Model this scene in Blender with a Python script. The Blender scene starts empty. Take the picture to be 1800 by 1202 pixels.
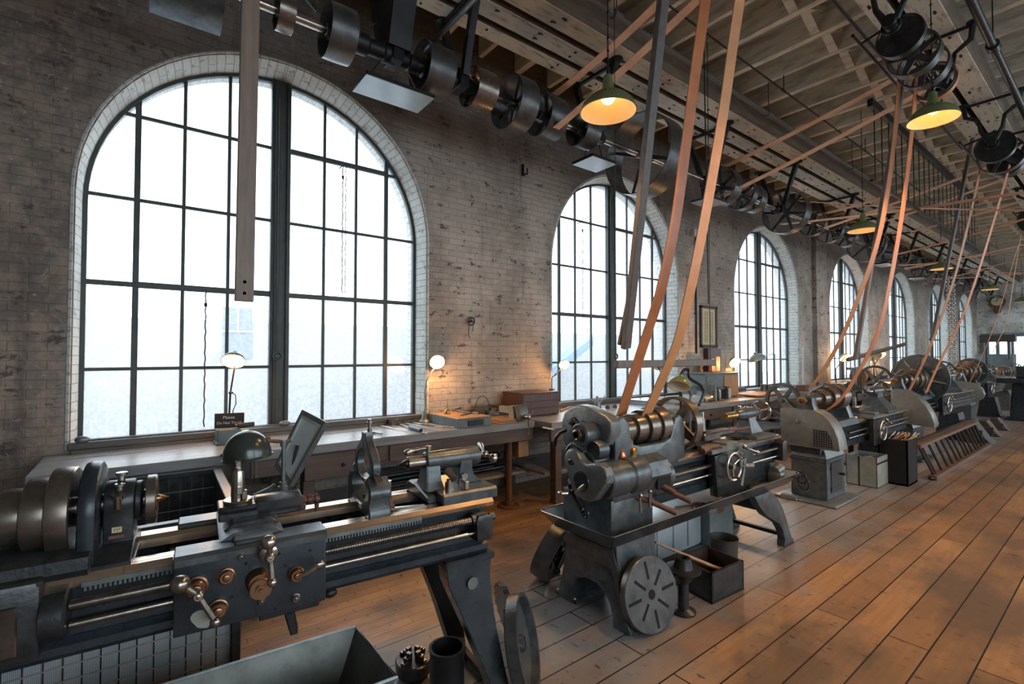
import bpy, bmesh, math, random
from mathutils import Vector, Matrix
R = random.Random(7)
PI = math.pi
SC = bpy.context.scene
COL = SC.collection

# ---------------------------------------------------------------- camera maths
F = 850.0
YAW = math.atan(1103/850.); PIT = math.atan(21/850.)
CAM = Vector((4.75, 0., 1.6))
_cy, _sy, _cp, _sp = math.cos(YAW), math.sin(YAW), math.cos(PIT), math.sin(PIT)
FW = Vector((-_sy*_cp, _cy*_cp, _sp)); RT = Vector((_cy, _sy, 0)); UP = Vector((_sy*_sp, -_cy*_sp, _cp))
def at(px, py, X=None, Y=None, Z=None):
    r = FW + RT*((px-900)/F) + UP*((601-py)/F)
    t = (X-CAM.x)/r.x if X is not None else (Y-CAM.y)/r.y if Y is not None else (Z-CAM.z)/r.z
    return CAM + r*t

# ---------------------------------------------------------------- materials
def nn(nt, t, **kw):
    n = nt.nodes.new(t)
    for k, v in kw.items():
        if k in n.inputs: n.inputs[k].default_value = v
        else: setattr(n, k, v)
    return n
def ramp(nt, fac, stops):
    r = nt.nodes.new('ShaderNodeValToRGB')
    while len(r.color_ramp.elements) < len(stops): r.color_ramp.elements.new(0.5)
    for e, (p, c) in zip(r.color_ramp.elements, stops):
        e.position = p; e.color = (*c, 1) if len(c) == 3 else c
    nt.links.new(fac, r.inputs[0]); return r.outputs[0]
def mixc(nt, fac, a, b, mode='MIX'):
    m = nt.nodes.new('ShaderNodeMix'); m.data_type = 'RGBA'; m.blend_type = mode
    for i, s in ((0, fac), (6, a), (7, b)):
        if isinstance(s, (int, float)): m.inputs[i].default_value = s
        elif isinstance(s, tuple): m.inputs[i].default_value = (*s, 1)
        else: nt.links.new(s, m.inputs[i])
    return m.outputs[2]
def newmat(name):
    m = bpy.data.materials.new(name); m.use_nodes = True
    nt = m.node_tree; b = nt.nodes['Principled BSDF']
    return m, nt, b
def coords(nt, scale=(1,1,1), kind='Object', rot=(0,0,0)):
    tc = nt.nodes.new('ShaderNodeTexCoord'); mp = nt.nodes.new('ShaderNodeMapping')
    mp.inputs['Scale'].default_value = scale; mp.inputs['Rotation'].default_value = rot
    nt.links.new(tc.outputs[kind], mp.inputs[0]); return mp.outputs[0]
def noise(nt, co, scale, detail=4, rough=.6):
    n = nn(nt, 'ShaderNodeTexNoise', Scale=scale, Detail=detail, Roughness=rough)
    nt.links.new(co, n.inputs['Vector']); return n.outputs['Fac']
def bump(nt, b, h, strength=.3, dist=.01):
    bp = nn(nt, 'ShaderNodeBump', Strength=strength, Distance=dist)
    nt.links.new(h, bp.inputs['Height']); nt.links.new(bp.outputs[0], b.inputs['Normal'])
def simple(name, c1, c2=None, rough=.5, metal=0., scale=8, bmp=0., stretch=(1,1,1), lo=.3, hi=.72, rvar=None, det=5):
    rvar = rvar if rvar is not None else (.05 if metal > .3 else .1)
    m, nt, b = newmat(name)
    c2 = c2 or tuple(x*.6 for x in c1)
    co = coords(nt, stretch)
    f = noise(nt, co, scale, det)
    col = ramp(nt, f, [(lo, c1), (hi, c2)])
    nt.links.new(col, b.inputs['Base Color'])
    b.inputs['Metallic'].default_value = metal
    mr = nn(nt, 'ShaderNodeMapRange'); mr.inputs[3].default_value = max(.05, rough-rvar); mr.inputs[4].default_value = min(1, rough+rvar)
    nt.links.new(noise(nt, co, scale*2.3, 3), mr.inputs[0]); nt.links.new(mr.outputs[0], b.inputs['Roughness'])
    if bmp: bump(nt, b, noise(nt, co, scale*4, 4), bmp, .006)
    return m
M = {}
def mats():
    M['iron'] = simple('painted_cast_iron', (.125,.145,.155), (.05,.062,.07), .33, .55, 14, .25)
    M['iron_dark'] = simple('dark_cast_iron', (.06,.066,.07), (.022,.026,.03), .32, .55, 14, .2)
    M['iron_light'] = simple('grey_cast_iron', (.21,.24,.245), (.11,.13,.135), .36, .5, 14, .3)
    M['navy'] = simple('blue_grey_machine_paint', (.045,.06,.072), (.022,.03,.038), .28, .4, 10, .12)
    M['steel'] = simple('worn_steel', (.5,.47,.43), (.24,.22,.19), .22, .95, 20, .05, (1,1,1))
    M['steel_dark'] = simple('oiled_steel', (.22,.2,.185), (.09,.085,.08), .24, .9, 18, .08)
    M['way'] = simple('scraped_way_steel', (.56,.44,.33), (.42,.32,.23), .24, .85, 5, .02, (2,1,2))
    M['brass'] = simple('old_brass', (.55,.34,.12), (.3,.17,.06), .28, .95, 12)
    M['copper'] = simple('old_copper', (.6,.28,.16), (.35,.15,.09), .3, .95, 12)
    M['black'] = simple('black_iron', (.022,.024,.027), (.01,.011,.013), .45, .4, 10, .15)
    M['hole'] = simple('black_or_hole_shade', (.006,.006,.007), (.004,.004,.004), .9)  # black patches stand in for the shade inside bores, slots and openings
    M['pulley'] = simple('dusty_pulley_iron', (.14,.145,.145), (.06,.063,.065), .36, .65, 9, .1)
    M['pulley_worn'] = simple('belt_polished_iron', (.24,.205,.175), (.15,.13,.11), .27, .8, 7, .03)
    M['pulley_pale'] = simple('pale_painted_pulley', (.3,.34,.34), (.16,.18,.18), .4, .3, 9, .05)
    M['green'] = simple('green_enamel', (.19,.22,.10), (.12,.15,.065), .25, .15, 6, 0)
    M['green_grey'] = simple('grey_green_enamel', (.07,.085,.08), (.035,.045,.042), .22, .4, 6, 0)
    M['white_enamel'] = simple('lamp_inner_enamel', (.85,.78,.6), (.8,.7,.5), .35)
    M['blue_shade'] = simple('pale_blue_enamel', (.2,.33,.38), (.15,.25,.3), .35)
    M['leather'] = simple('orange_leather_belt', (.66,.25,.10), (.45,.15,.06), .42, 0, 5, .1, (1,1,1))
    M['leather2'] = simple('tan_leather_belt', (.62,.30,.13), (.42,.19,.08), .45, 0, 5, .1)
    M['leather3'] = simple('pale_dusty_belt', (.7,.45,.3), (.5,.28,.18), .5, 0, 5, .1)
    M['pole'] = simple('grey_shifter_wood', (.13,.12,.11), (.07,.06,.055), .5, 0, 8, .2, (6,6,.6))
    M['slat'] = simple('tan_shifter_wood', (.26,.19,.14), (.15,.12,.10), .5, 0, 6, .2, (6,6,.6))
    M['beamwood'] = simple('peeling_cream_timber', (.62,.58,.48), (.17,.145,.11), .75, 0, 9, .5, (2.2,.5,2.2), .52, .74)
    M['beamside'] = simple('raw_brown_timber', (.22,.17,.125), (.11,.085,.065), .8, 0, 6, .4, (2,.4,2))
    M['joistwood'] = simple('dirty_cream_joist', (.76,.75,.65), (.36,.34,.28), .8, 0, 7, .4, (.5,2,2), .45, .75)
    M['deck'] = simple('dark_ceiling_board', (.58,.59,.51), (.25,.248,.212), .85, 0, 3, .3, (1,1,1))
    M['bench'] = simple('worn_oily_bench', (.30,.315,.325), (.15,.16,.168), .3, 0, 5, .3, (3,.35,3))
    M['bench_side'] = simple('brown_bench_wood', (.13,.09,.07), (.055,.045,.042), .5, 0, 5, .3, (3,.35,3))
    M['bench_leg'] = simple('rusty_brown_pipe', (.17,.085,.045), (.09,.05,.03), .6, .2, 6, .2)
    M['frame'] = simple('window_frame_paint', (.05,.062,.06), (.03,.036,.036), .5, .1, 8, .1)
    M['reveal'] = simple('whitewashed_reveal', (.62,.64,.60), (.40,.42,.39), .8, 0, 7, .7, (1,1,1), .5, .75)
    M['sill'] = simple('grey_sill_timber', (.13,.13,.12), (.06,.06,.058), .55, 0, 6, .3, (3,.4,3))
    M['redbox'] = simple('red_brown_box_wood', (.17,.055,.035), (.08,.03,.022), .5, 0, 7, .2)
    M['chest'] = simple('dark_red_chest', (.13,.06,.055), (.07,.038,.035), .4, 0, 5, .1)
    M['wood'] = simple('tan_bare_wood', (.42,.25,.13), (.28,.15,.08), .55, 0, 5, .2, (3,3,.6))
    M['wood_or'] = simple('orange_wood_block', (.45,.2,.09), (.3,.13,.06), .5, 0, 5, .15, (3,.6,3))
    M['rackwood'] = simple('brown_rack_wood', (.16,.085,.05), (.08,.045,.03), .5, 0, 5, .2, (3,.6,3))
    M['darkwood'] = simple('dark_brown_wood', (.05,.03,.022), (.025,.016,.012), .55, 0, 5, .2)
    M['galv'] = simple('weathered_sheet_zinc', (.2,.22,.2), (.09,.095,.085), .5, .5, 7, .2)
    M['galv_dark'] = simple('tarnished_tray_zinc', (.085,.085,.07), (.035,.035,.03), .5, .5, 5, .2)
    M['bin'] = simple('pale_sheet_bin', (.33,.35,.31), (.2,.22,.2), .55, .2, 6, .2)
    M['cabinet'] = simple('blue_grey_cabinet', (.16,.2,.2), (.09,.12,.125), .5, 0, 6, .15)
    M['paper'] = simple('yellowed_paper', (.62,.52,.33), (.52,.43,.27), .8)
    M['ink'] = simple('dark_ink', (.03,.025,.02), (.02,.02,.02), .7)
    M['white'] = simple('white_lettering', (.8,.8,.78), (.7,.7,.68), .6)
    M['pale_box'] = simple('pale_grey_box', (.5,.52,.52), (.36,.38,.38), .6)
    M['rope'] = simple('twisted_cord', (.05,.04,.035), (.02,.018,.016), .8)
    M['rust'] = simple('rusty_iron', (.2,.1,.07), (.09,.05,.04), .6, .5, 10, .3)
    M['tin'] = simple('dull_tin', (.2,.21,.2), (.1,.11,.1), .4, .7, 9, .1)
    M['tray'] = simple('pale_blue_sheen_sheet', (.45,.52,.56), (.36,.42,.46), .25, .45, 2, 0)  # window reflection on tray undersides is put into this pale base colour
    M['bronze'] = simple('dark_bronze', (.32,.18,.10), (.18,.1,.06), .3, .9, 9)
    M['guard'] = simple('grey_green_guard_sheet', (.21,.22,.2), (.12,.128,.118), .42, .3, 9, .15)
    M['print'] = simple('print_with_reflection', (.6,.66,.66), (.4,.46,.47), .12, 0, 4, 0)  # pale tone: drawing sheet plus a window reflection put into the colour
    M['pan'] = simple('oiled_dark_sheet_pan', (.17,.18,.185), (.11,.118,.122), .25, .75, 3, 0)
    M['mesh_light'] = simple('pale_corrugated_sheet', (.35,.4,.43), (.25,.29,.32), .4, .3, 6, 0)
    M['clock'] = simple('clock_face', (.6,.55,.4), (.5,.46,.33), .6)
    # emitters
    def emit(name, col, s):
        m, nt, b = newmat(name)
        b.inputs['Base Color'].default_value = (*col, 1); b.inputs['Emission Color'].default_value = (*col, 1)
        b.inputs['Emission Strength'].default_value = s; return m
    M['bulb'] = emit('glowing_bulb', (1, .62, .24), 3.2)
    # mirror/glass of picture
    m, nt, b = newmat('picture_glass'); b.inputs['Base Color'].default_value = (.35,.4,.4,1); b.inputs['Roughness'].default_value = .06; b.inputs['Metallic'].default_value = .7; M['mirror'] = m
    # grey machine paint corrugated under cage
    # --- window pane: hexagonal wired obscure glass
    m, nt, b = newmat('wired_glass'); out = nt.nodes['Material Output']
    co = coords(nt, (1, 1, 1))
    vo = nn(nt, 'ShaderNodeTexVoronoi', Scale=42.); vo.feature = 'DISTANCE_TO_EDGE'; vo.inputs['Randomness'].default_value = .12
    nt.links.new(co, vo.inputs['Vector'])
    tcol = ramp(nt, vo.outputs['Distance'], [(.03, (.76,.77,.78)), (.11, (.95,.96,.97))])
    n2 = noise(nt, co, 1.2, 3)
    tr = nn(nt, 'ShaderNodeBsdfTransparent'); nt.links.new(tcol, tr.inputs[0])
    tl = nn(nt, 'ShaderNodeBsdfTranslucent'); nt.links.new(tcol, tl.inputs[0])
    gl = nn(nt, 'ShaderNodeBsdfGlossy', Roughness=.2); gl.inputs[0].default_value = (.9,.9,.9,1)
    m1 = nn(nt, 'ShaderNodeMixShader'); m1.inputs[0].default_value = .16
    nt.links.new(tr.outputs[0], m1.inputs[1]); nt.links.new(tl.outputs[0], m1.inputs[2])
    m2 = nn(nt, 'ShaderNodeMixShader'); m2.inputs[0].default_value = .05
    nt.links.new(m1.outputs[0], m2.inputs[1]); nt.links.new(gl.outputs[0], m2.inputs[2])
    nt.links.new(m2.outputs[0], out.inputs[0]); M['pane'] = m
    m, nt, b = newmat('clear_glass'); out = nt.nodes['Material Output']
    tr = nn(nt, 'ShaderNodeBsdfTransparent'); gl = nn(nt, 'ShaderNodeBsdfGlossy', Roughness=.05)
    m2 = nn(nt, 'ShaderNodeMixShader'); m2.inputs[0].default_value = .06
    nt.links.new(tr.outputs[0], m2.inputs[1]); nt.links.new(gl.outputs[0], m2.inputs[2]); nt.links.new(m2.outputs[0], out.inputs[0]); M['clear'] = m
    # --- brick wall
    def brick(name, ca, cb, cm, dirty):
        m, nt, b = newmat(name)
        tc = nt.nodes.new('ShaderNodeTexCoord'); sx = nt.nodes.new('ShaderNodeSeparateXYZ'); cx = nt.nodes.new('ShaderNodeCombineXYZ')
        nt.links.new(tc.outputs['Object'], sx.inputs[0])
        add = nn(nt, 'ShaderNodeMath', operation='ADD'); nt.links.new(sx.outputs[0], add.inputs[0]); nt.links.new(sx.outputs[1], add.inputs[1])
        nt.links.new(add.outputs[0], cx.inputs[0]); nt.links.new(sx.outputs[2], cx.inputs[1])
        co = tc.outputs['Object']
        br = nn(nt, 'ShaderNodeTexBrick', Scale=1., **{'Mortar Size': .006, 'Mortar Smooth': .6, 'Brick Width': .205, 'Row Height': .068})
        br.inputs['Color1'].default_value = (*ca, 1); br.inputs['Color2'].default_value = (*cb, 1); br.inputs['Mortar'].default_value = (*cm, 1)
        wv = nn(nt, 'ShaderNodeTexNoise', Scale=3., Detail=3.); nt.links.new(co, wv.inputs['Vector'])
        wm = nn(nt, 'ShaderNodeVectorMath', operation='SCALE'); wm.inputs[3].default_value = .02; nt.links.new(wv.outputs['Color'], wm.inputs[0])
        wa = nn(nt, 'ShaderNodeVectorMath', operation='ADD'); nt.links.new(cx.outputs[0], wa.inputs[0]); nt.links.new(wm.outputs[0], wa.inputs[1])
        nt.links.new(wa.outputs[0], br.inputs['Vector'])
        big = noise(nt, co, .9, 6, .7)
        f1 = ramp(nt, big, [(.42, (0,0,0)), (.58, (1,1,1))])
        c = mixc(nt, f1, br.outputs['Color'], mixc(nt, .62, br.outputs['Color'], (.17,.14,.12)))
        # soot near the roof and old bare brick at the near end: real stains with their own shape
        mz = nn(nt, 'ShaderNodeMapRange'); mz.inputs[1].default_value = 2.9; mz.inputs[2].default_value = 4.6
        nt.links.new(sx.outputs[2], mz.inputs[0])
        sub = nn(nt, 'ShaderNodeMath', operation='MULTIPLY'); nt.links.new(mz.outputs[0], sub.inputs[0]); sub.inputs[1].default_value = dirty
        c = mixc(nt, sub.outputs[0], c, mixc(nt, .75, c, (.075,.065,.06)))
        my = nn(nt, 'ShaderNodeMapRange'); my.inputs[1].default_value = .2; my.inputs[2].default_value = -.5
        nt.links.new(sx.outputs[1], my.inputs[0])
        c = mixc(nt, my.outputs[0], c, mixc(nt, .7, c, mixc(nt, ramp(nt, noise(nt, co, 6, 6, .7), [(.42, (0,0,0)), (.56, (1,1,1))]), (.24,.18,.14), (.07,.058,.05))))
        # chips and drips
        st = noise(nt, coords(nt, (1, 1.6, .12)), 3.2, 5, .65)
        f2 = ramp(nt, st, [(.58, (0,0,0)), (.7, (1,1,1))]); f2m = nn(nt, 'ShaderNodeMath', operation='MULTIPLY'); nt.links.new(f2, f2m.inputs[0]); f2m.inputs[1].default_value = .55
        c = mixc(nt, f2m.outputs[0], c, (.07,.055,.05))
        ch = noise(nt, coords(nt, (1,1,1.8)), 5, 7, .72); f3 = ramp(nt, ch, [(.575, (0,0,0)), (.62, (.85,.85,.85))])
        c = mixc(nt, f3, c, (.055,.045,.042))
        ch2 = noise(nt, co, 16, 5, .7); f4 = ramp(nt, ch2, [(.6, (0,0,0)), (.72, (1,1,1))])
        c = mixc(nt, f4, c, mixc(nt, .5, c, (.7,.65,.55)))
        nt.links.new(c, b.inputs['Base Color']); b.inputs['Roughness'].default_value = .72
        h = nn(nt, 'ShaderNodeMath', operation='MULTIPLY_ADD'); nt.links.new(br.outputs['Fac'], h.inputs[0]); h.inputs[1].default_value = -1.; nt.links.new(noise(nt, co, 22, 5, .7), h.inputs[2])
        bump(nt, b, h.outputs[0], .6, .012)
        return m
    M['brick'] = brick('worn_painted_brick', (.52,.455,.39), (.45,.395,.335), (.43,.375,.32), 1.)
    M['brick_white'] = brick('whitewashed_brick', (.82,.85,.82), (.76,.79,.76), (.55,.57,.54), .1)
    # whitewashed brick following the arch
    m, nt, b = newmat('whitewashed_arch_brick'); tc = nt.nodes.new('ShaderNodeTexCoord'); sx = nt.nodes.new('ShaderNodeSeparateXYZ'); nt.links.new(tc.outputs['Object'], sx.inputs[0])
    def mth(op, a, b_=None):
        n = nn(nt, 'ShaderNodeMath', operation=op)
        for i, v in enumerate((a, b_)):
            if v is None: continue
            if isinstance(v, (int, float)): n.inputs[i].default_value = v
            else: nt.links.new(v, n.inputs[i])
        return n.outputs[0]
    zz_ = mth('MAXIMUM', mth('SUBTRACT', sx.outputs[2], 2.8), 0.); an = mth('ARCTAN2', zz_, mth('ABSOLUTE', sx.outputs[1]))
    ss = mth('ADD', mth('MINIMUM', sx.outputs[2], 2.8), mth('MULTIPLY', an, 1.43))
    cx = nt.nodes.new('ShaderNodeCombineXYZ'); nt.links.new(sx.outputs[0], cx.inputs[0]); nt.links.new(ss, cx.inputs[1])
    br = nn(nt, 'ShaderNodeTexBrick', Scale=1., **{'Mortar Size': .005, 'Mortar Smooth': .5, 'Brick Width': .21, 'Row Height': .069}); nt.links.new(cx.outputs[0], br.inputs['Vector'])
    br.inputs['Color1'].default_value = (.64,.67,.64,1); br.inputs['Color2'].default_value = (.57,.6,.57,1); br.inputs['Mortar'].default_value = (.42,.44,.42,1)
    co = tc.outputs['Object']; ch = noise(nt, co, 12, 6, .7)
    c = mixc(nt, ramp(nt, ch, [(.57, (0,0,0)), (.64, (1,1,1))]), br.outputs['Color'], (.3,.3,.27))
    nt.links.new(c, b.inputs['Base Color']); b.inputs['Roughness'].default_value = .6
    h = nn(nt, 'ShaderNodeMath', operation='MULTIPLY_ADD'); nt.links.new(br.outputs['Fac'], h.inputs[0]); h.inputs[1].default_value = -1.; nt.links.new(noise(nt, co, 18, 5, .7), h.inputs[2])
    bump(nt, b, h.outputs[0], .8, .014); M['reveal'] = m
    # --- floor
    def planks(name, w, length, ca, cb, gap, gloss, dirt_sheen=3.05, gk=1.):
        m, nt, b = newmat(name); co0 = coords(nt)
        tc = nt.nodes.new('ShaderNodeTexCoord'); sx = nt.nodes.new('ShaderNodeSeparateXYZ'); cx = nt.nodes.new('ShaderNodeCombineXYZ')
        nt.links.new(tc.outputs['Object'], sx.inputs[0]); nt.links.new(sx.outputs[1], cx.inputs[0]); nt.links.new(sx.outputs[0], cx.inputs[1])
        br = nn(nt, 'ShaderNodeTexBrick', Scale=1., **{'Mortar Size': gap, 'Mortar Smooth': .05, 'Brick Width': length, 'Row Height': w})
        br.offset = .37; br.inputs['Color1'].default_value = (*ca, 1); br.inputs['Color2'].default_value = (*cb, 1); br.inputs['Mortar'].default_value = (.012,.009,.007,1)
        nt.links.new(cx.outputs[0], br.inputs['Vector'])
        g = noise(nt, coords(nt, (1, .055, 1)), 34, 6, .62)
        c = mixc(nt, ramp(nt, g, [(.35, (0,0,0)), (.7, (.55,.55,.55))]), br.outputs['Color'], mixc(nt, .6, br.outputs['Color'], (.09,.045,.025)))
        s = noise(nt, coords(nt, (1, .55, 1)), 1.15, 6, .66)
        c = mixc(nt, ramp(nt, s, [(.42, (0,0,0)), (.58, (.95,.95,.95))]), c, mixc(nt, .78, c, (.075,.062,.055)))
        # band along the machines: dirt plus window reflection, both put into the colour
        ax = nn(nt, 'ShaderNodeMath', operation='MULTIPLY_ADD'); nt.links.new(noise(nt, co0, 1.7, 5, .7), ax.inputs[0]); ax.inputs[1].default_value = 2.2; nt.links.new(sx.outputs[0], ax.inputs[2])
        gm = nn(nt, 'ShaderNodeMapRange'); gm.inputs[1].default_value = dirt_sheen+1.1+.42; gm.inputs[2].default_value = dirt_sheen+1.1-.25; nt.links.new(ax.outputs[0], gm.inputs[0])
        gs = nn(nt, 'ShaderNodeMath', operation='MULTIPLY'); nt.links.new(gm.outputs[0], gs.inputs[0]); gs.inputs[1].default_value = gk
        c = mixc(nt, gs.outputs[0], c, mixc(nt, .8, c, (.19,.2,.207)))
        sp = noise(nt, coords(nt, (1, 1.8, 1)), 14, 3, .5)
        c = mixc(nt, ramp(nt, sp, [(.63, (0,0,0)), (.70, (.8,.8,.8))]), c, (.045,.036,.034))
        nt.links.new(c, b.inputs['Base Color'])
        c = mixc(nt, br.outputs['Fac'], c, (.014,.011,.009)); nt.links.new(c, b.inputs['Base Color'])
        mr = nn(nt, 'ShaderNodeMapRange'); mr.inputs[3].default_value = gloss-.1; mr.inputs[4].default_value = gloss+.22; nt.links.new(s, mr.inputs[0]); nt.links.new(mr.outputs[0], b.inputs['Roughness'])
        h = nn(nt, 'ShaderNodeMath', operation='MULTIPLY_ADD'); nt.links.new(br.outputs['Fac'], h.inputs[0]); h.inputs[1].default_value = -1.5; nt.links.new(g, h.inputs[2])
        bump(nt, b, h.outputs[0], .45, .006)
        return m
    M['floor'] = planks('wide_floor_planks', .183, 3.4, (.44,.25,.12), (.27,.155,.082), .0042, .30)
    M['floor_n'] = planks('narrow_floor_boards', .083, 2.1, (.50,.30,.16), (.37,.22,.12), .0014, .3, 9, 0.)
    # corrugated sheet
    m, nt, b = newmat('fine_wire_screen')
    wv = nn(nt, 'ShaderNodeTexWave', Scale=55.); wv.bands_direction = 'Y'; nt.links.new(coords(nt), wv.inputs['Vector'])
    nt.links.new(ramp(nt, wv.outputs['Fac'], [(.2, (.16,.19,.21)), (.8, (.46,.52,.56))]), b.inputs['Base Color']); b.inputs['Roughness'].default_value = .4; b.inputs['Metallic'].default_value = .3; M['screen'] = m
    m, nt, b = newmat('exterior_render'); b.inputs['Base Color'].default_value = (.43,.44,.45,1); b.inputs['Roughness'].default_value = .9; M['ext'] = m
    m, nt, b = newmat('exterior_glass_blue'); b.inputs['Base Color'].default_value = (.2,.25,.31,1); M['extwin'] = m
    m, nt, b = newmat('exterior_blue_roof'); b.inputs['Base Color'].default_value = (.10,.26,.42,1); M['extroof'] = m
mats()

# ---------------------------------------------------------------- mesh builder
AX = {'x': Vector((1,0,0)), 'y': Vector((0,1,0)), 'z': Vector((0,0,1))}
def V3(p): return Vector(p)
def basis(d):
    d = Vector(d).normalized()
    a = Vector((0,0,1)) if abs(d.z) < .9 else Vector((1,0,0))
    u = d.cross(a).normalized(); w = d.cross(u).normalized()
    return u, w, d
class MB:
    def __init__(s): s.bm = bmesh.new()
    def _add(s, b, M_=None):
        if M_ is not None: b.transform(M_)
        me = bpy.data.meshes.new('t'); b.to_mesh(me); b.free(); s.bm.from_mesh(me); bpy.data.meshes.remove(me); return s
    def box(s, x0, x1, y0, y1, z0, z1, bev=.003, M_=None, seg=1):
        b = bmesh.new(); bmesh.ops.create_cube(b, size=1)
        for v in b.verts: v.co = Vector(((x0+x1)/2+v.co.x*(x1-x0), (y0+y1)/2+v.co.y*(y1-y0), (z0+z1)/2+v.co.z*(z1-z0)))
        if bev: bmesh.ops.bevel(b, geom=b.edges[:], offset=min(bev, .45*min(abs(x1-x0), abs(y1-y0), abs(z1-z0))), segments=seg, affect='EDGES', profile=.5)
        return s._add(b, M_)
    def rev(s, prof, p0, d, n=28, M_=None, caps=True, a0=0, a1=2*PI):
        """revolve (t, r) profile about axis through p0 along d"""
        u, w, d = basis(d); p0 = Vector(p0); b = bmesh.new(); rings = []
        full = abs(a1-a0-2*PI) < 1e-6
        k = n if full else n+1
        for t, r in prof:
            if r < 1e-6: rings.append([b.verts.new(p0+d*t)])
            else: rings.append([b.verts.new(p0+d*t+(u*math.cos(a0+(a1-a0)*i/n)+w*math.sin(a0+(a1-a0)*i/n))*r) for i in range(k)])
        for A, B in zip(rings, rings[1:]):
            m = n
            for i in range(m):
                j = (i+1) % k if full else i+1
                if len(A) == 1 and len(B) == 1: continue
                if len(A) == 1: b.faces.new((A[0], B[i], B[j]))
                elif len(B) == 1: b.faces.new((A[j], A[i], B[0]))
                else: b.faces.new((A[j], A[i], B[i], B[j]))
        if caps and full:
            for Rg in (rings[0], rings[-1]):
                if len(Rg) > 2: b.faces.new(Rg)
        bmesh.ops.recalc_face_normals(b, faces=b.faces[:])
        return s._add(b, M_)
    def cyl(s, p0, p1, r, r2=None, n=20, bev=0, M_=None):
        p0 = Vector(p0); p1 = Vector(p1); L = (p1-p0).length; r2 = r if r2 is None else r2
        if bev: prof = [(0, 0), (0, r-bev), (bev, r), (L-bev, r2), (L, r2-bev), (L, 0)]
        else: prof = [(0, 0), (0, r), (L, r2), (L, 0)]
        return s.rev(prof, p0, p1-p0, n, M_)
    def tube(s, pts, r, n=8, closed=False, M_=None):
        b = bmesh.new(); pts = [Vector(p) for p in pts]; N = len(pts); rings = []
        rr = r if isinstance(r, (list, tuple)) else [r]*N
        pu = None
        for i, p in enumerate(pts):
            if closed: t = pts[(i+1) % N]-pts[i-1]
            else: t = pts[min(i+1, N-1)]-pts[max(i-1, 0)]
            t.normalize()
            if pu is None: u, w, _ = basis(t)
            else:
                u = pu - t*pu.dot(t)
                if u.length < 1e-5: u, w, _ = basis(t)
                u.normalize(); w = t.cross(u)
            pu = u
            rings.append([b.verts.new(p+(u*math.cos(2*PI*k/n)+w*math.sin(2*PI*k/n))*rr[i]) for k in range(n)])
        for i in range(N if closed else N-1):
            A, B = rings[i], rings[(i+1) % N]
            for k in range(n): b.faces.new((A[k], A[(k+1) % n], B[(k+1) % n], B[k]))
        if not closed: b.faces.new(rings[0]); b.faces.new(rings[-1])
        bmesh.ops.recalc_face_normals(b, faces=b.faces[:])
        return s._add(b, M_)
    def prism(s, pts, axis, a, c, bev=0, M_=None, seg=1):
        """extrude 2D polygon: axis 'x' -> pts are (y,z); 'y' -> (x,z); 'z' -> (x,y)"""
        b = bmesh.new()
        def mk(p, t): return (t, p[0], p[1]) if axis == 'x' else (p[0], t, p[1]) if axis == 'y' else (p[0], p[1], t)
        A = [b.verts.new(mk(p, a)) for p in pts]; B = [b.verts.new(mk(p, c)) for p in pts]
        f1 = b.faces.new(A); f2 = b.faces.new(B); n = len(pts)
        for i in range(n): b.faces.new((A[i], A[(i+1) % n], B[(i+1) % n], B[i]))
        bmesh.ops.recalc_face_normals(b, faces=b.faces[:])
        if bev:
            es = [e for e in b.edges if (f1 in e.link_faces or f2 in e.link_faces)]
            bmesh.ops.bevel(b, geom=es, offset=bev, segments=seg, affect='EDGES', profile=.5)
        return s._add(b, M_)
    def sph(s, c, r, n=16, M_=None):
        k = max(5, n//2); rz = r if not isinstance(r, tuple) else 1
        prof = [(-math.cos(PI*i/k)*rz, math.sin(PI*i/k)*rz) for i in range(k+1)]; prof[0] = (-rz, 0); prof[-1] = (rz, 0)
        if isinstance(r, tuple):
            return s.rev(prof, (0,0,0), (0,0,1), n, (M_ or Matrix.Identity(4)) @ Matrix.Translation(c) @ Matrix.Diagonal((*r, 1)))
        return s.rev(prof, c, (0,0,1), n, M_)
    def torus(s, c, d, R_, r, n=36, k=8, M_=None):
        u, w, d = basis(d); c = Vector(c)
        return s.tube([c+(u*math.cos(2*PI*i/n)+w*math.sin(2*PI*i/n))*R_ for i in range(n)], r, k, True, M_)
    def grid(s, P, M_=None):
        """quads over 2D list of points"""
        b = bmesh.new(); vs = [[b.verts.new(p) for p in row] for row in P]
        for i in range(len(P)-1):
            for j in range(len(P[0])-1): b.faces.new((vs[i][j], vs[i][j+1], vs[i+1][j+1], vs[i+1][j]))
        return s._add(b, M_)
    def build(s, name, mat, parent=None, loc=None, rz=None, sharp=.55):
        me = bpy.data.meshes.new(name)
        for f in s.bm.faces: f.smooth = True
        for e in s.bm.edges:
            if len(e.link_faces) == 2 and e.calc_face_angle(0) > sharp: e.smooth = False
        s.bm.to_mesh(me); s.bm.free()
        mat = mat if isinstance(mat, (list, tuple)) else [mat]
        for m in mat: me.materials.append(M[m] if isinstance(m, str) else m)
        o = bpy.data.objects.new(name, me); COL.objects.link(o)
        if parent is not None: o.parent = parent
        if loc is not None: o.location = loc
        if rz is not None: o.rotation_euler = (0, 0, rz)
        return o
def tag(o, label=None, cat=None, group=None, kind=None):
    if label: o['label'] = label
    if cat: o['category'] = cat
    if group: o['group'] = group
    if kind: o['kind'] = kind
    return o
def thing(name, label, cat, loc=(0,0,0), rz=0., group=None):
    o = bpy.data.objects.new(name, None); COL.objects.link(o); o.location = loc; o.rotation_euler = (0,0,rz); o.empty_display_size = .1
    return tag(o, label, cat, group)
def kids(o): return [c for c in bpy.data.objects if c.parent == o]
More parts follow.
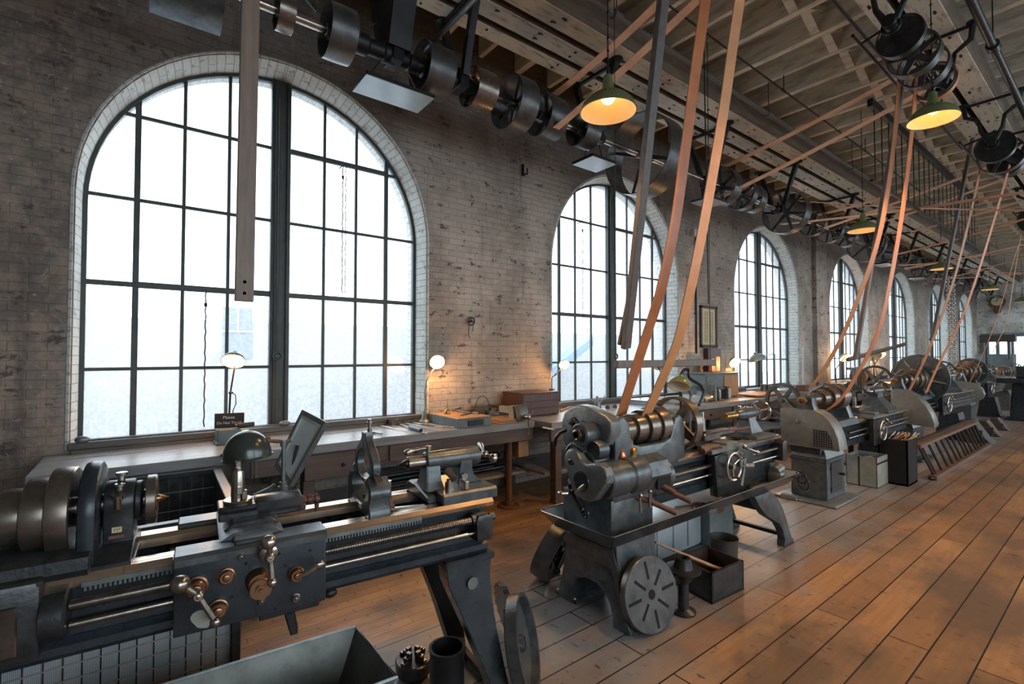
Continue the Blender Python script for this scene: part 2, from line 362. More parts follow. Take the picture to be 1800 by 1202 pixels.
def copy_tree(o, parent=None):
    ch = kids(o); c = o.copy(); COL.objects.link(c)
    if parent is not None: c.parent = parent
    for k in ch: copy_tree(k, c)
    return c
def centre_origin(o):
    """put a single-mesh thing's origin at its base centre"""
    me = o.data; n = len(me.vertices)
    xs = [v.co for v in me.vertices]
    c = Vector(((min(v.x for v in xs)+max(v.x for v in xs))/2, (min(v.y for v in xs)+max(v.y for v in xs))/2, min(v.z for v in xs)))
    me.transform(Matrix.Translation(-c)); o.location = o.location + (o.rotation_euler.to_matrix() @ c if o.rotation_euler.z else c)
    return o
def rot(axis, ang, c=(0,0,0)):
    c = Vector(c); return Matrix.Translation(c) @ Matrix.Rotation(ang, 4, axis.upper()) @ Matrix.Translation(-c)
def struct(o): o['kind'] = 'structure'; return o
def arc(cx, cz, r, a0, a1, n): return [(cx+r*math.cos(a0+(a1-a0)*i/n), cz+r*math.sin(a0+(a1-a0)*i/n)) for i in range(n+1)]

def text_obj(name, txt, size, mat, parent, loc, rotm, align='LEFT', ext=.0006):
    c = bpy.data.curves.new(name, 'FONT'); c.body = txt; c.size = size; c.extrude = ext; c.align_x = align
    t = bpy.data.objects.new('tmp', c); COL.objects.link(t); dg = bpy.context.evaluated_depsgraph_get(); dg.update()
    me = bpy.data.meshes.new_from_object(t.evaluated_get(dg)); bpy.data.objects.remove(t); me.name = name
    me.materials.clear(); me.materials.append(M[mat]); me.transform(rotm)
    ob = bpy.data.objects.new(name, me); COL.objects.link(ob); ob.parent = parent; ob.location = loc; return ob
RX = Matrix(((0,0,1,0),(1,0,0,0),(0,1,0,0),(0,0,0,1)))   # text facing +x, reading along +y
# ================================================================ setting
Y0, Y1, XR = -1.6, 32.0, 10.2
ZTOP = 5.42
WC = [1.045 + 4.72*i for i in range(7)]         # window centres along the wall
WC[2] = 10.5; WC[3] = 15.2; WC[4] = 19.85; WC[5] = 24.55; WC[6] = 29.3
HW, ZS, ZSP = 1.432, .90, 2.80                  # opening half width, sill, springing
def arched_wall(name, centres, x, face, mat, y0, y1, thick):
    """brick wall in plane x with arched openings; face=+1 normal towards +x"""
    mb = MB(); N = 28
    cuts = [y0]
    for c in centres:
        # below sill and piers
        mb.grid([[(x, cuts[-1], 0), (x, c-HW, 0)], [(x, cuts[-1], ZTOP), (x, c-HW, ZTOP)]])
        mb.grid([[(x, c-HW, 0), (x, c+HW, 0)], [(x, c-HW, ZS), (x, c+HW, ZS)]])
        A = [(x, c-math.cos(PI*i/N)*HW, ZSP+math.sin(PI*i/N)*1.465) for i in range(N+1)]
        mb.grid([A, [(p[0], p[1], ZTOP) for p in A]])
        cuts.append(c+HW)
    mb.grid([[(x, cuts[-1], 0), (x, y1, 0)], [(x, cuts[-1], ZTOP), (x, y1, ZTOP)]])
    # outer skin so that the wall has its real thickness
    xo = x-face*thick
    cuts = [y0]
    for c in centres:
        mb.grid([[(xo, cuts[-1], 0), (xo, c-HW, 0)], [(xo, cuts[-1], ZTOP), (xo, c-HW, ZTOP)]])
        mb.grid([[(xo, c-HW, 0), (xo, c+HW, 0)], [(xo, c-HW, ZS), (xo, c+HW, ZS)]])
        A = [(xo, c-math.cos(PI*i/N)*HW, ZSP+math.sin(PI*i/N)*1.44) for i in range(N+1)]
        mb.grid([A, [(p[0], p[1], ZTOP) for p in A]])
        cuts.append(c+HW)
    mb.grid([[(xo, cuts[-1], 0), (xo, y1, 0)], [(xo, cuts[-1], ZTOP), (xo, y1, ZTOP)]])
    return struct(mb.build(name, mat))
arched_wall('wall_left', WC, 0, 1, 'brick', Y0, Y1, .42)
mb = MB(); mb.box(XR, XR+.4, Y0, Y1, 0, 1.0, 0); mb.box(XR, XR+.4, Y0, Y1, 4.6, ZTOP, 0)
for c in [Y0] + [c+2.35 for c in WC]: mb.box(XR, XR+.4, c-.4, c+.4, .9, 4.7, 0)
struct(mb.build('wall_right', 'brick'))

def window(idx, c, x, face, full=True):
    """arched steel window with whitewashed reveal, glazing bars and wired glass"""
    root = thing('window_%d' % idx, None, None, (x, c, 0)); struct(root)
    if face < 0: root.rotation_euler = (0, 0, PI)
    N = 40; mb = MB()
    # reveal: jambs + arch with bullnose lip. profile in (depth, offset outward)
    prof = [(0.004, .03), (.012, .012), (-.02, -.0), (-.08, -.012), (-.16, -.02), (-.27, -.024)]
    def path(off, rise):
        h = HW+off; P = [(-h, ZS)]
        P += [(-h, ZS+(ZSP-ZS)*k/4) for k in range(1, 4)]
        P += [(-math.cos(PI*i/N)*h, ZSP+math.sin(PI*i/N)*(rise+off)) for i in range(N+1)]
        P += [(h, ZSP-(ZSP-ZS)*k/4) for k in range(1, 4)]; P += [(h, ZS)]; return P
    rows = []
    for d, o in prof:
        rise = 1.465+(d if d < 0 else 0)*.16
        rows.append([(d, p[0], p[1]) for p in path(o, rise)])
    mb.grid(rows)
    mb.grid([[(0.0, -HW, ZS), (0.0, HW, ZS)], [(-.42, -HW, ZS-.01), (-.42, HW, ZS-.01)]])
    rows = [[(-.27, p[0], p[1]) for p in path(-.024, 1.43)], [(-.42, p[0], p[1]) for p in path(-.024, 1.43)]]
    mb.grid(rows)
    mb.build('reveal', 'reveal', root, sharp=.9)
    # frame rim
    mb = MB(); R_ = 1.412; zs = ZS
    def rim(r): return [(-r, zs)] + [(-math.cos(PI*i/N)*r, ZSP+math.sin(PI*i/N)*r) for i in range(N+1)] + [(r, zs)]
    a, b_ = rim(R_), rim(R_-.032)
    mb.grid([[(-.22, *p) for p in a], [(-.22, *p) for p in b_], [(-.27, *p) for p in b_], [(-.27, *p) for p in a]])
    mb.box(-.28, -.2, -R_, R_, zs-.01, zs+.04)
    mb.build('window_frame', 'frame', root, sharp=.4)
    # centre mullion with cover strip
    mb = MB(); zt = ZSP+1.405
    mb.box(-.27, -.20, -.085, .085, zs, zt, .004); mb.box(-.20, -.165, -.055, .02, zs, zt-.02, .004)
    mb.box(-.2, -.18, .045, .075, zs, zt-.02, .003)
    mb.build('mullion', 'frame', root)
    # glazing bars
    def ztop(y): return ZSP+math.sqrt(max(0, (R_-.01)**2-y*y))
    def ymax(z): return (R_-.01) if z <= ZSP else math.sqrt(max(0, (R_-.01)**2-(z-ZSP)**2))
    mb = MB()
    vs = [-1.078, -.76, -.425, .41, .735, 1.065]
    for i, y in enumerate(vs):
        w = .021 if i in (0, 5) else .013
        mb.box(-.262, -.232, y-w, y+w, zs, ztop(y), .002)
    for z, w in ((1.48, .013), (2.165, .020), (2.862, .013), (3.555, .013)):
        ym = ymax(z)
        for s0, s1 in ((-ym, -.08), (.08, ym)): mb.box(-.262, -.234, s0, s1, z-w, z+w, .002)
    # swing sash edges
    mb.box(-.262, -.225, -1.078, -.08, 2.14, 2.19, .002); mb.box(-.262, -.225, .08, 1.065, 2.14, 2.185, .002)
    mb.box(-.262, -.225, .08, 1.065, 3.54, 3.585, .002)
    mb.build('glazing_bars', 'frame', root)
    # panes, one sheet per half
    for s, e in ((-1.40, -.075), (.075, 1.40)):
        mb = MB(); n = 22; ys = [s+(e-s)*i/n for i in range(n+1)]
        mb.grid([[(-.25, y, zs) for y in ys], [(-.25, y, ztop(y)) for y in ys]])
        mb.build('pane', 'pane', root)
    return root
for i, c in enumerate(WC): window(i+1, c, 0, 1)
for i in ():
    r = copy_tree(w8); r.name = 'window_%d' % (8+i); r.location.y = WC[i]

# far end wall with wide glazed opening
mb = MB(); YE = Y1
ox0, ox1, oz0, oz1 = .17, 1.75, .85, 2.5
mb.grid([[(-.0, YE, 0), (ox0, YE, 0)], [(0, YE, ZTOP), (ox0, YE, ZTOP)]])
mb.grid([[(ox0, YE, 0), (ox1, YE, 0)], [(ox0, YE, oz0), (ox1, YE, oz0)]])
mb.grid([[(ox0, YE, oz1), (ox1, YE, oz1)], [(ox0, YE, ZTOP), (ox1, YE, ZTOP)]])
mb.grid([[(ox1, YE, 0), (XR, YE, 0)], [(ox1, YE, ZTOP), (XR, YE, ZTOP)]])
struct(mb.build('wall_back', 'brick_white'))
r = thing('window_15', None, None, (0, YE, 0)); struct(r)
mb = MB()
for x0, x1 in ((ox0-.06, ox0+.1), (.62, .74), (1.12, 1.22), (ox1-.1, ox1+.06)): mb.box(x0, x1, -.06, .05, oz0, oz1, .005)
mb.box(ox0-.06, ox1+.06, -.08, .05, oz1-.1, oz1+.06, .005); mb.box(ox0-.06, ox1+.06, -.08, .05, oz0-.04, oz0+.05, .005)
mb.build('window_frame', 'cabinet', r)
mb = MB(); mb.grid([[(ox0, .0, oz0), (ox1, .0, oz0)], [(ox0, .0, oz1), (ox1, .0, oz1)]]); mb.build('pane', 'clear', r)
mb = MB(); mb.box(-.0, XR, Y0-.2, Y0, 0, ZTOP, 0); struct(mb.build('wall_front', 'brick'))

# pilasters between the third and fourth windows
mb = MB(); mb.box(-.02, .10, 12.72, 13.35, 0, ZTOP, .01); struct(mb.build('trim_1', 'brick'))
# continuous sill rail behind the benches
mb = MB(); mb.box(-.02, .05, -.4, 9.4, .905, .955, .006); mb.box(-.24, .06, -.38, 9.4, .875, .905, .004)
struct(mb.build('trim_2', 'sill'))
# conduit on the wall
# floor
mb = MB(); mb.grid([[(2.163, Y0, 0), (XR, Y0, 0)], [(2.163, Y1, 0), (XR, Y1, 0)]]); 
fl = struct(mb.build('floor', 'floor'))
mb = MB(); mb.grid([[(0, Y0, 0), (2.163, Y0, 0)], [(0, Y1, 0), (2.163, Y1, 0)]])
o = mb.build('narrow_boards', 'floor_n', fl)

# ceiling: deck, joists, bridging
mb = MB(); mb.box(-.42, XR+.42, Y0, Y1, ZTOP, ZTOP+.06, 0)
ceil = struct(mb.build('ceiling', 'deck'))
jy = 4.84-.545*11
k = 0
while jy < Y1-.1:
    mb = MB(); off = R.uniform(-.02, .02)
    w = .028 if k % 3 else .042
    mb.box(-.02, XR, jy+off-w, jy+off+w, 5.15, ZTOP, .003)
    if k % 4 == 1: mb.box(.3, 3.0, jy+off+w, jy+off+w+.045, 5.16, ZTOP, .003)
    mb.build('joist', 'joistwood', ceil); jy += .545; k += 1
jy = 4.84-.545*5; mb = MB()
while jy < 22:
    for bx_ in (2.65, 6.4):
        for s in (1, -1):
            Mx = Matrix.Translation((bx_+(.03 if s > 0 else -.03), jy+.27, 5.285)) @ Matrix.Rotation(s*.42, 4, 'X')
            mb.box(-.045, .045, -.27, .27, -.02, .02, .002, Mx)
    jy += .545
mb.build('cross_bridging', 'joistwood', ceil)

# timber groups under the joists carrying the shaft hangers
def timbers(idx, xs, z0=4.85, z1=5.15):
    for x0, x1 in xs:
        mb = MB(); mb.box(x0, x1, Y0, Y1-.02, z0, z1, .006)
        for i in range(60):
            yy = Y0+.4+i*.55+R.uniform(-.1, .1)
            for q in (.3, .72):
                if R.random() < .8: mb.cyl((x0+(x1-x0)*q, yy+R.uniform(-.06,.06), z0-.004), (x0+(x1-x0)*q, yy, z0+.01), .014, n=8)
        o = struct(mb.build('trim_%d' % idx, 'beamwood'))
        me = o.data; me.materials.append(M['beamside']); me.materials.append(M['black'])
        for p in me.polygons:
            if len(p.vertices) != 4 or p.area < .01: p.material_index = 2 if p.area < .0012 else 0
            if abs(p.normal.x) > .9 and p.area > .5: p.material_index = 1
        idx += 1
    return idx
ti = 3
ti = timbers(ti, [(.69, .87), (.95, 1.16), (1.24, 1.47)])
ti = timbers(ti, [(3.21, 3.39), (3.45, 3.69)])
ti = timbers(ti, [(6.1, 6.3), (6.38, 6.6)])

# ground and buildings outside, seen through the glass
mb = MB(); mb.grid([[(-40, -30, -.6), (60, -30, -.6)], [(-40, 60, -.6), (60, 60, -.6)]]); struct(mb.build('ground', 'ext'))
bld = thing('neighbouring_building', 'pale rendered building across the yard beyond the first window', 'building', (-7, 5, -.6))
mb = MB(); mb.box(-5, 0, -14, 12, 0, 2.9, 0); mb.build('wall', 'ext', bld)
p = at(417, 590, X=-7)
for dy in (0, 6.2, -5.2):
    mb = MB(); cy_ = p.y-5+dy; cz_ = p.z+.75
    mb.box(0, .04, cy_-.28, cy_+.28, cz_-.65, cz_+.45, .01)
    w_ = mb.build('window', 'extwin', bld)
    mb = MB(); mb.box(.04, .07, cy_-.02, cy_+.02, cz_-.05, cz_+.43, 0); mb.box(.04, .07, cy_-.28, cy_+.28, cz_-.08, cz_-.04, 0); mb.build('sash_bar', 'ext', w_)
a_ = at(1007, 636, X=-6); b2 = at(1036, 612, X=-6)
mb = MB(); mb.prism([(a_.y-.8, a_.z-.55), (b2.y+.4, b2.z+.1), (b2.y+.4, b2.z+.38), (a_.y-.8, a_.z-.25)], 'x', -6.6, -6.2)
o = mb.build('blue_roof', 'extroof'); tag(o, 'sloping blue roof edge outside the second window', 'roof'); centre_origin(o)
# ================================================================ helpers for machines
def loft(mb, secs, M_=None, bev=0):
    """secs: (z, x0, x1, y0, y1)"""
    b = bmesh.new(); rs = []
    for z, x0, x1, y0, y1 in secs: rs.append([b.verts.new(p) for p in ((x0,y0,z),(x1,y0,z),(x1,y1,z),(x0,y1,z))])
    for A, B in zip(rs, rs[1:]):
        for i in range(4): b.faces.new((A[i], A[(i+1)%4], B[(i+1)%4], B[i]))
    b.faces.new(rs[0][::-1]); b.faces.new(rs[-1]); bmesh.ops.recalc_face_normals(b, faces=b.faces[:])
    if bev:
        es = [e for e in b.edges if len(e.link_faces) == 2 and e.calc_face_angle(0) > .6]
        bmesh.ops.bevel(b, geom=es, offset=bev, segments=2, affect='EDGES')
    return mb._add(b, M_)
def ball_crank(parent, c, p1, r1, p2, r2, mat='steel', name='ball_crank', d=(1,0,0), hub=.014):
    """balanced ball handle: centre c, balls at p1 and p2"""
    mb = MB(); c = Vector(c); p1 = Vector(p1); p2 = Vector(p2)
    mb.sph(c, hub, 14); mb.sph(p1, r1, 16); mb.sph(p2, r2, 14)
    mb.cyl(c, p1, hub*.45, r1*.5, 10); mb.cyl(c, p2, hub*.45, r2*.55, 10)
    mb.cyl(c-Vector(d)*.03, c+Vector(d)*.016, hub*.6, n=12)
    return mb.build(name, mat, parent)
def boss(mb, x, y, z, r, l, step=.6, n=24):
    mb.rev([(0,0),(0,r),(l*.35,r),(l*.42,r*.86),(l*.9,r*.8),(l,r*.7),(l,r*step*.8),(l*1.25,r*step*.7),(l*1.3,r*step*.5),(l*1.3,0)], (x,y,z), (1,0,0), n)
def spoked(mb, c, d, Ro, w, n=5, rim=.012, hub=.03, hubw=None, sp=.012, flat=.5, a0=0, crown=0):
    """spoked wheel / pulley, axis d centred at c"""
    u, v, d = basis(d); c = Vector(c); hw = (hubw or w)/2
    mb.rev([(-w/2, Ro-rim), (-w/2, Ro-crown), (0, Ro), (w/2, Ro-crown), (w/2, Ro-rim), (-w/2, Ro-rim)], c, d, 40, caps=False)
    mb.rev([(-hw, 0), (-hw, hub), (hw, hub), (hw, 0)], c, d, 18)
    for i in range(n):
        a = a0+2*PI*i/n; q = u*math.cos(a)+v*math.sin(a)
        p0, p1 = c+q*hub*.8, c+q*(Ro-rim*.7)
        zl = (p1-p0).normalized(); xl = d; yl = zl.cross(xl)
        L_ = (p1-p0).length
        Mx = Matrix((( xl.x, yl.x, zl.x, p0.x),(xl.y, yl.y, zl.y, p0.y),(xl.z, yl.z, zl.z, p0.z),(0,0,0,1)))
        loft(mb, [(0, -sp*flat, sp*flat, -sp*1.3, sp*1.3), (L_, -sp*flat*.8, sp*flat*.8, -sp*.8, sp*.8)], Mx)
    return mb
def gear(mb, c, d, r, w, n, tooth=.006, rr=None):
    u, v, d = basis(d); c = Vector(c)
    mb.rev([(-w/2, rr or 0), (-w/2, r), (w/2, r), (w/2, rr or 0)] + ([(-w/2, rr)] if rr else []), c, d, 40, caps=False)
    for i in range(n):
        a = 2*PI*i/n; q = u*math.cos(a)+v*math.sin(a); t = d.cross(q)
        p = c+q*r
        Mx = Matrix(((d.x, t.x, q.x, p.x),(d.y, t.y, q.y, p.y),(d.z, t.z, q.z, p.z),(0,0,0,1)))
        k = PI*r/n*.55
        loft(mb, [(-.001, -w/2, w/2, -k, k), (tooth, -w/2, w/2, -k*.55, k*.55)], Mx)
    return mb
def cone_pulley(mb, y0, steps, z, x=0.):
    """steps: (width, radius) along y"""
    prof = [(0, 0)]; t = 0
    for i, (w_, r) in enumerate(steps):
        prof += [(t, r-.004), (t+.003, r), (t+w_/2, r+.003), (t+w_-.003, r), (t+w_, r-.004)]; t += w_
    prof.append((t, 0)); mb.rev(prof, (x, y0, z), (0,1,0), 44)

# ================================================================ nearest lathe
L1 = thing('metal_lathe', 'nearest belt-driven metal lathe with a flat apron and ball cranks, at the left foreground', 'lathe', (2.62, .0066, 0), -.082)
def build_lathe1(T):
    mb = MB()
    for s in (1, -1):
        mb.prism([(s*.112,.905),(s*.150,.905),(s*.150,.80),(s*.176,.785),(s*.176,.762),(s*.168,.752),(s*.190,.738),(s*.190,.715),(s*.180,.70),(s*.108,.70),(s*.108,.73),(s*.124,.76)], 'y', -.95, 1.29, .003)
    mb.box(-.12,.12,-.9,-.0,.90,.93)
    for y in (.10,.42,.72,1.02,1.25): mb.box(-.115,.115,y-.012,y+.012,.78,.895)
    mb.box(-.12,.12,-.9,1.28,.70,.715)
    mb.build('bed', 'navy', T)
    mb = MB()
    for s in (1, -1):
        mb.prism([(s*.105,.900),(s*.178,.900),(s*.182,.918),(s*.170,.934),(s*.150,.934),(s*.138,.930),(s*.112,.934),(s*.105,.930)], 'y', -.02 if s>0 else -.02, 1.325, .002)
    mb.prism([(-.092,.905),(-.060,.905),(-.062,.932),(-.076,.944),(-.090,.932)], 'y', .0, 1.31)
    mb.prism([(.178,.900),(.182,.918),(.170,.934),(.105,.934),(.105,.900)], 'y', -.35, -.02, .002)
    mb.build('ways', 'way', T)
    # headstock
    mb = MB()
    mb.prism([(-.16,.93),(.175,.93),(.185,.95),(.18,.985),(.13,1.0),(-.13,1.0),(-.16,.985)], 'y', -1.0, -.10, .006)
    mb.prism([(-.16,.93),(.165,.93),(.165,.945),(.11,.965),(.07,.98),(-.07,.98),(-.11,.965),(-.16,.945)], 'y', -.105, -.004, .003)
    pts = [(.062,.96),(.066,1.04)] + arc(0,1.10,.070,-.35,PI+.35,18) + [(-.066,1.04),(-.062,.96)]
    mb.prism(pts, 'y', -.088, -.008, .006, seg=2)
    mb.rev([(0,.02),(0,.058),(.008,.066),(.02,.066),(.026,.056),(.026,0)], (0,-.012,1.095), (0,1,0), 30)
    mb.build('headstock', 'iron_dark', T)
    mb = MB(); mb.prism([(-.15,.915)] + [(-.15,1.08)] + arc(0,1.09,.150,PI,0,24)[1:] + [(.15,.915)], 'y', -.142, -.095, .012, seg=2)
    mb.build('gear_guard', 'navy', T)
    mb = MB(); mb.box(.0665,.0672,-.064,-.038,1.012,1.030,0,rot('y',0)); lp = mb.build('paper_label', 'paper', T); text_obj('lettering', '337', .013, 'ink', lp, (.0674,-.051,1.017), RX, 'CENTER', .0002)
    mb = MB(); mb.box(.066,.0672,-.072,-.032,.993,1.003,0); mb.build('name_plate', 'rust', T)
    mb = MB()
    for x, z, r, h in ((0,1.168,.014,.018),(.045,1.135,.012,.022)):
        mb.cyl((x,-.048,z),(x,-.048,z+h),r*.8,n=12); mb.cyl((x,-.048,z+h),(x,-.048,z+h+.010),r*1.25,n=16,bev=.002)
    mb.cyl((.062,-.05,1.09),(.072,-.05,1.13),.011,n=12); mb.cyl((.060,-.05,1.125),(.066,-.05,1.14),.019,n=16)
    mb.build('oil_cup', 'steel', T)
    mb = MB(); cone_pulley(mb, -.62, [(.11,.045),(.09,.045),(.08,.062),(.06,.086),(.06,.111),(.058,.138)], 1.09)
    mb.build('cone_pulley', 'pulley_worn', T)
    mb = MB(); mb.cyl((0,-1.0,1.095),(0,-.3,1.095),.03,n=20); mb.cyl((0,-.35,1.095),(0,.024,1.095),.036,.034,28)
    mb.build('spindle', 'steel_dark', T)
    mb = MB(); mb.cyl((0,.022,1.092),(0,.052,1.092),.083,n=44,bev=.003)
    for i in range(4):
        a = PI/4+i*PI/2; mb.box(-.006,.006,.05,.0535,.03,.075,0,Matrix.Translation((0,0,1.092))@Matrix.Rotation(a,4,'Y'))
    fp = mb.build('faceplate', 'pulley_worn', T)
    mb = MB(); mb.rev([(0,.0),(0,.013),(.012,.013),(.014,.011),(.042,0)], (0,.046,1.092), (0,1,0), 16); mb.build('centre_point', 'brass', fp)
    mb = MB(); spoked(mb, (-.16,-.44,1.07), (0,1,0), .155, .03, 5, .016, .03, .06); mb.build('back_gear', 'pulley_pale', T)
    mb = MB()
    mb.box(.145,.235,-.95,-.20,.735,.955,.01,seg=2)
    mb.rev([(0,.0),(0,.070),(.05,.072),(.056,.064),(.056,0)], (.19,-.20,.835), (0,1,0), 24)
    g = mb.build('feed_gearbox', 'iron_dark', T)
    mb = MB(); mb.box(.232,.242,-.40,-.245,.76,.90,.004); mb.cyl((.234,-.2,.95),(.24,-.2,.95),.008,n=10); mb.build('cover_plate', 'steel_dark', g)
    # rack, lead screw, feed rod
    mb = MB(); mb.box(.158,.186,-.12,.97,.897,.912,.001)
    y = -.11
    while y < .965: mb.box(.160,.185,y-.0032,y+.0032,.885,.898,0); y += .0118
    mb.build('rack', 'iron_light', T)
    mb = MB(); prof = [(0,0),(0,.016),(.24,.016)]; t = .24
    while t < 1.34: prof += [(t,.0165),(t+.003,.0165),(t+.0045,.0135),(t+.0075,.0135)]; t += .0090
    prof += [(1.38,.013),(1.38,0)]; mb.rev(prof, (.212,-.14,.862), (0,1,0), 14); mb.build('lead_screw', 'steel_dark', T)
    mb = MB(); mb.cyl((.212,-.14,.806),(.212,1.23,.806),.0095,n=12); mb.build('feed_rod', 'steel', T)
    mb = MB(); mb.prism([(1.205,.775),(1.200,.865),(1.212,.885),(1.255,.888),(1.285,.87),(1.285,.79),(1.27,.77)], 'x', .15, .245, .008, seg=2)
    mb.cyl((.212,1.28,.862),(.212,1.305,.862),.019,n=18); mb.cyl((.212,1.28,.806),(.212,1.295,.806),.010,n=14); mb.cyl((.212,1.19,.862),(.212,1.21,.862),.024,n=20)
    mb.build('screw_bracket', 'iron_dark', T)
    # carriage
    mb = MB(); mb.prism([(.112,.712),(.108,.955),(.566,.955),(.566,.708)], 'x', .205, .268, .006, seg=2)
    apron = mb.build('apron', 'navy', T)
    mb = MB(); mb.prism([(.205,.930),(.272,.930),(.272,.950),(.262,.962),(.165,.962),(.165,.938)], 'y', .11, .568, .003)
    mb.prism([(-.19,.936),(.20,.936),(.20,.962),(-.19,.962)], 'y', .235, .435, .004)
    mb.box(-.20,-.10,.11,.56,.936,.958,.004); mb.box(.02,.262,.275,.395,.960,.978,.005)
    mb.prism([(.235,.962),(.435,.962),(.405,.985),(.275,.985)], 'x', -.18, .20, .002)
    mb.build('saddle', 'iron', T)
    mb = MB(); mb.cyl((0,.335,.975),(0,.335,1.0),.072,n=36,bev=.003)
    mb.prism([(-.06,.99),(.07,.99),(.07,1.014),(.04,1.026),(-.04,1.026),(-.06,1.014)], 'y', .235, .50, .004)
    mb.prism([(-.055,.985),(.068,.985),(.072,1.012),(.058,1.038),(.02,1.050),(-.02,1.050),(-.045,1.038)], 'y', .355, .520, .008, seg=2)
    mb.prism([(.25,.975),(.43,.975),(.40,1.0),(.28,1.0)], 'x', .06, .13, .004)
    mb.prism([(-.07,.235),(.045,.235),(.06,.27),(.06,.37),(-.07,.37)], 'z', 1.018, 1.036, .004)
    c = mb.build('compound_rest', 'iron_dark', T)
    mb = MB(); mb.rev([(0,0),(0,.02),(.018,.022),(.024,.014),(.034,.014),(.036,.019),(.05,.019),(.053,.014),(.062,.014),(.064,.020),(.078,.020),(.08,0)], (.0,.512,1.006), (0,1,0), 20)
    mb.rev([(0,.0),(0,.014),(.012,.010),(.05,.007),(.052,0)], (.0,.584,1.004), (0,0,-1), 12)
    mb.build('feed_handle', 'rust', c)
    mb = MB(); mb.rev([(0,0),(0,.048),(.010,.050),(.014,.046),(.014,0)], (0,.30,1.036), (0,0,1), 32)
    mb.rev([(0,0),(0,.024),(.05,.023),(.09,.020),(.105,.017),(.105,.013),(.118,.013),(.118,0)], (0,.30,1.05), (0,0,1), 24)
    mb.box(-.009,.009,.291,.309,1.166,1.192,.002); mb.box(-.012,.045,.293,.312,1.075,1.10,.002); mb.box(.01,.032,.31,.33,1.05,1.085,.003)
    mb.build('tool_post', 'steel', T)
    # apron controls
    mb = MB()
    boss(mb,.268,.171,.862,.033,.035); boss(mb,.268,.231,.776,.030,.03); boss(mb,.268,.253,.874,.026,.024,.9)
    boss(mb,.268,.464,.832,.026,.034); boss(mb,.268,.357,.765,.013,.014); boss(mb,.268,.465,.745,.015,.014); boss(mb,.268,.295,.927,.012,.01)
    mb.bm.free()
    for y, z, r, l in ((.171,.862,.033,.035),(.231,.776,.030,.03),(.253,.874,.026,.024),(.464,.832,.026,.034),(.357,.765,.013,.014),(.465,.745,.015,.014),(.295,.927,.012,.01)):
        mb = MB(); boss(mb,.268,y,z,r,l); mb.build('bearing_boss', 'bronze' if r > .025 else 'steel_dark', apron)
    mb = MB(); mb.rev([(0,0),(0,.040),(.03,.038),(.045,.032),(.045,0)], (.268,.347,.838), (1,0,0), 30); mb.rev([(0,0),(0,.034),(.008,.035),(.012,.033),(.012,.016),(.02,.016),(.02,.008),(.028,.007),(.028,0)], (.313,.350,.826), (1,0,0), 32)
    mb.build('clutch_knob', 'bronze', apron)
    ball_crank(apron, (.345,.176,.862), (.358,.130,.912), .027, (.352,.222,.772), .016, 'steel', 'ball_crank', hub=.018)
    mb = MB(); mb.rev([(0,0),(0,.028),(.02,.030),(.03,.024),(.036,.030),(.05,.028),(.056,.018),(.056,0)], (.268,.372,.935), (1,0,0), 24); mb.build('feed_dial', 'steel', apron)
    ball_crank(apron, (.342,.374,.932), (.352,.368,.985), .024, (.350,.380,.852), .016, 'steel', 'ball_crank', hub=.017)
    mb = MB(); mb.tube([(.31,.465,.832),(.322,.492,.843),(.322,.520,.858)], [.008,.006,.009], 10); mb.sph((.322,.532,.864), (.011,.02,.014), 14); mb.sph((.315,.49,.842), .011, 10)
    mb.build('lever', 'steel', apron)
    mb = MB(); pts = [(.19+.030*math.cos(a)*(1+.25*math.sin(3*a)), .752+.032*math.sin(a)*(1+.2*math.cos(2*a+1))) for a in [2*PI*i/18 for i in range(18)]]
    mb.prism(pts, 'x', .2675, .2690); o = mb.build('bare_metal_patch', 'bin', apron)
    mb = MB()
    mb.bm.free()
    for y, z in ((.41,.91),(.43,.865),(.51,.90),(.27,.80),(.40,.725),(.31,.90)): mb = MB(); mb.cyl((.267,y,z),(.2695,y,z),.005,n=8); mb.build('screw_hole', 'hole', apron)
    # drop lever under the apron
    mb = MB(); mb.box(.15,.185,.36,.56,.655,.685,.003); mb.prism([(.44,.66),(.475,.66),(.487,.60),(.485,.575),(.462,.575),(.455,.60)], 'x', .14, .19, .004)
    mb.tube([(.17,.56,.672),(.17,.575,.678),(.17,.585,.682)], [.012,.009,.012], 10); mb.sph((.17,.603,.684), (.016,.026,.017), 14)
    mb.build('drop_lever', 'black', T)
    # steady rest
    mb = MB()
    y0, y1 = .772, .808
    for s in (1, -1):
        mb.prism([(s*.165,.930),(s*.166,.955),(s*.150,.985),(s*.120,1.015),(s*.092,1.045),(s*.074,1.075),(s*.066,1.09),(s*.048,1.075),(s*.066,1.04),(s*.082,1.01),(s*.075,.985),(s*.05,.970),(s*.0,.968),(s*.0,.930)], 'y', y0-.022, y1+.035, .006)
        mb.prism([(s*.066,1.08),(s*.078,1.12),(s*.072,1.155),(s*.055,1.19),(s*.040,1.215),(s*.030,1.235),(s*.027,1.262),(s*.0,1.262),(0,1.185),(s*.026,1.178),(s*.045,1.158),(s*.055,1.125),(s*.046,1.09),(s*.028,1.072),(0,1.066),(0,1.045),(s*.04,1.055)], 'y', y0, y1, .004)
    for v in mb.bm.verts:
        if v.co.z > .99: v.co.x *= 1 + .85*max(0, min(1, (v.co.z-.99)/.05))*max(0, min(1, (1.235-v.co.z)/.06))
    st = mb.build('steady_rest', 'iron', T)
    for s in (1, -1): mb = MB(); mb.cyl((s*.12,.79,1.105),(s*.155,.79,1.09),.012,n=12); mb.cyl((s*.15,.79,1.092),(s*.167,.79,1.086),.016,n=6); mb.build('jaw_screw', 'steel', st)
    mb = MB(); mb.cyl((.03,.78,.985),(.03,.78,1.0),.016,n=8); mb.build('base_nut', 'steel', st)
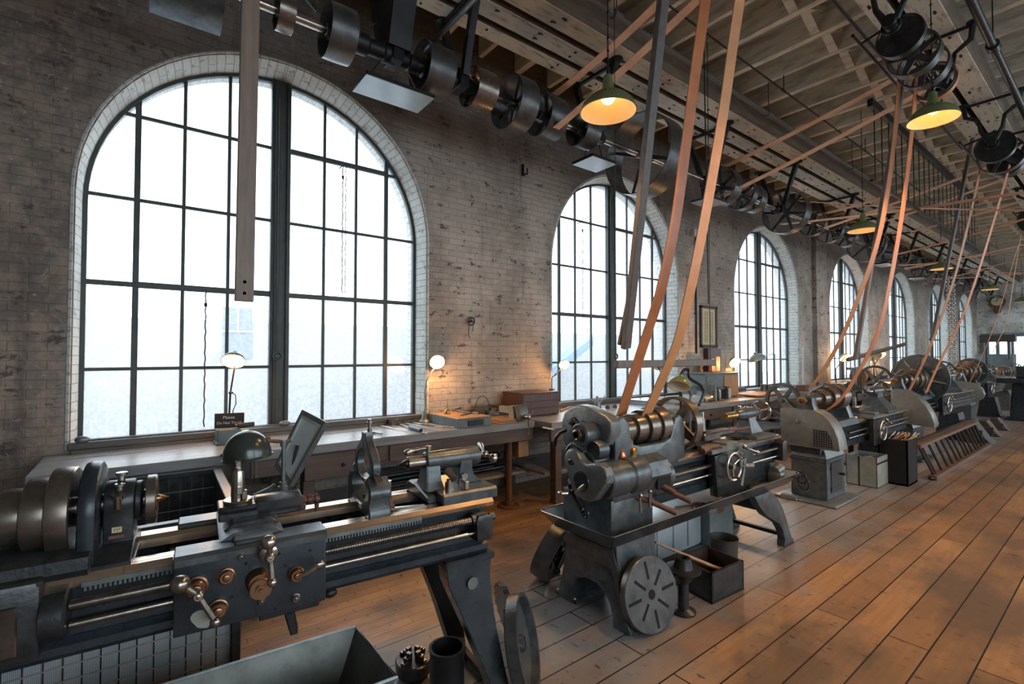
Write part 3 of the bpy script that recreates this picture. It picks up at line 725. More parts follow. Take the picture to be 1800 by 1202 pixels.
    mb = MB(); mb.cyl((.13,.842,1.07),(.13,.842,1.045),.013,n=6); mb.box(.117,.143,.805,.852,.985,1.06,.004); mb.build('hinge_bolt', 'steel', st)
    mb = MB(); mb.cyl((0,.80,1.25),(0,.80,1.275),.010,n=12); mb.cyl((0,.80,1.272),(0,.80,1.315),.008,n=12); mb.cyl((0,.80,1.296),(0,.80,1.302),.011,n=12)
    mb.build('top_screw', 'steel', st)
    mb = MB(); mb.prism([(.845,.985),(.875,.975),(.883,.95),(.868,.935),(.85,.945)], 'x', .06, .10, .004); mb.cyl((.08,.868,.95),(.08,.885,.905),.007,n=8); mb.build('clamp_latch', 'rust', st)
    mb = MB(); mb.box(.02,.06,.7495,.7505,.948,.962,0); mb.build('label_plate', 'white', st)
    # tailstock
    mb = MB()
    mb.prism([(-.165,.934),(.168,.934),(.168,.972),(.16,.982),(-.155,.982),(-.165,.97)], 'y', 1.075, 1.355, .005)
    mb.prism([(-.165,.934),(.10,.934),(.10,.96),(-.05,.99),(-.13,.99),(-.165,.97)], 'y', 1.03, 1.08, .006)
    loft(mb, [(.975,-.075,.075,1.04,1.13),(1.02,-.052,.052,1.05,1.12),(1.09,-.036,.036,1.055,1.12)], bev=.004)
    mb.prism([(1.21,.98),(1.345,.98),(1.32,.995),(1.295,1.02),(1.285,1.06),(1.29,1.09),(1.225,1.09),(1.215,1.04)], 'x', -.03, .045, .004)
    mb.rev([(0,.02),(0,.036),(.006,.043),(.27,.046),(.28,.042),(.28,0)], (0,1.055,1.10), (0,1,0), 30)
    ts = mb.build('tailstock', 'iron', T)
    mb = MB(); mb.cyl((0,.972,1.10),(0,1.06,1.10),.029,n=28,bev=.002); mb.build('quill', 'steel', ts)
    mb = MB(); mb.rev([(0,0),(0,.018),(.01,.019),(.045,0)], (0,.975,1.10), (0,-1,0), 18); mb.build('centre_point', 'steel_dark', ts)
    mb = MB(); mb.cyl((0,1.075,1.135),(0,1.075,1.16),.012,n=14); mb.cyl((0,1.075,1.155),(0,1.075,1.17),.016,n=16)
    mb.tube([(0,1.07,1.162),(0,1.04,1.160),(0,1.02,1.158),(0,1.005,1.157),(0,.985,1.154),(0,.968,1.15),(0,.957,1.148)], [.009,.007,.009,.006,.013,.014,.007], 12)
    mb.build('clamp_handle', 'steel', ts)
    mb = MB(); mb.cyl((.11,1.13,.975),(.11,1.13,1.02),.020,n=6); mb.cyl((.11,1.13,1.015),(.11,1.13,1.03),.012,n=10); mb.cyl((.09,1.17,1.02),(.05,1.145,1.06),.016,n=10); mb.box(.09,.15,1.19,1.215,.98,1.02,.004); mb.cyl((.06,1.235,1.02),(.066,1.235,1.02),.015,n=14)
    mb.build('clamp_nut', 'steel', ts)
    mb = MB(); mb.rev([(0,.02),(0,.024),(.012,.022),(.02,.014),(.05,.012),(.05,0)], (0,1.335,1.10), (0,1,0), 18); mb.sph((.01,1.375,1.10), .018, 14)
    mb.sph((.05,1.40,1.085), .023, 16); mb.cyl((.01,1.375,1.10),(.05,1.40,1.085),.009,n=10); mb.tube([(0,1.375,1.10),(-.03,1.385,1.115),(-.06,1.395,1.125),(-.09,1.40,1.13),(-.105,1.402,1.13)], [.008,.007,.012,.014,.006], 10)
    mb.build('screw_crank', 'steel', ts)
    # legs
    def leg(yb, s, dy, name='leg', mat='navy'):
        mb = MB()
        loft(mb, [(.0, s*.285, s*.17, yb+dy*.16-.02, yb+dy*.16+.075), (.03, s*.285, s*.17, yb+dy*.16-.02, yb+dy*.16+.075), (.05, s*.265, s*.18, yb+dy*.15-.01, yb+dy*.15+.065), (.2,s*.245,s*.165,yb+dy*.11-.01,yb+dy*.11+.09), (.36,s*.225,s*.14,yb+dy*.06,yb+dy*.06+.13), (.5,s*.205,s*.12,yb+dy*.02-.005,yb+dy*.02+.17), (.60,s*.20,s*.11,yb-.02,yb+.19), (.665,s*.195,s*.10,yb-.025,yb+.20), (.672,s*.21,s*.09,yb-.035,yb+.21), (.70,s*.21,s*.09,yb-.035,yb+.21)], bev=.004)
        return mb.build(name, mat, T)
    leg(1.105, 1, 1.35); leg(1.105, -1, 1.35, mat='black'); leg(-.75, 1, -.6); leg(-.75, -1, -.6, mat='black')
    mb = MB(); mb.box(-.22,.22,1.345,1.38,.02,.05,.004); mb.build('leg_tie', 'black', T); mb = MB(); mb.box(-.22,.22,-.83,-.79,.02,.05,.004); mb.build('leg_tie', 'black', T)
    mb = MB(); mb.prism([(-.12,.70),(.12,.70),(.12,.66),(.06,.64),(-.06,.64),(-.12,.66)], 'y', 1.09, 1.28, .003)
    mb.build('leg_bracket', 'black', T)
    mb = MB(); mb.cyl((.2055,1.20,.585),(.212,1.20,.585),.026,n=24); mb.build('foundry_badge', 'iron_light', T)
build_lathe1(L1)
# wrench lying on the front way
mb = MB(); mb.rev([(-.006,.011),(-.006,.021),(.006,.021),(.006,.011),(-.006,.011)], (.0,0,.008), (0,0,1), 12, caps=False)
mb.prism([(-.008,.018),(.008,.018),(.006,.17),(-.003,.17)], 'z', .002, .012, .001); o = mb.build('wrench', 'steel'); o.location = (2.79, .83, .9355); o.rotation_euler = (0,0,-.28)
tag(o, 'small ring wrench lying on the front way of the nearest lathe', 'wrench')
def rebase(T, v):
    v = Vector(v); T.location = T.location + v
    for c in kids(T): c.location = c.location - v
# ================================================================ second lathe, with the chip pan
L2 = thing('metal_lathe', 'grey lathe with rounded gear covers standing in a long chip pan under the bright belts', 'lathe', (2.66, 0, 0))
def build_lathe2(T):
    # chip pan
    P = []; 
    def ring(x0, x1, y0, y1, r, z, n=5):
        pts = []
        for cx, cy, a in ((x1-r, y0+r, -PI/2), (x1-r, y1-r, 0), (x0+r, y1-r, PI/2), (x0+r, y0+r, PI)):
            for i in range(n+1): pts.append((cx+r*math.cos(a+PI/2*i/n), cy+r*math.sin(a+PI/2*i/n), z))
        pts.append(pts[0]); return pts
    mb = MB(); mb.grid([ring(-.305,.295,2.075,4.515,.03,.586), ring(-.25,.235,2.14,4.42,.03,.500)])
    mb.grid([[(-.25,2.14,.499),(.235,2.14,.499)],[(-.25,4.42,.499),(.235,4.42,.499)]]); mb.build('pan_floor', 'tray', T)  # bluish window sheen inside the pan is put into this paler material
    mb = MB()
    mb.grid([ring(-.312,.302,2.068,4.522,.035,.583), ring(-.252,.237,2.137,4.423,.03,.494)])
    mb.grid([[(-.25,2.14,.493),(.235,2.14,.493)],[(-.25,4.42,.493),(.235,4.42,.493)]])
    mb.tube([Vector(p)+Vector((0,0,.002)) for p in ring(-.311,.301,2.069,4.521,.035,.587)[:-1]], .004, 6, True)
    mb.build('chip_pan', 'pan', T)
    # pedestal
    mb = MB()
    a = [(-.215,.493),(.205,.493),(.21,.42),(.222,.34),(.24,.24),(.262,.14),(.285,.05),(.30,.03),(.30,.0),(.17,.0),(.168,.05),(.15,.12),(.11,.175),(.05,.205),(-.05,.205),(-.11,.175),(-.15,.12),(-.168,.05),(-.17,0),(-.30,0),(-.30,.03),(-.285,.05),(-.262,.14),(-.24,.24),(-.225,.34),(-.217,.42)]
    mb.prism(a, 'y', 2.22, 2.56, .012, seg=2)
    for s in (1, -1): mb.box(s*.15, s*.31, 2.24, 2.60, 0, .028, .01)
    mb.build('pedestal', 'iron', T)
    mb = MB(); mb.prism([(-.235,.40),(-.2,.45),(.18,.45),(.215,.36),(.235,.22),(.25,.16),(.215,.2),(.17,.34),(-.17,.34)], 'y', 2.212, 2.22, .002); mb.build('pedestal_rib', 'iron', T)
    mb = MB(); mb.box(-.21,.195,2.19,2.585,.499,.74,.008,seg=2); mb.box(-.19,.18,2.2,2.6,.73,.80,.02,seg=2); mb.build('bed_foot', 'iron', T)
    # tail legs
    for s in (1, -1):
        mb = MB(); pts = [(3.76,.50),(4.02,.50),(4.10,.46),(4.19,.38),(4.26,.29),(4.32,.19),(4.365,.10),(4.40,.045),(4.43,.035),(4.43,0),(4.26,0),(4.26,.035),(4.27,.06),(4.235,.14),(4.17,.21),(4.07,.26),(3.95,.32),(3.84,.41)]
        mb.prism(pts, 'x', s*.20, s*.265, .006, seg=2); mb.build('leg', 'iron' if s > 0 else 'black', T)
    mb = MB(); mb.prism([(3.8,.50),(4.0,.50),(4.0,.42),(3.9,.36),(3.83,.42)], 'x', -.2, .2); mb.build('leg_bracket', 'black', T); mb = MB(); mb.box(-.2,.2,4.26,4.30,.08,.11,.004); mb.build('leg_tie', 'black', T)
    mb = MB(); mb.box(-.10,.11,3.98,4.42,.499,.64,.008); mb.build('bed_foot', 'navy', T)
    # bed
    mb = MB(); mb.prism([(-.115,.60),(.115,.60),(.115,.655),(.10,.67),(.10,.80),(.125,.83),(.125,.862),(-.125,.862),(-.125,.83),(-.10,.80),(-.10,.67),(-.115,.655)], 'y', 2.5, 4.46, .003)
    mb.build('bed', 'navy', T)
    mb = MB()
    for s in (1,-1):
        mb.prism([(s*.06,.858),(s*.135,.858),(s*.138,.872),(s*.12,.885),(s*.095,.885),(s*.06,.872)], 'y', 2.95, 4.52, .002)
    mb.build('ways', 'way', T)
    mb = MB(); mb.rev([(0,0),(0,.018),(.5,.018),(.55,.014),(1.75,.014),(1.75,0)], (.16,2.72,.785), (0,1,0), 14); mb.build('lead_screw', 'steel_dark', T)
    mb = MB(); mb.cyl((.16,2.72,.72),(.16,4.48,.72),.009,n=10); mb.build('feed_rod', 'steel', T)
    mb = MB(); mb.prism([(4.40,.68),(4.40,.83),(4.44,.85),(4.49,.84),(4.49,.69),(4.46,.67)], 'x', .10, .20, .006, seg=2); mb.cyl((.16,4.49,.785),(.16,4.51,.785),.02,n=16); mb.build('screw_bracket', 'iron_dark', T)
    # headstock casting with trough
    mb = MB()
    mb.prism([(2.30,.80),(2.30,1.12),(2.33,1.19),(2.38,1.21),(2.43,1.17),(2.455,1.08),(2.48,1.03),(2.55,1.01),(2.80,1.01),(2.87,1.03),(2.90,1.09),(2.93,1.16),(2.98,1.18),(3.02,1.15),(3.04,1.08),(3.04,.88),(3.02,.86)], 'x', .07, .135, .014, seg=2)
    mb.prism([(2.30,.80),(2.30,1.12),(2.33,1.19),(2.38,1.21),(2.43,1.17),(2.455,1.08),(2.48,1.03),(2.55,1.01),(2.80,1.01),(2.87,1.03),(2.90,1.09),(2.93,1.16),(2.98,1.18),(3.02,1.15),(3.04,1.08),(3.04,.88),(3.02,.86)], 'x', -.135, -.07, .014, seg=2)
    mb.box(-.12,.12,2.3,3.03,.86,.95,.008)
    for y0, y1 in ((2.30,2.44),(2.93,3.03)):
        mb.prism([(-.10,.9)] + arc(0,1.10,.098,PI+.1,-.1,18) + [(.10,.9)], 'y', y0, y1, .008, seg=2)
    mb.build('headstock', 'iron', T)
    mb = MB(); cone_pulley(mb, 2.45, [(.03,.05),(.11,.080),(.11,.098),(.11,.116),(.10,.132)], 1.10); mb.build('cone_pulley', 'pulley_worn', T)
    mb = MB(); mb.cyl((0,2.0+.1,1.10),(0,3.06,1.10),.028,n=20); mb.build('spindle', 'steel_dark', T)
    # bull wheel / large faceplate
    mb = MB(); spoked(mb, (0,3.13,1.09), (0,1,0), .198, .075, 4, .018, .05, .09, .03, .4, .6)
    mb.build('bull_wheel', 'pulley_worn', T)
    # upper gear cover
    mb = MB(); mb.prism([(-.285,1.09),(-.282,1.15),(-.255,1.215),(-.20,1.255),(-.13,1.272),(-.05,1.268),(.10,1.225),(.15,1.19),(.155,1.13),(.12,1.05),(.03,1.0),(-.08,.96),(-.18,.955),(-.255,1.0)], 'y', 2.24, 2.345, .02, seg=3)
    uc = mb.build('gear_cover', 'iron_light', T)
    mb = MB(); mb.rev([(0,0),(0,.036),(.004,.036),(.004,.03),(.02,.022),(.02,0)], (-.155,2.242,1.155), (0,-1,0), 20); mb.cyl((-.155,2.24,1.155),(-.155,2.20,1.155),.012,n=10)
    mb.tube([(-.20,2.21,1.105),(-.235,2.19,1.085),(-.265,2.18,1.05),(-.275,2.175,1.00),(-.27,2.17,.985)], [.012,.011,.011,.015,.008], 10)
    mb.build('tumbler_handle', 'iron_dark', uc)
    mb = MB(); mb.rev([(0,.04),(0,.060),(.01,.070),(.12,.072),(.16,.075),(.16,0)], (0,2.12,1.108), (0,1,0), 32); mb.rev([(0,.03),(0,.052),(.012,.058),(.08,.06)], (.075,2.17,1.02), (0,1,0), 28)
    mb.box(-.02,.02,2.17,2.2,1.165,1.195,.004); mb.tube([(-.10,2.16,1.02),(-.06,2.14,1.045),(-.01,2.14,1.04),(.03,2.14,1.02)], .016, 10); mb.tube([(-.13,2.15,.99),(-.11,2.15,1.02),(-.09,2.16,1.04)], .012, 8)
    mb.build('spindle_bearing', 'iron', T)
    mb = MB(); mb.rev([(0,.019),(0,.036),(.008,.040),(.022,.040)], (0,2.10,1.108), (0,1,0), 6, caps=False); mb.rev([(0,.018),(-.006,.026),(0,.034),(.02,.034)], (0,2.098,1.108), (0,1,0), 24, caps=False)
    mb.build('spindle_nut', 'steel_dark', T)
    mb = MB(); mb.cyl((0,2.10,1.108),(0,2.125,1.108),.019,n=20); mb.build('spindle_bore', 'hole', T)
    # swing cover
    mb = MB()
    pts = [(-.095,.955),(-.085,.985),(-.055,1.018),(-.02,1.026),(.012,1.012),(.035,.98),(.06,.962),(.10,.955),(.14,.968),(.19,.972),(.235,.955),(.255,.915),(.25,.87),(.225,.84),(.195,.80),(.16,.755),(.115,.738),(.06,.735),(.01,.752),(-.03,.79),(-.055,.835),(-.068,.88),(-.085,.915)]
    mb.prism(pts, 'y', 2.085, 2.155, .014, seg=3)
    lc = mb.build('swing_cover', 'iron_light', T)
    mb = MB(); mb.cyl((.055,2.083,.845),(.055,2.09,.845),.050,n=30); mb.build('cover_opening', 'hole', lc)
    mb = MB(); mb.rev([(0,.052),(-.003,.054),(-.003,.060),(0,.062)], (.055,2.086,.845), (0,1,0), 30, caps=False); mb.cyl((-.03,2.075,.944),(-.03,2.087,.944),.018,n=18,bev=.004); mb.build('cover_knob', 'steel_dark', lc)
    mb = MB(); mb.cyl((.085,2.06,.815),(.085,2.1,.815),.016,n=12); mb.tube([(.05,2.055,.79),(.085,2.05,.815),(.115,2.05,.845)], [.008,.014,.007], 8); mb.build('wing_nut', 'steel', lc)
    mb = MB()
    for p0, p1 in (((-.075,.77),(.035,.64)),((-.035,.79),(.075,.66))): mb.tube([(p0[0],2.12,p0[1]),(p1[0],2.12,p1[1])], .011, 8)
    mb.torus((.055,2.12,.65),(0,1,0),.022,.011,16,8); mb.torus((-.055,2.12,.785),(0,1,0),.022,.011,16,8)
    sa = mb.build('slotted_arm', 'iron_dark', T)
    mb = MB(); mb.tube([(-.06,2.10,.745),(-.10,2.10,.735),(-.13,2.10,.728)], [.010,.010,.007], 8); mb.sph((-.14,2.10,.727), (.026,.014,.015), 12); mb.build('arm_handle', 'steel', sa)
    # gear box barrel
    mb = MB()
    mb.rev([(0,0),(0,.10),(.01,.108),(.17,.110),(.18,.102),(.20,.102),(.215,.115),(.33,.118),(.35,.11),(.35,0)], (.145,2.15,.855), (0,1,0), 40)
    mb.rev([(0,0),(0,.108),(.20,.112),(.21,.10),(.21,0)], (.145,2.50,.845), (0,1,0), 8)
    mb.rev([(0,0),(0,.07),(.01,.078),(.25,.078),(.26,.07),(.26,0)], (.02,2.16,.93), (0,1,0), 30)
    mb.cyl((.06,2.2,.80),(.06,2.8,.80),.09,n=24); mb.rev([(0,0),(0,.095),(.02,.10),(.06,.10),(.07,.09),(.07,0)], (.13,2.72,.80), (0,1,0), 28)
    mb.box(-.02,.2,2.2,2.72,.72,.82,.02,seg=2)
    gb = mb.build('feed_gearbox', 'iron', T)
    mb = MB(); mb.cyl((.20,2.60,.78),(.205,2.70,.90),.03,.02,8); mb.box(.23,.25,2.56,2.70,.76,.86,.003); mb.build('lever_slot', 'hole', gb)
    for i, (p, q, m_) in enumerate((((.18,2.60,.795),(.30,2.66,.735),'rust'),((.20,2.69,.735),(.34,2.78,.665),'rust'),((.16,2.40,.735),(.27,2.49,.70),'rust'),((.20,2.50,.70),(.34,2.62,.625),'rust'))):
        mb = MB(); p = Vector(p); q = Vector(q); mb.cyl(p, q, .0175, n=16, bev=.003); mb.cyl(p-(q-p)*.5, p, .012, n=10); mb.build('feed_lever', m_, gb)
    mb = MB()
    mb.bm.free()
    for y, z in ((2.46,.77),(2.37,.76)): mb = MB(); mb.sph((.265,y,z), .014, 12); mb.tube([(.26,y,z),(.262,y+.005,z-.10)], [.006,.009], 8); mb.build('hanging_lever', 'steel', gb)
    # oilers on the gearbox
    for y, m_ in ((2.36,'copper'),(2.47,'brass')):
        mb = MB(); mb.rev([(0,0),(0,.034),(.006,.036),(.012,.028),(.035,.020),(.043,.010),(.05,.010),(.052,.013),(.056,.013),(.058,0)] if m_ == 'copper' else [(0,0),(.0,.02),(.01,.028),(.03,.030),(.045,.022),(.055,.008),(.06,.006),(.06,0)], (.13,y,.962), (0,0,1), 28)
        mb.cyl((.13,y,1.015),(.13,y,1.085),.0028,n=8)
        o = mb.build('oiler', m_, None); o.location = (2.66,0,0)
        tag(o, 'copper oil can with a thin spout on the second lathe\'s gearbox' if m_ == 'copper' else 'round brass oil can with a thin spout beside the copper one', 'oil can'); centre_origin(o)
    # carriage
    mb = MB(); mb.prism([(3.34,.56),(3.30,.86),(3.84,.90),(3.87,.86),(3.87,.62),(3.72,.55),(3.55,.53)], 'x', .14, .205, .008, seg=2)
    ap = mb.build('apron', 'iron_dark', T)
    mb = MB(); mb.box(-.16,.20,3.42,3.74,.885,.915,.005); mb.box(-.16,-.08,3.3,3.9,.885,.91,.004); mb.box(.10,.21,3.26,3.9,.875,.905,.004); mb.box(-.14,.19,3.5,3.66,.91,.93,.004); mb.build('saddle', 'iron_light', T)
    mb = MB(); mb.cyl((.16,3.18,.925),(.16,3.42,.915),.018,n=12); mb.cyl((.16,3.2,.905),(.16,3.28,.92),.03,n=16); mb.build('taper_stop', 'rust', T)
    mb = MB(); mb.box(-.05,.07,3.40,3.62,.935,.985,.004); mb.box(-.04,.06,3.42,3.86,.955,.99,.006); mb.cyl((.01,3.5,.98),(.01,3.5,1.005),.05,n=24); mb.build('compound_rest', 'steel_dark', T)
    mb = MB(); mb.rev([(0,0),(0,.024),(.02,.027),(.04,.018),(.06,.026),(.08,.018),(.10,.022),(.12,.0)], (.01,3.86,.972), (0,1,0), 18); mb.tube([(.01,3.95,.972),(.05,4.02,.975),(.07,4.08,.98)], [.009,.007,.013], 8); mb.build('compound_handle', 'rust', T)
    mb = MB(); mb.cyl((.01,3.47,.985),(.01,3.47,1.10),.023,.018,n=16); mb.cyl((.01,3.47,1.10),(.01,3.47,1.15),.013,.011,n=10); mb.build('tool_post', 'steel', T)
    mb = MB(); mb.torus((.26,3.46,.775), (1,0,0), .098, .012, 36, 8)
    for i in range(3):
        a = .5+i*2*PI/3; mb.tube([(.245,3.46,.775),(.258,3.46+.095*math.cos(a),.775+.095*math.sin(a))], [.012,.008], 8)
    mb.cyl((.2,3.46,.775),(.265,3.46,.775),.02,n=14); mb.tube([(.255,3.40,.72),(.29,3.41,.715),(.31,3.41,.713),(.335,3.41,.712)], [.006,.009,.012,.006], 8)
    mb.build('handwheel', 'steel', ap)
    ball_crank(ap, (.26,3.66,.885), (.27,3.60,.91), .018, (.27,3.80,.84), .018, 'steel', 'ball_crank')
    mb = MB(); boss(mb,.205,3.66,.77,.04,.03); boss(mb,.205,3.62,.845,.028,.03); mb.cyl((.20,3.74,.73),(.235,3.80,.73),.02,n=12); mb.tube([(.22,3.70,.80),(.235,3.66,.72),(.24,3.60,.61)], [.012,.008,.014], 8); mb.build('clutch_lever', 'iron_light', ap)
    # tailstock
    mb = MB(); loft(mb, [(.885,-.13,.14,4.06,4.42),(.905,-.13,.14,4.06,4.42),(.93,-.10,.08,4.10,4.30),(1.03,-.045,.045,4.13,4.25),(1.08,-.04,.04,4.12,4.26)], bev=.004)
    mb.rev([(0,0),(0,.034),(.03,.045),(.12,.055),(.30,.05),(.34,.034),(.34,0)], (0,4.0,1.085), (0,1,0), 28)
    t = mb.build('tailstock', 'iron', T)
    mb = MB(); mb.rev([(0,0),(0,.026),(.14,.029),(.2,.029),(.2,0)], (0,3.82,1.085), (0,1,0), 20); mb.build('quill', 'brass', t)
    mb = MB(); mb.torus((0,4.43,1.09), (0,1,0), .082, .012, 32, 8)
    for i in range(3):
        a = .3+i*2*PI/3; mb.tube([(0,4.41,1.09),(.08*math.cos(a),4.43,1.09+.08*math.sin(a))], [.014,.009], 8)
    mb.cyl((0,4.33,1.09),(0,4.42,1.09),.02,n=14); mb.build('handwheel', 'steel', t)
    mb = MB(); mb.cyl((0,4.17,1.13),(0,4.17,1.20),.005,n=8); mb.cyl((0,4.17,1.12),(0,4.17,1.145),.014,n=12); mb.cyl((0,4.06,1.12),(0,4.06,1.155),.012,n=12); mb.build('oil_tube', 'steel', t)
    rebase(T, (0, 2.2, 0))
build_lathe2(L2)
# ================================================================ lathes farther down the line
def far_lathe(T, y0=0, zs=1.09, L=3.3, cone=(.07,.10,.13,.16), fp=0., cover='square', gearw=.19, ped=True, col='iron_light', door=True, pcol='iron', detail=1):
    """local frame: x across, y along the bed from the headstock end, z up"""
    # base plate + pedestal
    if ped:
        mb = MB(); mb.box(-.30,.32,-.08,.66,0,.03,.012,seg=2); mb.box(-.22,-.05,-.10,-.02,.0,.055,.01); mb.build('base_plate', col, T)
        mb = MB(); loft(mb, [(.03,-.17,.19,.05,.58),(.45,-.165,.185,.05,.56)], bev=.01); mb.box(-.18,.20,.04,.58,.43,.47,.01); loft(mb, [(.47,-.17,.19,.05,.57),(.56,-.14,.16,.07,.56)], bev=.006)
        p = mb.build('pedestal', pcol, T)
        if door:
            mb = MB(); mb.box(.187,.196,.17,.47,.09,.42,.004); d = mb.build('door', 'iron_dark', p)
            mb = MB(); mb.cyl((.196,.43,.27),(.22,.43,.27),.014,n=12); mb.sph((.225,.43,.27),.017,12)
            for z in (.36,.14): mb.box(.19,.20,.155,.19,z-.02,z+.02,.003)
            mb.build('door_latch', 'black', d)
    # tail support
    mb = MB(); loft(mb, [(0,-.24,.26,L-1.0,L-.62),(.03,-.24,.26,L-1.0,L-.62),(.06,-.20,.22,L-.96,L-.66),(.5,-.12,.14,L-1.02,L-.6)], bev=.006); mb.build('tail_pedestal', 'navy', T)
    zb = zs-.31
    mb = MB(); mb.prism([(-.15,zb-.26),(.15,zb-.26),(.15,zb-.2),(.12,zb-.17),(.12,zb-.05),(.16,zb-.02),(.16,zb),(-.16,zb),(-.16,zb-.02),(-.12,zb-.05),(-.12,zb-.17),(-.15,zb-.2)], 'y', .0, L, .003); mb.build('bed', 'navy', T)
    mb = MB()
    for s in (1,-1): mb.prism([(s*.09,zb-.004),(s*.175,zb-.004),(s*.175,zb+.012),(s*.15,zb+.026),(s*.115,zb+.026),(s*.09,zb+.012)], 'y', 1.0, L+.05, .002)
    mb.build('ways', 'way', T)
    mb = MB(); mb.cyl((.19,.7,zb-.09),(.19,L,zb-.09),.014,n=12); mb.build('lead_screw', 'steel_dark', T)
    mb = MB(); mb.cyl((.19,.7,zb-.15),(.19,L,zb-.15),.008,n=8); mb.build('feed_rod', 'steel', T)
    # head
    mb = MB(); mb.prism([(-.2,zb),(.2,zb),(.17,zb+.06),(-.17,zb+.06)], 'y', .02, 1.05, .005)
    for ya, yb in ((.02,.14),(.92,1.05)):
        mb.prism([(-.14,zb+.05)] + [(-.07,zs-.03)] + arc(0,zs,.07,PI,0,12) + [(.07,zs-.03),(.14,zb+.05)], 'y', ya, yb, .006, seg=2)
    mb.build('headstock', 'iron', T)
    n = len(cone); wd = .76/n
    mb = MB(); cone_pulley(mb, .15, [(wd, r) for r in cone], zs); mb.build('cone_pulley', 'pulley_worn', T)
    mb = MB(); mb.cyl((0,-.10,zs),(0,1.12,zs),.026,n=16); mb.build('spindle', 'steel_dark', T)
    mb = MB(); mb.rev([(0,.02),(0,.045),(.012,.05),(.05,.05)], (0,-.085,zs), (0,1,0), 6, caps=False); mb.rev([(0,.017),(0,.03),(.03,.032)], (0,-.10,zs), (0,1,0), 20, caps=False); mb.build('spindle_nut', 'brass' if detail else 'steel', T)
    mb = MB(); mb.cyl((0,-.098,zs),(0,-.08,zs),.018,n=14); mb.build('spindle_bore', 'hole', T)
    if fp:
        mb = MB(); spoked(mb, (0,1.16,zs), (0,1,0), fp, .05, 8, .05, .08, .08, .03, .5)
        mb.rev([(.0,.06),(0,fp-.03),(.012,fp-.02),(.012,.06)], (0,1.15,zs), (0,1,0), 40, caps=False); fq = mb.build('faceplate', 'iron', T)
        for i in range(8): mb = MB(); mb.box(-.014,.014,1.125,1.151,.12+(i%2)*.08,fp-.05,.002,Matrix.Translation((0,0,zs))@Matrix.Rotation(i*PI/4+.2,4,'Y')); mb.build('slot', 'bin', fq)
    else:
        mb = MB(); mb.cyl((0,1.08,zs),(0,1.13,zs),.10,n=32,bev=.004); mb.build('faceplate', 'pulley_worn', T)
    if gearw:
        mb = MB(); gx = -.16-gearw*.55; gz = zs-.02
        spoked(mb, (gx,.10,gz), (0,1,0), gearw, .045, 5, .03, .04, .07, .02, .6, .3)
        if detail: gear(mb, (gx,.10,gz), (0,1,0), gearw, .045, 44, .010, gearw-.02)
        mb.build('change_gear', 'iron', T)
        mb = MB(); mb.cyl((gx,.02,gz),(gx,.14,gz),.022,n=14); mb.box(gx-.03,0,.09,.13,zb+.02,gz-.06,.01); mb.prism([(gx-.03,gz+.02),(gx+.03,gz+.03),(-.05,zb+.12),(-.05,zb),(-.2,zb)], 'y', .06, .10, .006); mb.build('gear_bracket', 'iron_light', T)
    if cover == 'square':
        mb = MB(); pts = [(-.225,.595),(-.235,.985),(-.20,1.0),(.13,.992),(.20,.955),(.255,.90),(.30,.82),(.335,.72),(.35,.60),(.33,.59)]
        mb.prism(pts, 'y', -.05, .17, .008, seg=2); cv = mb.build('gear_guard', 'guard', T)
        mb = MB(); mb.prism([(.10,.61),(.10,.80),(.225,.795),(.27,.72),(.295,.61)], 'y', -.0535, -.05); scr = mb.build('guard_opening', 'hole', cv)
        mb = MB()
        for i in range(9): x = .105+i*.0225; mb.box(x-.002,x+.002,-.057,-.053,.612,.80-max(0,i-5)*.035,0)
        for i in range(9): z = .62+i*.0215; mb.box(.10,.285-max(0,i-5)*.012-i*.004,-.058,-.054,z-.002,z+.002,0)
        mb.build('wire_mesh', 'guard', cv)
        mb = MB(); mb.rev([(0,0),(0,.026),(.012,.024),(.02,0)], (-.05,-.05,.86), (0,-1,0), 20); mb.build('guard_bolt', 'iron_light', cv)
    elif cover == 'round':
        mb = MB(); pts = [(-.02,.55),(-.05,.62),(-.05,1.05),(.02,1.07),(.14,1.06),(.26,.98),(.36,.86),(.43,.72),(.47,.58),(.46,.53)]
        mb.prism(pts, 'y', -.06, .16, .01, seg=2); mb.build('gear_guard', 'guard', T)
    elif cover == 'oval':
        mb = MB(); pts = [(-.25,.98),(-.2,1.02),(.12,1.0),(.28,.96),(.38,.86),(.42,.74),(.38,.64),(.28,.57),(.16,.55),(.0,.6),(-.1,.7),(-.14,.84)]
        mb.prism(pts, 'y', -.06, .12, .012, seg=2); mb.build('gear_guard', 'guard', T)
    # carriage
    yc = 1.45
    mb = MB(); mb.prism([(yc-.10,zb-.30),(yc-.12,zb+.01),(yc+.42,zb+.01),(yc+.42,zb-.22),(yc+.3,zb-.30)], 'x', .20, .26, .008); ap = mb.build('apron', 'iron_dark', T)
    mb = MB(); mb.box(-.18,.25,yc,yc+.34,zb+.028,zb+.06,.006); mb.box(.11,.26,yc-.12,yc+.44,zb+.02,zb+.05,.005); mb.box(-.16,.22,yc+.08,yc+.22,zb+.06,zb+.085,.005); mb.build('saddle', 'iron_light', T)
    mb = MB(); mb.box(-.05,.07,yc+.02,yc+.14,zb+.09,zb+.14,.006); mb.box(-.04,.06,yc+.05,yc+.50,zb+.105,zb+.135,.006); mb.cyl((.01,yc+.5,zb+.12),(.01,yc+.62,zb+.12),.016,n=10); mb.build('compound_rest', 'steel_dark', T)
    mb = MB(); mb.cyl((0,yc+.08,zb+.14),(0,yc+.08,zb+.26),.02,n=14); mb.build('tool_post', 'steel', T)
    mb = MB(); mb.torus((.31,yc+.02,zb-.12), (1,0,0), .115, .012, 28, 8)
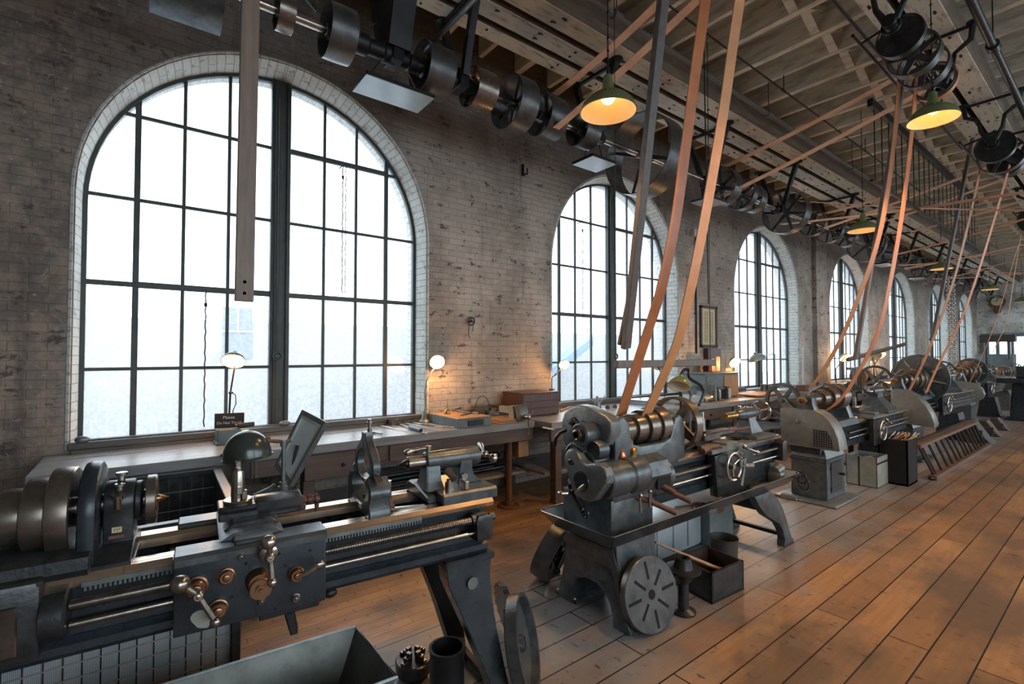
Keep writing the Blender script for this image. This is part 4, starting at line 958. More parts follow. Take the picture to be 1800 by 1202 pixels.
    for i in range(4):
        a = .5+i*PI/2; mb.tube([(.30,yc+.02,zb-.12),(.308,yc+.02+.11*math.cos(a),zb-.12+.11*math.sin(a))], [.012,.008], 6)
    mb.cyl((.24,yc+.02,zb-.12),(.315,yc+.02,zb-.12),.02,n=12); mb.tube([(.31,yc+.0,zb-.04),(.36,yc+.0,zb-.04),(.39,yc,zb-.04)], [.006,.011,.006], 8); mb.build('handwheel', 'steel', ap)
    ball_crank(ap, (.31,yc+.24,zb-.03), (.31,yc+.17,zb-.0), .018, (.31,yc+.33,zb-.06), .014, 'steel', 'ball_crank')
    # tailstock
    yt = L-.95
    mb = MB(); loft(mb, [(zb+.028,-.18,.19,yt,yt+.42),(zb+.05,-.18,.19,yt,yt+.42),(zs-.08,-.05,.05,yt+.08,yt+.30),(zs,-.05,.05,yt+.06,yt+.30)], bev=.006)
    mb.rev([(0,0),(0,.04),(.03,.055),(.36,.055),(.38,.04),(.38,0)], (0,yt-.0,zs), (0,1,0), 24); t = mb.build('tailstock', 'iron', T)
    mb = MB(); mb.rev([(0,0),(.05,.026),(.14,.028),(.14,0)], (0,yt-.13,zs), (0,1,0), 16); mb.build('quill', 'steel', t)
    mb = MB(); mb.torus((0,yt+.45,zs), (0,1,0), .10, .012, 28, 8)
    for i in range(4):
        a = i*PI/2; mb.tube([(0,yt+.42,zs),(.10*math.cos(a),yt+.45,zs+.10*math.sin(a))], .009, 6)
    mb.cyl((0,yt+.36,zs),(0,yt+.45,zs),.02,n=12); mb.build('handwheel', 'steel', t)
L3 = thing('metal_lathe', 'pale grey lathe with a mesh-windowed gear guard on a doored pedestal', 'lathe', (2.50, 5.77, 0)); far_lathe(L3, L=3.12)
L4 = thing('metal_lathe', 'lathe with a very large spoked faceplate, behind the ladder-like steel rack', 'lathe', (2.45, 9.22, 0), -.03); far_lathe(L4, zs=1.19, L=3.8, cone=(.09,.12,.15,.18,.20), fp=.40, cover='round', gearw=.24, ped=True, col='navy', door=False)
L5 = thing('metal_lathe', 'lathe with an oval pale gear guard and a toothed wheel beyond the big faceplate', 'lathe', (2.30, 14.3, 0), -.02); far_lathe(L5, zs=1.2, L=3.8, cone=(.12,.16,.20,.24), fp=.30, cover='oval', gearw=.26, col='navy', door=False)
L6 = copy_tree(L3); L6.location = (2.3, 19.4, 0); L6['label'] = 'smaller dark lathe second from the far end wall, past the oval-guarded lathe'
L7 = copy_tree(L3); L7.location = (2.3, 24.6, 0); L7['label'] = 'farthest lathe, in front of the white end wall'
# ================================================================ benches
def bench(T, L, W, z=.88, legs=(), front=True, mat_top='bench', drawers=()):
    n = 3; 
    for i in range(n):
        mb = MB(); mb.box(W*i/n+.002, W*(i+1)/n-.002, 0, L, z-.07, z-(.0 if i != 1 else .002), .005); mb.build('top_plank', mat_top, T)
    mb = MB(); mb.box(W-.06, W-.02, .01, L-.01, z-.20, z-.071, .004); mb.build('front_rail', 'bench_side', T)
    for y in legs:
        for x in (.08, W-.10):
            mb = MB(); mb.box(x-.045, x+.045, y-.045, y+.045, 0, z-.071, .005); mb.build('leg', 'bench_side', T)
    mb = MB(); mb.box(.05, W-.14, .03, L-.03, .30, .33, .004); mb.build('lower_shelf', mat_top, T)
    for y0, y1, h in drawers:
        mb = MB(); mb.box(W-.019, W+.003, y0, y1, z-.075-h, z-.078, .004); d = mb.build('drawer', 'bench_side', T)
        mb = MB(); mb.cyl((W+.003,(y0+y1)/2,z-.08-h/2),(W+.03,(y0+y1)/2,z-.08-h/2),.014,n=12); mb.build('knob', 'black', d)
    return T
BA = thing('workbench', 'long worn grey workbench under the first big window', 'workbench', (0.01, -.52, 0))
bench(BA, 3.90, .76, legs=(.12, 1.6, 2.9), drawers=((1.55,2.15,.20),(2.25,2.75,.14)))
mb = MB(); mb.cyl((.66,3.62,.06),(.66,3.62,.81),.035,n=18); mb.cyl((.66,3.62,.0),(.66,3.62,.02),.12,n=24,bev=.004); mb.cyl((.66,3.62,.02),(.66,3.62,.06),.055,n=20); pl = mb.build('pipe_leg', 'bench_leg', BA)
mb = MB(); mb.box(.60,.70,3.72,3.86,.50,.81,.005); mb.build('wooden_strut', 'wood', BA)
BB = thing('workbench', 'second dark workbench carrying the anvil and the metal cabinet', 'workbench', (0.01, 3.42, 0))
bench(BB, 5.98, .98, legs=(.15, 1.5, 3.0, 4.5, 5.8), drawers=((.3,.9,.3),(1.2,1.7,.14),(2.0,2.5,.14),(2.8,3.3,.14),(3.7,4.4,.3)))
BCc = thing('workbench', 'third workbench, holding the orange wood block, between the third and fifth windows', 'workbench', (0.12, 10.0, 0))
bench(BCc, 8.0, .98, legs=(.15, 2.5, 5.0, 7.6), drawers=((.6,1.4,.2),(2.0,2.8,.2)))
BD = thing('workbench', 'far workbench under the last windows by the end wall', 'workbench', (0.01, 19, 0)); bench(BD, 10.0, .98, legs=(.15, 5, 9.8))

def single(mb, name, mat, label, cat, group=None, **kw):
    o = mb.build(name, mat); tag(o, label, cat, group); return centre_origin(o)
# stock of dark bars under the first bench
k = 0
for i in range(5):
    for j in range(3 if i < 4 else 1):
        mb = MB(); mb.cyl((.12+i*.075+j*.01,1.75,.352+j*.045),(.12+i*.075+j*.01,3.25+R.uniform(-.2,.1),.352+j*.045),.02,n=10)
        o = mb.build('steel_bar', 'iron_dark'); tag(o, 'dark steel bar stored on the shelf under the first workbench', 'bar', 'dark bars on the shelf under the first workbench'); centre_origin(o)

# ---- lamps on the bench and machines
def desk_shade(mb_parent, c, d, r, mat='green_grey', lit=True, deep=.75):
    """bowl shade with apex at c opening along d"""
    c = Vector(c); d = Vector(d).normalized(); h = r*deep
    prof = [(-.03, 0), (-.03, r*.2), (0, r*.25)] + [(h*(1-math.cos(a)), max(r*math.sin(a), r*.25)) for a in [PI/2*i/9 for i in range(2, 10)]]
    prof += [(h+.002, r+.003)]
    mb = MB(); mb.rev(prof, c, d, 36, caps=False); s = mb.build('lamp_shade', mat, mb_parent)
    mb = MB(); mb.rev([(t+.003, rr*.97) for t, rr in prof[2:-1]]+[(h, r*.985)], c, d, 36, caps=False); mb.build('shade_lining', 'white_enamel', s)
    if lit:
        mb = MB(); mb.sph(c+d*h*.6, r*.33, 16); mb.cyl(c, c+d*h*.4, r*.16, n=12); mb.build('bulb', 'bulb', s)
    return s
def lamp_light(p, e, r=.04, col=(1,.5,.17), spot=None, d=(0,0,-1)):
    l = bpy.data.lights.new('lamp_glow', 'SPOT' if spot else 'POINT'); l.energy = e; l.color = col; l.shadow_soft_size = r
    if spot: l.spot_size = spot; l.spot_blend = .5
    o = bpy.data.objects.new('lamp_glow', l); COL.objects.link(o); o.location = p
    o.rotation_euler = Vector(d).to_track_quat('-Z', 'Y').to_euler(); return o
def to_local(T, p): return Vector(p)-Vector(T.location)
# lamp 1 articulated, lit, on the sill box
T = thing('bench_lamp', 'lit dark bowl lamp on a jointed arm above the do-not-touch sign', 'lamp', (.20, .56, 1.0))
h = at(413,632,X=.22); j = at(405,690,X=.2); k0 = at(402,735,X=.2)
mb = MB(); mb.cyl((0,0,-.12),(0,0,.0),.035,.03,16); mb.cyl(to_local(T,k0)-Vector((0,0,.08)),to_local(T,j),.0075,n=8); mb.build('lamp_post', 'black', T)
mb = MB(); mb.tube([to_local(T,j), to_local(T,h)-Vector((0,0,.05))],.0065,8); mb.sph(to_local(T,j),.014,10); mb.cyl(to_local(T,j)-Vector((.02,0,0)),to_local(T,j)+Vector((.03,.01,0)),.008,n=8); mb.build('lamp_arm', 'black', T)
desk_shade(T, to_local(T,h)+Vector((-.03,.0,.035)), (.62,-.2,-.75), .088, 'iron_dark', True, .7); lamp_light(h+Vector((.03,0,-.03)), 6)
mb = MB(); q = to_local(T,j); mb.tube([q+Vector((0,.01,0)),q+Vector((.01,.035,-.02)),q+Vector((.01,.04,-.09)),q+Vector((.0,.02,-.15)),q+Vector((0,.02,-.24))],.004,6); mb.build('lamp_cord', 'rope', T)
# lamp 2 gooseneck
T = thing('bench_lamp', 'lit gooseneck lamp with a white bowl, glowing on the brick pier', 'lamp', (.14, 2.39, .88))
pts = [to_local(T, at(*p, X=.14)) for p in ((747,742),(748,715),(747,690),(750,670),(757,655),(766,645))]
mb = MB(); mb.rev([(0,0),(0,.07),(.012,.068),(.03,.045),(.055,.03),(.10,.022),(.12,.012),(.12,0)], (0,0,0), (0,0,1), 24); mb.build('lamp_base', 'tin', T)
mb = MB(); mb.tube([Vector((0,0,.1))]+pts[1:],.009,8); mb.build('gooseneck', 'tin', T)
h = at(770,636,X=.16); desk_shade(T, to_local(T,h)+Vector((-.035,-.0,.02)), (.80,-.3,-.38), .075, 'white_enamel', True, .7); lamp_light(h+Vector((.08,-.02,-.03)), 8)
mb = MB(); q = [(-.0,.02,.14),(.03,.05,.12),(.02,.03,.05),(.0,-.05,.05),(-.02,-.14,.06),(.0,-.22,.02),(-.03,-.3,.05),(-.04,-.40,.06),(0,-.45,.005)]; mb.tube(q,.0035,6); mb.build('lamp_cord', 'rope', T)
# lamp 3 on the chest
cb = at(940,721,X=.42)
T = thing('bench_lamp', 'lit small dark bowl lamp standing on the red-brown drawer chest', 'lamp', (.25, 4.05, 1.15))
pts = [to_local(T, at(*p, X=.27)) for p in ((970,682),(970,664),(977,658),(986,648))]; pts[0].z = 0
mb = MB(); mb.cyl((pts[0].x,pts[0].y,0),(pts[0].x,pts[0].y,.015),.035,n=16); mb.tube(pts,.006,8); mb.sph(pts[2],.012,8); mb.build('lamp_arm', 'black', T)
h = at(992,640,X=.28); desk_shade(T, to_local(T,h)+Vector((-.035,.02,.025)), (.6,-.35,-.55), .068, 'iron_dark', True, .7); lamp_light(h+Vector((.05,-.02,-.02)), 6)
# lamp 4 on the metal cabinet
T = thing('bench_lamp', 'lit bowl lamp shining on top of the grey metal cabinet', 'lamp', (.50, 7.95, 1.28))
h = at(1293,638,X=.5); mb = MB(); q = to_local(T,h); mb.tube([(q.x-.03,q.y+.1,0),(q.x-.03,q.y+.1,q.z),(q.x,q.y,q.z+.05)],.007,8); mb.cyl((q.x-.03,q.y+.1,0),(q.x-.03,q.y+.1,.012),.045,n=14); mb.build('lamp_arm', 'black', T)
desk_shade(T, q+Vector((-.05,0,.05)), (.75,-.4,-.55), .10, 'iron_dark', True, .7); lamp_light(h+Vector((.10,-.05,-.03)), 14)
# lamp 5 pale blue, unlit, on a bracket from the window
T = thing('bench_lamp', 'unlit pale blue cone lamp on a swing arm before the third window', 'lamp', (.35, 9.15, .88))
h = at(1330,632,X=.35); q = to_local(T,h); e_ = to_local(T, at(1362,622,X=.1)); c_ = to_local(T, at(1338,625,X=.30))
mb = MB(); mb.tube([e_+Vector((0,0,-.75)), e_, c_],.012,8); mb.sph(c_,.03,10); mb.build('swing_arm', 'blue_shade', T)
desk_shade(T, q+Vector((-.01,-.02,.11)), (.2,.25,-.95), .15, 'blue_shade', False, .8)
# dome lamp beside second lathe
T = thing('machine_lamp', 'green enamel dome lamp on a bent rod behind the second lathe', 'lamp', (2.2, 4.04, .88))
h = at(1196,676,X=2.2); q = to_local(T,h)
desk_shade(T, q+Vector((0,.0,.06)), (.15,-.5,-.85), .105, 'green', False, .8)
b0 = to_local(T, at(1213,700,X=2.2)); mb = MB(); mb.tube([q+Vector((0,.06,.04)), q+Vector((0,.12,-.02)), b0+Vector((0,.02,.02)), b0],.012,8); mb.cyl((b0.x,b0.y,-.87),(b0.x,b0.y,b0.z+.02),.009,n=10); mb.cyl((b0.x,b0.y,-.88),(b0.x,b0.y,-.86),.10,n=20)
mb.build('lamp_stand', 'iron_light', T)
mb = MB(); mb.tube([b0, b0+Vector((0,.03,-.1)), b0+Vector((0,.06,-.2)), b0+Vector((0,.14,-.34)), b0+Vector((0,.15,-.42))],.004,6); mb.build('lamp_cord', 'rope', T)
# dome lamp over third lathe
T = thing('machine_lamp', 'dark dome lamp standing behind the third lathe\'s carriage', 'lamp', (2.16, 7.95, 0))
q = to_local(T, at(1494,676,X=2.16)); T.location.y += q.y; q.y = 0; mb = MB(); mb.cyl((q.x,q.y,.0),(q.x,q.y,.02),.12,n=20); mb.cyl((q.x,q.y,.0),(q.x,q.y,q.z),.035,n=14); mb.build('lamp_stand', 'black', T); desk_shade(T, q+Vector((0,0,.02)), (.0,.0,-1), .17, 'green_grey', False, .75)
# near dome lamp and picture stand on the nearest lathe


L1.rotation_euler; _m = Matrix.Translation(L1.location) @ Matrix.Rotation(L1.rotation_euler.z, 4, 'Z')
T = thing('machine_lamp', 'dark grey dome lamp on a vertical rod behind the nearest lathe\'s tool post', 'lamp', _m @ Vector((-.20,.484,.962)), L1.rotation_euler.z)
mb = MB(); mb.box(-.05,.04,-.05,.05,0,.012,.003); mb.cyl((0,0,0),(0,0,.25),.0085,n=14); mb.rev([(0,0),(0,.022),(.05,.022),(.055,.016),(.07,.016),(.07,0)], (0,0,.012), (0,0,1), 18)
mb.tube([(-.02,-.03,.07),(-.03,-.05,.05),(-.04,-.08,.035),(-.04,-.11,.03)],[.006,.010,.012,.006],8); mb.cyl((0,0,.235),(0,0,.262),.014,n=14); mb.build('lamp_stand', 'iron_light', T)
mb = MB(); mb.tube([(0,.03,.258),(0,0,.255),(0,-.045,.262),(0,-.075,.268)], .008, 10); mb.cyl((0,-.055,.265),(0,-.085,.27),.017,n=16); mb.build('lamp_arm', 'rust', T)
mb = MB(); r_ = .092
prof = [(0,0),(0,.012)]+[(.105*(1-math.cos(a)), r_*math.sin(a)) for a in [PI/2*i/12 for i in range(1,13)]]+[(.112,r_+.006),(.114,r_+.006)]
mb.rev(prof, (0,-.148,.316), (0,.10,-1), 44, caps=False); s = mb.build('lamp_shade', 'green_grey', T)
mb = MB(); mb.rev([(t+.003,max(0,rr-.003)) for t, rr in prof[:-2]], (0,-.148,.316), (0,.10,-1), 36, caps=False); mb.build('shade_lining', 'white_enamel', s)
# tilted glazed frame on its own clip
a_, b_, c_, d_ = [Vector(p) for p in ((-.36,.592,1.332),(-.22,.668,1.285),(-.22,.520,1.012),(-.36,.474,1.078))]
T = thing('glazed_frame', 'tilted grey frame with glass over a drawing, leaning by the dome lamp rod', 'picture frame', _m @ Vector((-.26,.52,.962)), L1.rotation_euler.z)
o_ = Vector((-.26,.52,.962)); a_, b_, c_, d_ = a_-o_, b_-o_, c_-o_, d_-o_
def quadbox(mb, P, Q, t, n): # bar between P and Q of width t
    mb.tube([P, Q], t, 4)
nrm = (b_-a_).cross(d_-a_).normalized(); cen = (a_+b_+c_+d_)/4
def inset(k): return [p+(cen-p)*k for p in (a_,b_,c_,d_)]
def frame_strip(mb, k0, k1, h0, h1):
    A, B = inset(k0), inset(k1)
    lay = [[p+nrm*h for p in A+[A[0]]] for h in (h0,)] + [[p+nrm*h1 for p in A+[A[0]]], [p+nrm*h1 for p in B+[B[0]]], [p+nrm*h0 for p in B+[B[0]]], [p+nrm*h0 for p in A+[A[0]]]]
    mb.grid(lay)
mb = MB(); frame_strip(mb, 0, .14, -.012, .014); mb.build('outer_frame', 'iron_light', T)
mb = MB(); frame_strip(mb, .15, .21, -.008, .010); mb.build('inner_bead', 'pale_box', T)
mb = MB(); I = [p+nrm*.002 for p in inset(.20)]; mb.grid([[I[0], I[1]], [I[3], I[2]]]); pn = mb.build('glass', 'print', T)
mb = MB(); e0, e1, e2, e3 = [p+nrm*.004 for p in inset(.30)]
for f_ in (.25,.32,.48,.62): mb.tube([e3+(e2-e3)*0+(e0-e3)*f_*.6, e3+(e1-e3)*(.5+f_*.5)], .0014, 4)
mb.tube([e0+(e3-e0)*.4, e0+(e1-e0)*.5+(e3-e0)*.25, e1+(e2-e1)*.02], .0014, 5)
mb.build('drawing_lines', 'iron', pn)
mb = MB(); mb.tube([(0,0,0),(-.02,.0,.05),cen-nrm*.012],.008,8); mb.build('support_rod', 'iron_dark', T)

# ---- sign and box at the sill
o = thing('notice_sign', 'small dark sign reading Please Do Not Touch under the lit lamp', 'sign', at(402,752,X=.24))
mb = MB(); mb.box(-.003,.003,-.10,.11,.0,.12,.002); o0 = mb.build('sign_board', 'darkwood', o)
text_obj('lettering', 'Please', .034, 'white', o0, (.004,.0,.075), RX, 'CENTER')
text_obj('lettering', 'Do Not Touch', .029, 'white', o0, (.004,.004,.033), RX, 'CENTER')
o.rotation_euler = (0,0,-.25)
mb = MB(); mb.box(.10,.30,.50,.66,.88,1.0,.006); mb.box(.09,.31,.49,.67,.88,.895,.003); single(mb, 'equipment_block', 'cabinet', 'grey block on the bench behind the near dome lamp', 'block')
mb = MB(); mb.cyl((.285,.64,1.021),(.285,.76,1.024),.020,n=16,bev=.004); mb.cyl((.285,.62,1.02),(.285,.64,1.021),.012,n=12); single(mb, 'metal_cylinder', 'iron_dark', 'short dark metal cylinder lying on the grey block by the sign', 'cylinder')
# near bench vise
T = thing('bench_vise', 'round swivel-base vise hanging on the bench edge behind the tool post', 'vise', (.80, .72, .88))
q = lambda px, py, X=.84: to_local(T, at(px, py, X=X))
c0 = q(430,786); mb = MB(); mb.cyl((0,c0.y,.001),(0,c0.y,.018),.10,n=32,bev=.003); mb.cyl((0,c0.y,.018),(0,c0.y,.045),.07,n=28,bev=.003); mb.box(-.03,.03,c0.y-.15,c0.y+.16,.002,.02,.006)
mb.cyl((-.02,c0.y,.04),(-.02,c0.y,.12),.045,n=20); mb.box(.0,.08,c0.y-.05,c0.y+.04,-.17,.10,.01); mb.build('vise_body', 'iron_dark', T)
a_, b_ = q(449,790,.9), q(449,838,.9); mb = MB(); mb.cyl(a_, b_, .006, n=8); mb.sph(b_, .012, 10); mb.sph(a_, .010, 8); mb.build('handle_bar', 'iron_light', T)
# sash rod on the sill
mb = MB(); mb.cyl((.03,-.30,.967),(.03,.52,.967),.009,n=8); mb.sph((.03,-.32,.975), (.03,.045,.028), 14); mb.sph((.03,1.05,.975), (.025,.05,.025), 14); mb.cyl((.03,.75,.967),(.03,1.45,.967),.008,n=8)
for p in ((.03,-.32,.975),): mb.cyl((.03,-.28,.967),(.03,-.22,.972),.006,n=6)
single(mb, 'sash_rod', 'iron_light', 'long horizontal rod with knobs lying along the first window sill', 'rod')
# tin and files
mb = MB(); c = at(688,745,Z=.885); mb.rev([(0,0),(0,.048),(.05,.05),(.055,.052),(.055,.046),(.01,.044),(.01,0)], (c.x+.03,c.y,.88), (0,0,1), 24); mb.box(c.x-.005,c.x+.03,c.y+.045,c.y+.06,.915,.935,.003); single(mb, 'tin_can', 'tin', 'low round tin standing near the sill left of the gooseneck lamp', 'tin')
specs = [((664,747),(716,757),.006,'steel','thin round file farthest left of the tools on the first bench'), ((690,742),(752,762),.007,'steel_dark','long dark file lying across the middle of the tool spread'),
 ((700,738),(778,750),.006,'steel','slim bright rod lying nearest the gooseneck lamp base'), ((712,744),(768,757),.008,'iron_light','grey flat file below the slim bright rod'),
 ((742,745),(798,752),.011,'tin','thick tube with a reddish end next to the wooden case'), ((652,760),(672,763),.010,'darkwood','stubby dark wood handle behind the steady rest'), ((720,752),(740,758),.018,'iron_dark','small dark block lying among the files'), ((670,768),(715,764),.004,'steel','thin bright scraper at the front of the tool spread')]
for a, b, r, m_, lb in specs:
    p0, p1 = at(*a, Z=.89), at(*b, Z=.89); p0.z = p1.z = .88+r+.0005
    mb = MB(); mb.tube([p0, p0.lerp(p1,.35), p0.lerp(p1,.4), p1], [r*.9, r*.9, r*.65, r*.55] if r < .012 else [r,r,r,r], 8); single(mb, 'hand_tool', m_, lb, 'tool')
# wooden case with tan top and oil can
T = thing('wooden_case', 'flat grey wooden case with a tan lid on the bench under the gooseneck lamp', 'case', (.44, 2.64, .88))
mb = MB(); mb.box(-.30,.29,-.20,.20,0,.085,.004); mb.build('case_body', 'cabinet', T)
mb = MB(); mb.box(-.30,.29,-.20,.20,.086,.094,.003); mb.build('lid', 'wood', T)
mb = MB(); mb.box(.2905,.294,-.09,.10,.012,.07,.002); mb.build('drawer_front', 'iron_dark', T)
c = at(786,727,Z=.975); mb = MB(); mb.rev([(0,0),(0,.03),(.006,.032),(.025,.03),(.045,.016),(.055,.006),(.15,.0028),(.15,0)], (c.x,c.y,.9745), (0,0,1), 24); single(mb, 'oil_can', 'brass', 'small brass oiler with a tall thin spout on the flat case', 'oil can')
for a, b, m_, lb in (((795,722),(842,727),'steel_dark','pliers lying on the flat case below the pail'), ((800,720),(815,716),'darkwood','small dark tool at the back of the flat case'), ((810,730),(835,724),'iron_dark','dark wrench on the flat case in front of the pliers')):
    p0, p1 = at(*a, Z=.98), at(*b, Z=.98); p0.z = p1.z = .983; mb = MB(); mb.tube([p0, p0.lerp(p1,.6), p1], [.006,.008,.012], 8); single(mb, 'hand_tool', m_, lb, 'tool')
mb = MB(); mb.box(.40,.76,2.92,3.30,.881,.898,.003); mb.box(.42,.75,2.94,3.28,.8985,.918,.003); single(mb, 'drawing_board', 'wood', 'tan boards stacked on the bench beside the iron vise', 'board')
# pail and jug
c = at(848,720,X=.16); T = thing('pail', 'grey pail with an upright wire handle against the brick pier', 'pail', (.16, c.y, .881))
mb = MB(); mb.rev([(0,0),(0,.075),(.02,.085),(.12,.088),(.125,.095),(.13,.095),(.13,.086),(.02,.08),(.012,0)], (0,0,0), (0,0,1), 28); mb.build('pail_body', 'galv', T)
mb = MB(); mb.tube([(0,math.cos(PI*i/14)*.09,.11+math.sin(PI*i/14)*.13) for i in range(15)],.004,6); mb.build('handle', 'black', T)
c = at(868,722,X=.34); T = thing('metal_jug', 'squat tin jug between the pail and the red box', 'jug', (.34, c.y, .881))
mb = MB(); mb.rev([(0,0),(0,.055),(.05,.07),(.075,.065),(.085,.03),(.11,.028),(.115,.034),(.12,0)], (0,0,0), (0,0,1), 26); mb.build('jug_body', 'iron_light', T)
mb = MB(); mb.tube([(0,-.06,.07),(0,-.09,.10),(0,-.10,.11)],.012,8); mb.tube([(0,.05,.03),(0,.10,.05),(0,.08,.10),(0,.03,.11)],.006,6); mb.build('handle', 'iron_light', T)
a, b = at(878,706,X=.25), at(912,706,X=.25)
mb = MB(); mb.box(.08,.25,a.y,b.y,.881,1.0,.006); mb.box(.075,.26,a.y-.01,b.y+.01,.99,1.005,.004); single(mb, 'small_box', 'redbox', 'small reddish wooden box behind the tin jug', 'box')
# drawer chest
a, b = at(918,715,X=.45), at(983,715,X=.45)
T = thing('drawer_chest', 'dark red-brown tool chest with three drawers before the second window', 'chest', (.27, (a.y+b.y)/2, .881))
hw = (b.y-a.y)/2; mb = MB(); mb.box(-.19,.18,-hw,hw,0,.265,.006); mb.box(-.195,.185,-hw-.006,hw+.006,.255,.27,.004); mb.build('chest_body', 'chest', T)
for z0, z1 in ((.012,.085),(.092,.165),(.172,.25)):
    mb = MB(); mb.box(.1805,.187,-hw+.012,hw-.012,z0,z1,.003); d = mb.build('drawer', 'chest', T)
    for yy in (-hw*.5, hw*.5):
        mb = MB(); mb.cyl((.187,yy,(z0+z1)/2),(.198,yy,(z0+z1)/2),.008,n=10); mb.build('knob', 'brass', d)
for a_, b_, lb in (((925,680),(950,677),'loose dark tool lying on the left of the drawer chest'),((948,674),(962,679),'small clamp lying on the drawer chest near the lamp')):
    p0, p1 = at(*a_, Z=1.16), at(*b_, Z=1.16); p0.z = p1.z = 1.162; mb = MB(); mb.tube([p0,p0.lerp(p1,.5)+Vector((0,0,.008)),p1],[.006,.009,.005],8); single(mb,'hand_tool','black',lb,'tool')
# iron vise on the bench corner
T = thing('bench_vise', 'pale iron vise with a hanging handle at the corner of the first workbench', 'vise', (.72, 3.18, .88))
mb = MB(); mb.box(-.10,.02,-.07,.07,.0,.03,.004); loft(mb, [(.03,-.09,.0,-.055,.055),(.10,-.09,.0,-.05,.05),(.17,-.09,.0,-.07,.07)], bev=.004); mb.box(-.30,-.08,-.028,.028,.08,.15,.004); mb.build('fixed_jaw', 'bin', T)
mb = MB(); loft(mb, [(.02,.03,.10,-.04,.04),(.08,.03,.12,-.05,.05),(.14,.03,.10,-.065,.065),(.185,.03,.07,-.07,.07)], bev=.006); mb.build('sliding_jaw', 'iron_light', T)
mb = MB(); mb.cyl((.10,0,.07),(.19,0,.07),.022,n=16); mb.sph((.18,0,.07), .028, 14); mb.cyl((.18,0,.10),(.18,0,-.10),.007,n=8); mb.sph((.18,0,-.105), .013, 10); mb.build('vise_screw', 'steel', T)
for a, b, r, m_, lb in (((985,722),(1005,714),.012,'wood','tan wooden stick right of the corner vise'),((992,729),(1015,726),.008,'darkwood','dark rod right of the corner vise'),((1000,718),(1022,720),.010,'wood_or','orange-brown handle between the chest and the second lathe'),((955,752),(975,756),.012,'iron_light','grey clamp lying under the corner vise')):
    p0, p1 = at(*a, Z=.89), at(*b, Z=.89); p0.z = p1.z = .881+r; mb = MB(); mb.tube([p0,p1],r,8); single(mb,'hand_tool',m_,lb,'tool')
# ---- second bench
def onb(px, py, X, z=.881): c = at(px, py, X=X); return Vector((X, c.y, z))
c = onb(1050,720,.3); T = thing('oil_can', 'pointed grey oil can with a side spout before the second window', 'oil can', c)
mb = MB(); mb.rev([(0,0),(0,.055),(.03,.055),(.11,.02),(.15,.018),(.16,0)], (0,0,0), (0,0,1), 22); mb.build('can_body', 'iron_light', T)
mb = MB(); mb.tube([(0,.04,.04),(0,.10,.10),(0,.16,.16)],[.010,.007,.005],8); mb.tube([(0,-.05,.04),(0,-.09,.09),(0,-.04,.12)],.005,6); mb.build('spout', 'iron_light', T)
for px in (1068, 1081):
    c = onb(px,722,.45); mb = MB(); mb.cyl(c, c+Vector((0,0,.03)), .03, n=16, bev=.004); mb.cyl(c+Vector((0,0,.03)), c+Vector((0,0,.045)), .022, n=14); single(mb, 'round_fitting', 'rust', 'small brown round fitting on the second bench beside the pointed oil can', 'fitting', 'small round fittings on the second bench')
a, b = onb(1120,705,.35), onb(1150,705,.35); mb = MB(); mb.box(.2,.5,a.y,b.y,.881,.93,.004); mb.box(.18,.52,a.y-.03,b.y+.03,.93,.945,.003); single(mb, 'flat_box', 'tray', 'flat pale blue box under the second window', 'box')
a, b = onb(1168,702,.45), onb(1222,702,.45); mb = MB(); mb.box(.30,.72,a.y,b.y,.881,.955,.005); single(mb, 'surface_plate', 'pale_box', 'thick pale surface plate left of the anvil', 'plate')
c = onb(1237,692,.62); T = thing('anvil', 'grey anvil with a flat top standing on the second workbench', 'anvil', c)
mb = MB(); loft(mb, [(0,-.13,.13,-.18,.2),(.04,-.12,.12,-.16,.18),(.08,-.07,.07,-.09,.1),(.15,-.06,.06,-.08,.09),(.19,-.07,.07,-.16,.18),(.235,-.075,.075,-.22,.2)], bev=.006); loft(mb, [(.18,-.03,.03,-.26,-.15),(.232,-.06,.06,-.36,-.15)], bev=.004); mb.build('anvil_body', 'iron_light', T)
for i, (px, w_) in enumerate(((1252,.16),(1268,.2))):
    c = onb(px,690,.60); mb = MB(); mb.box(.48,.66,c.y,c.y+w_,.881,1.03,.004); single(mb, 'pale_block', 'pale_box', ('pale square block right of the anvil' if i == 0 else 'pale ribbed block strapped with a dark clamp'), 'block')
c = onb(1277,690,.70); T = thing('hand_clamp', 'dark upright clamp with a light knob by the pale ribbed block', 'clamp', c)
mb = MB(); mb.box(-.02,.02,-.03,.03,0,.17,.004); mb.cyl((0,0,.16),(0,0,.19),.012,n=10); mb.cyl((0,0,.185),(0,0,.20),.05,n=16); mb.build('clamp_body', 'iron_dark', T)
# metal cabinet
a, b = onb(1240,660,.6), onb(1298,660,.6)
T = thing('metal_cabinet', 'grey metal cabinet with a panelled door on the second workbench', 'cabinet', (.40, (a.y+b.y)/2, .881))
hw = (b.y-a.y)/2; mb = MB(); mb.box(-.26,.20,-hw,hw,0,.40,.008); mb.box(-.27,.22,-hw-.02,hw+.02,.40,.415,.003); mb.build('cabinet_body', 'cabinet', T)
mb = MB(); mb.box(.2005,.212,-hw+.03,-hw*.0,.03,.37,.005); d = mb.build('door', 'iron_light', T); mb = MB(); mb.box(.212,.216,-hw+.08,-.06,.08,.32,.003); mb.build('door_panel', 'cabinet', d)
mb = MB(); mb.box(.2005,.212,.03,hw-.02,.03,.37,.004); mb.build('side_panel', 'wood', T)
c = onb(1263,628,.35,1.3); mb = MB(); mb.box(.28,.29,c.y-.11,c.y+.13,1.30,1.52,.003); single(mb, 'backing_board', 'redbox', 'brown board standing on the metal cabinet', 'board')
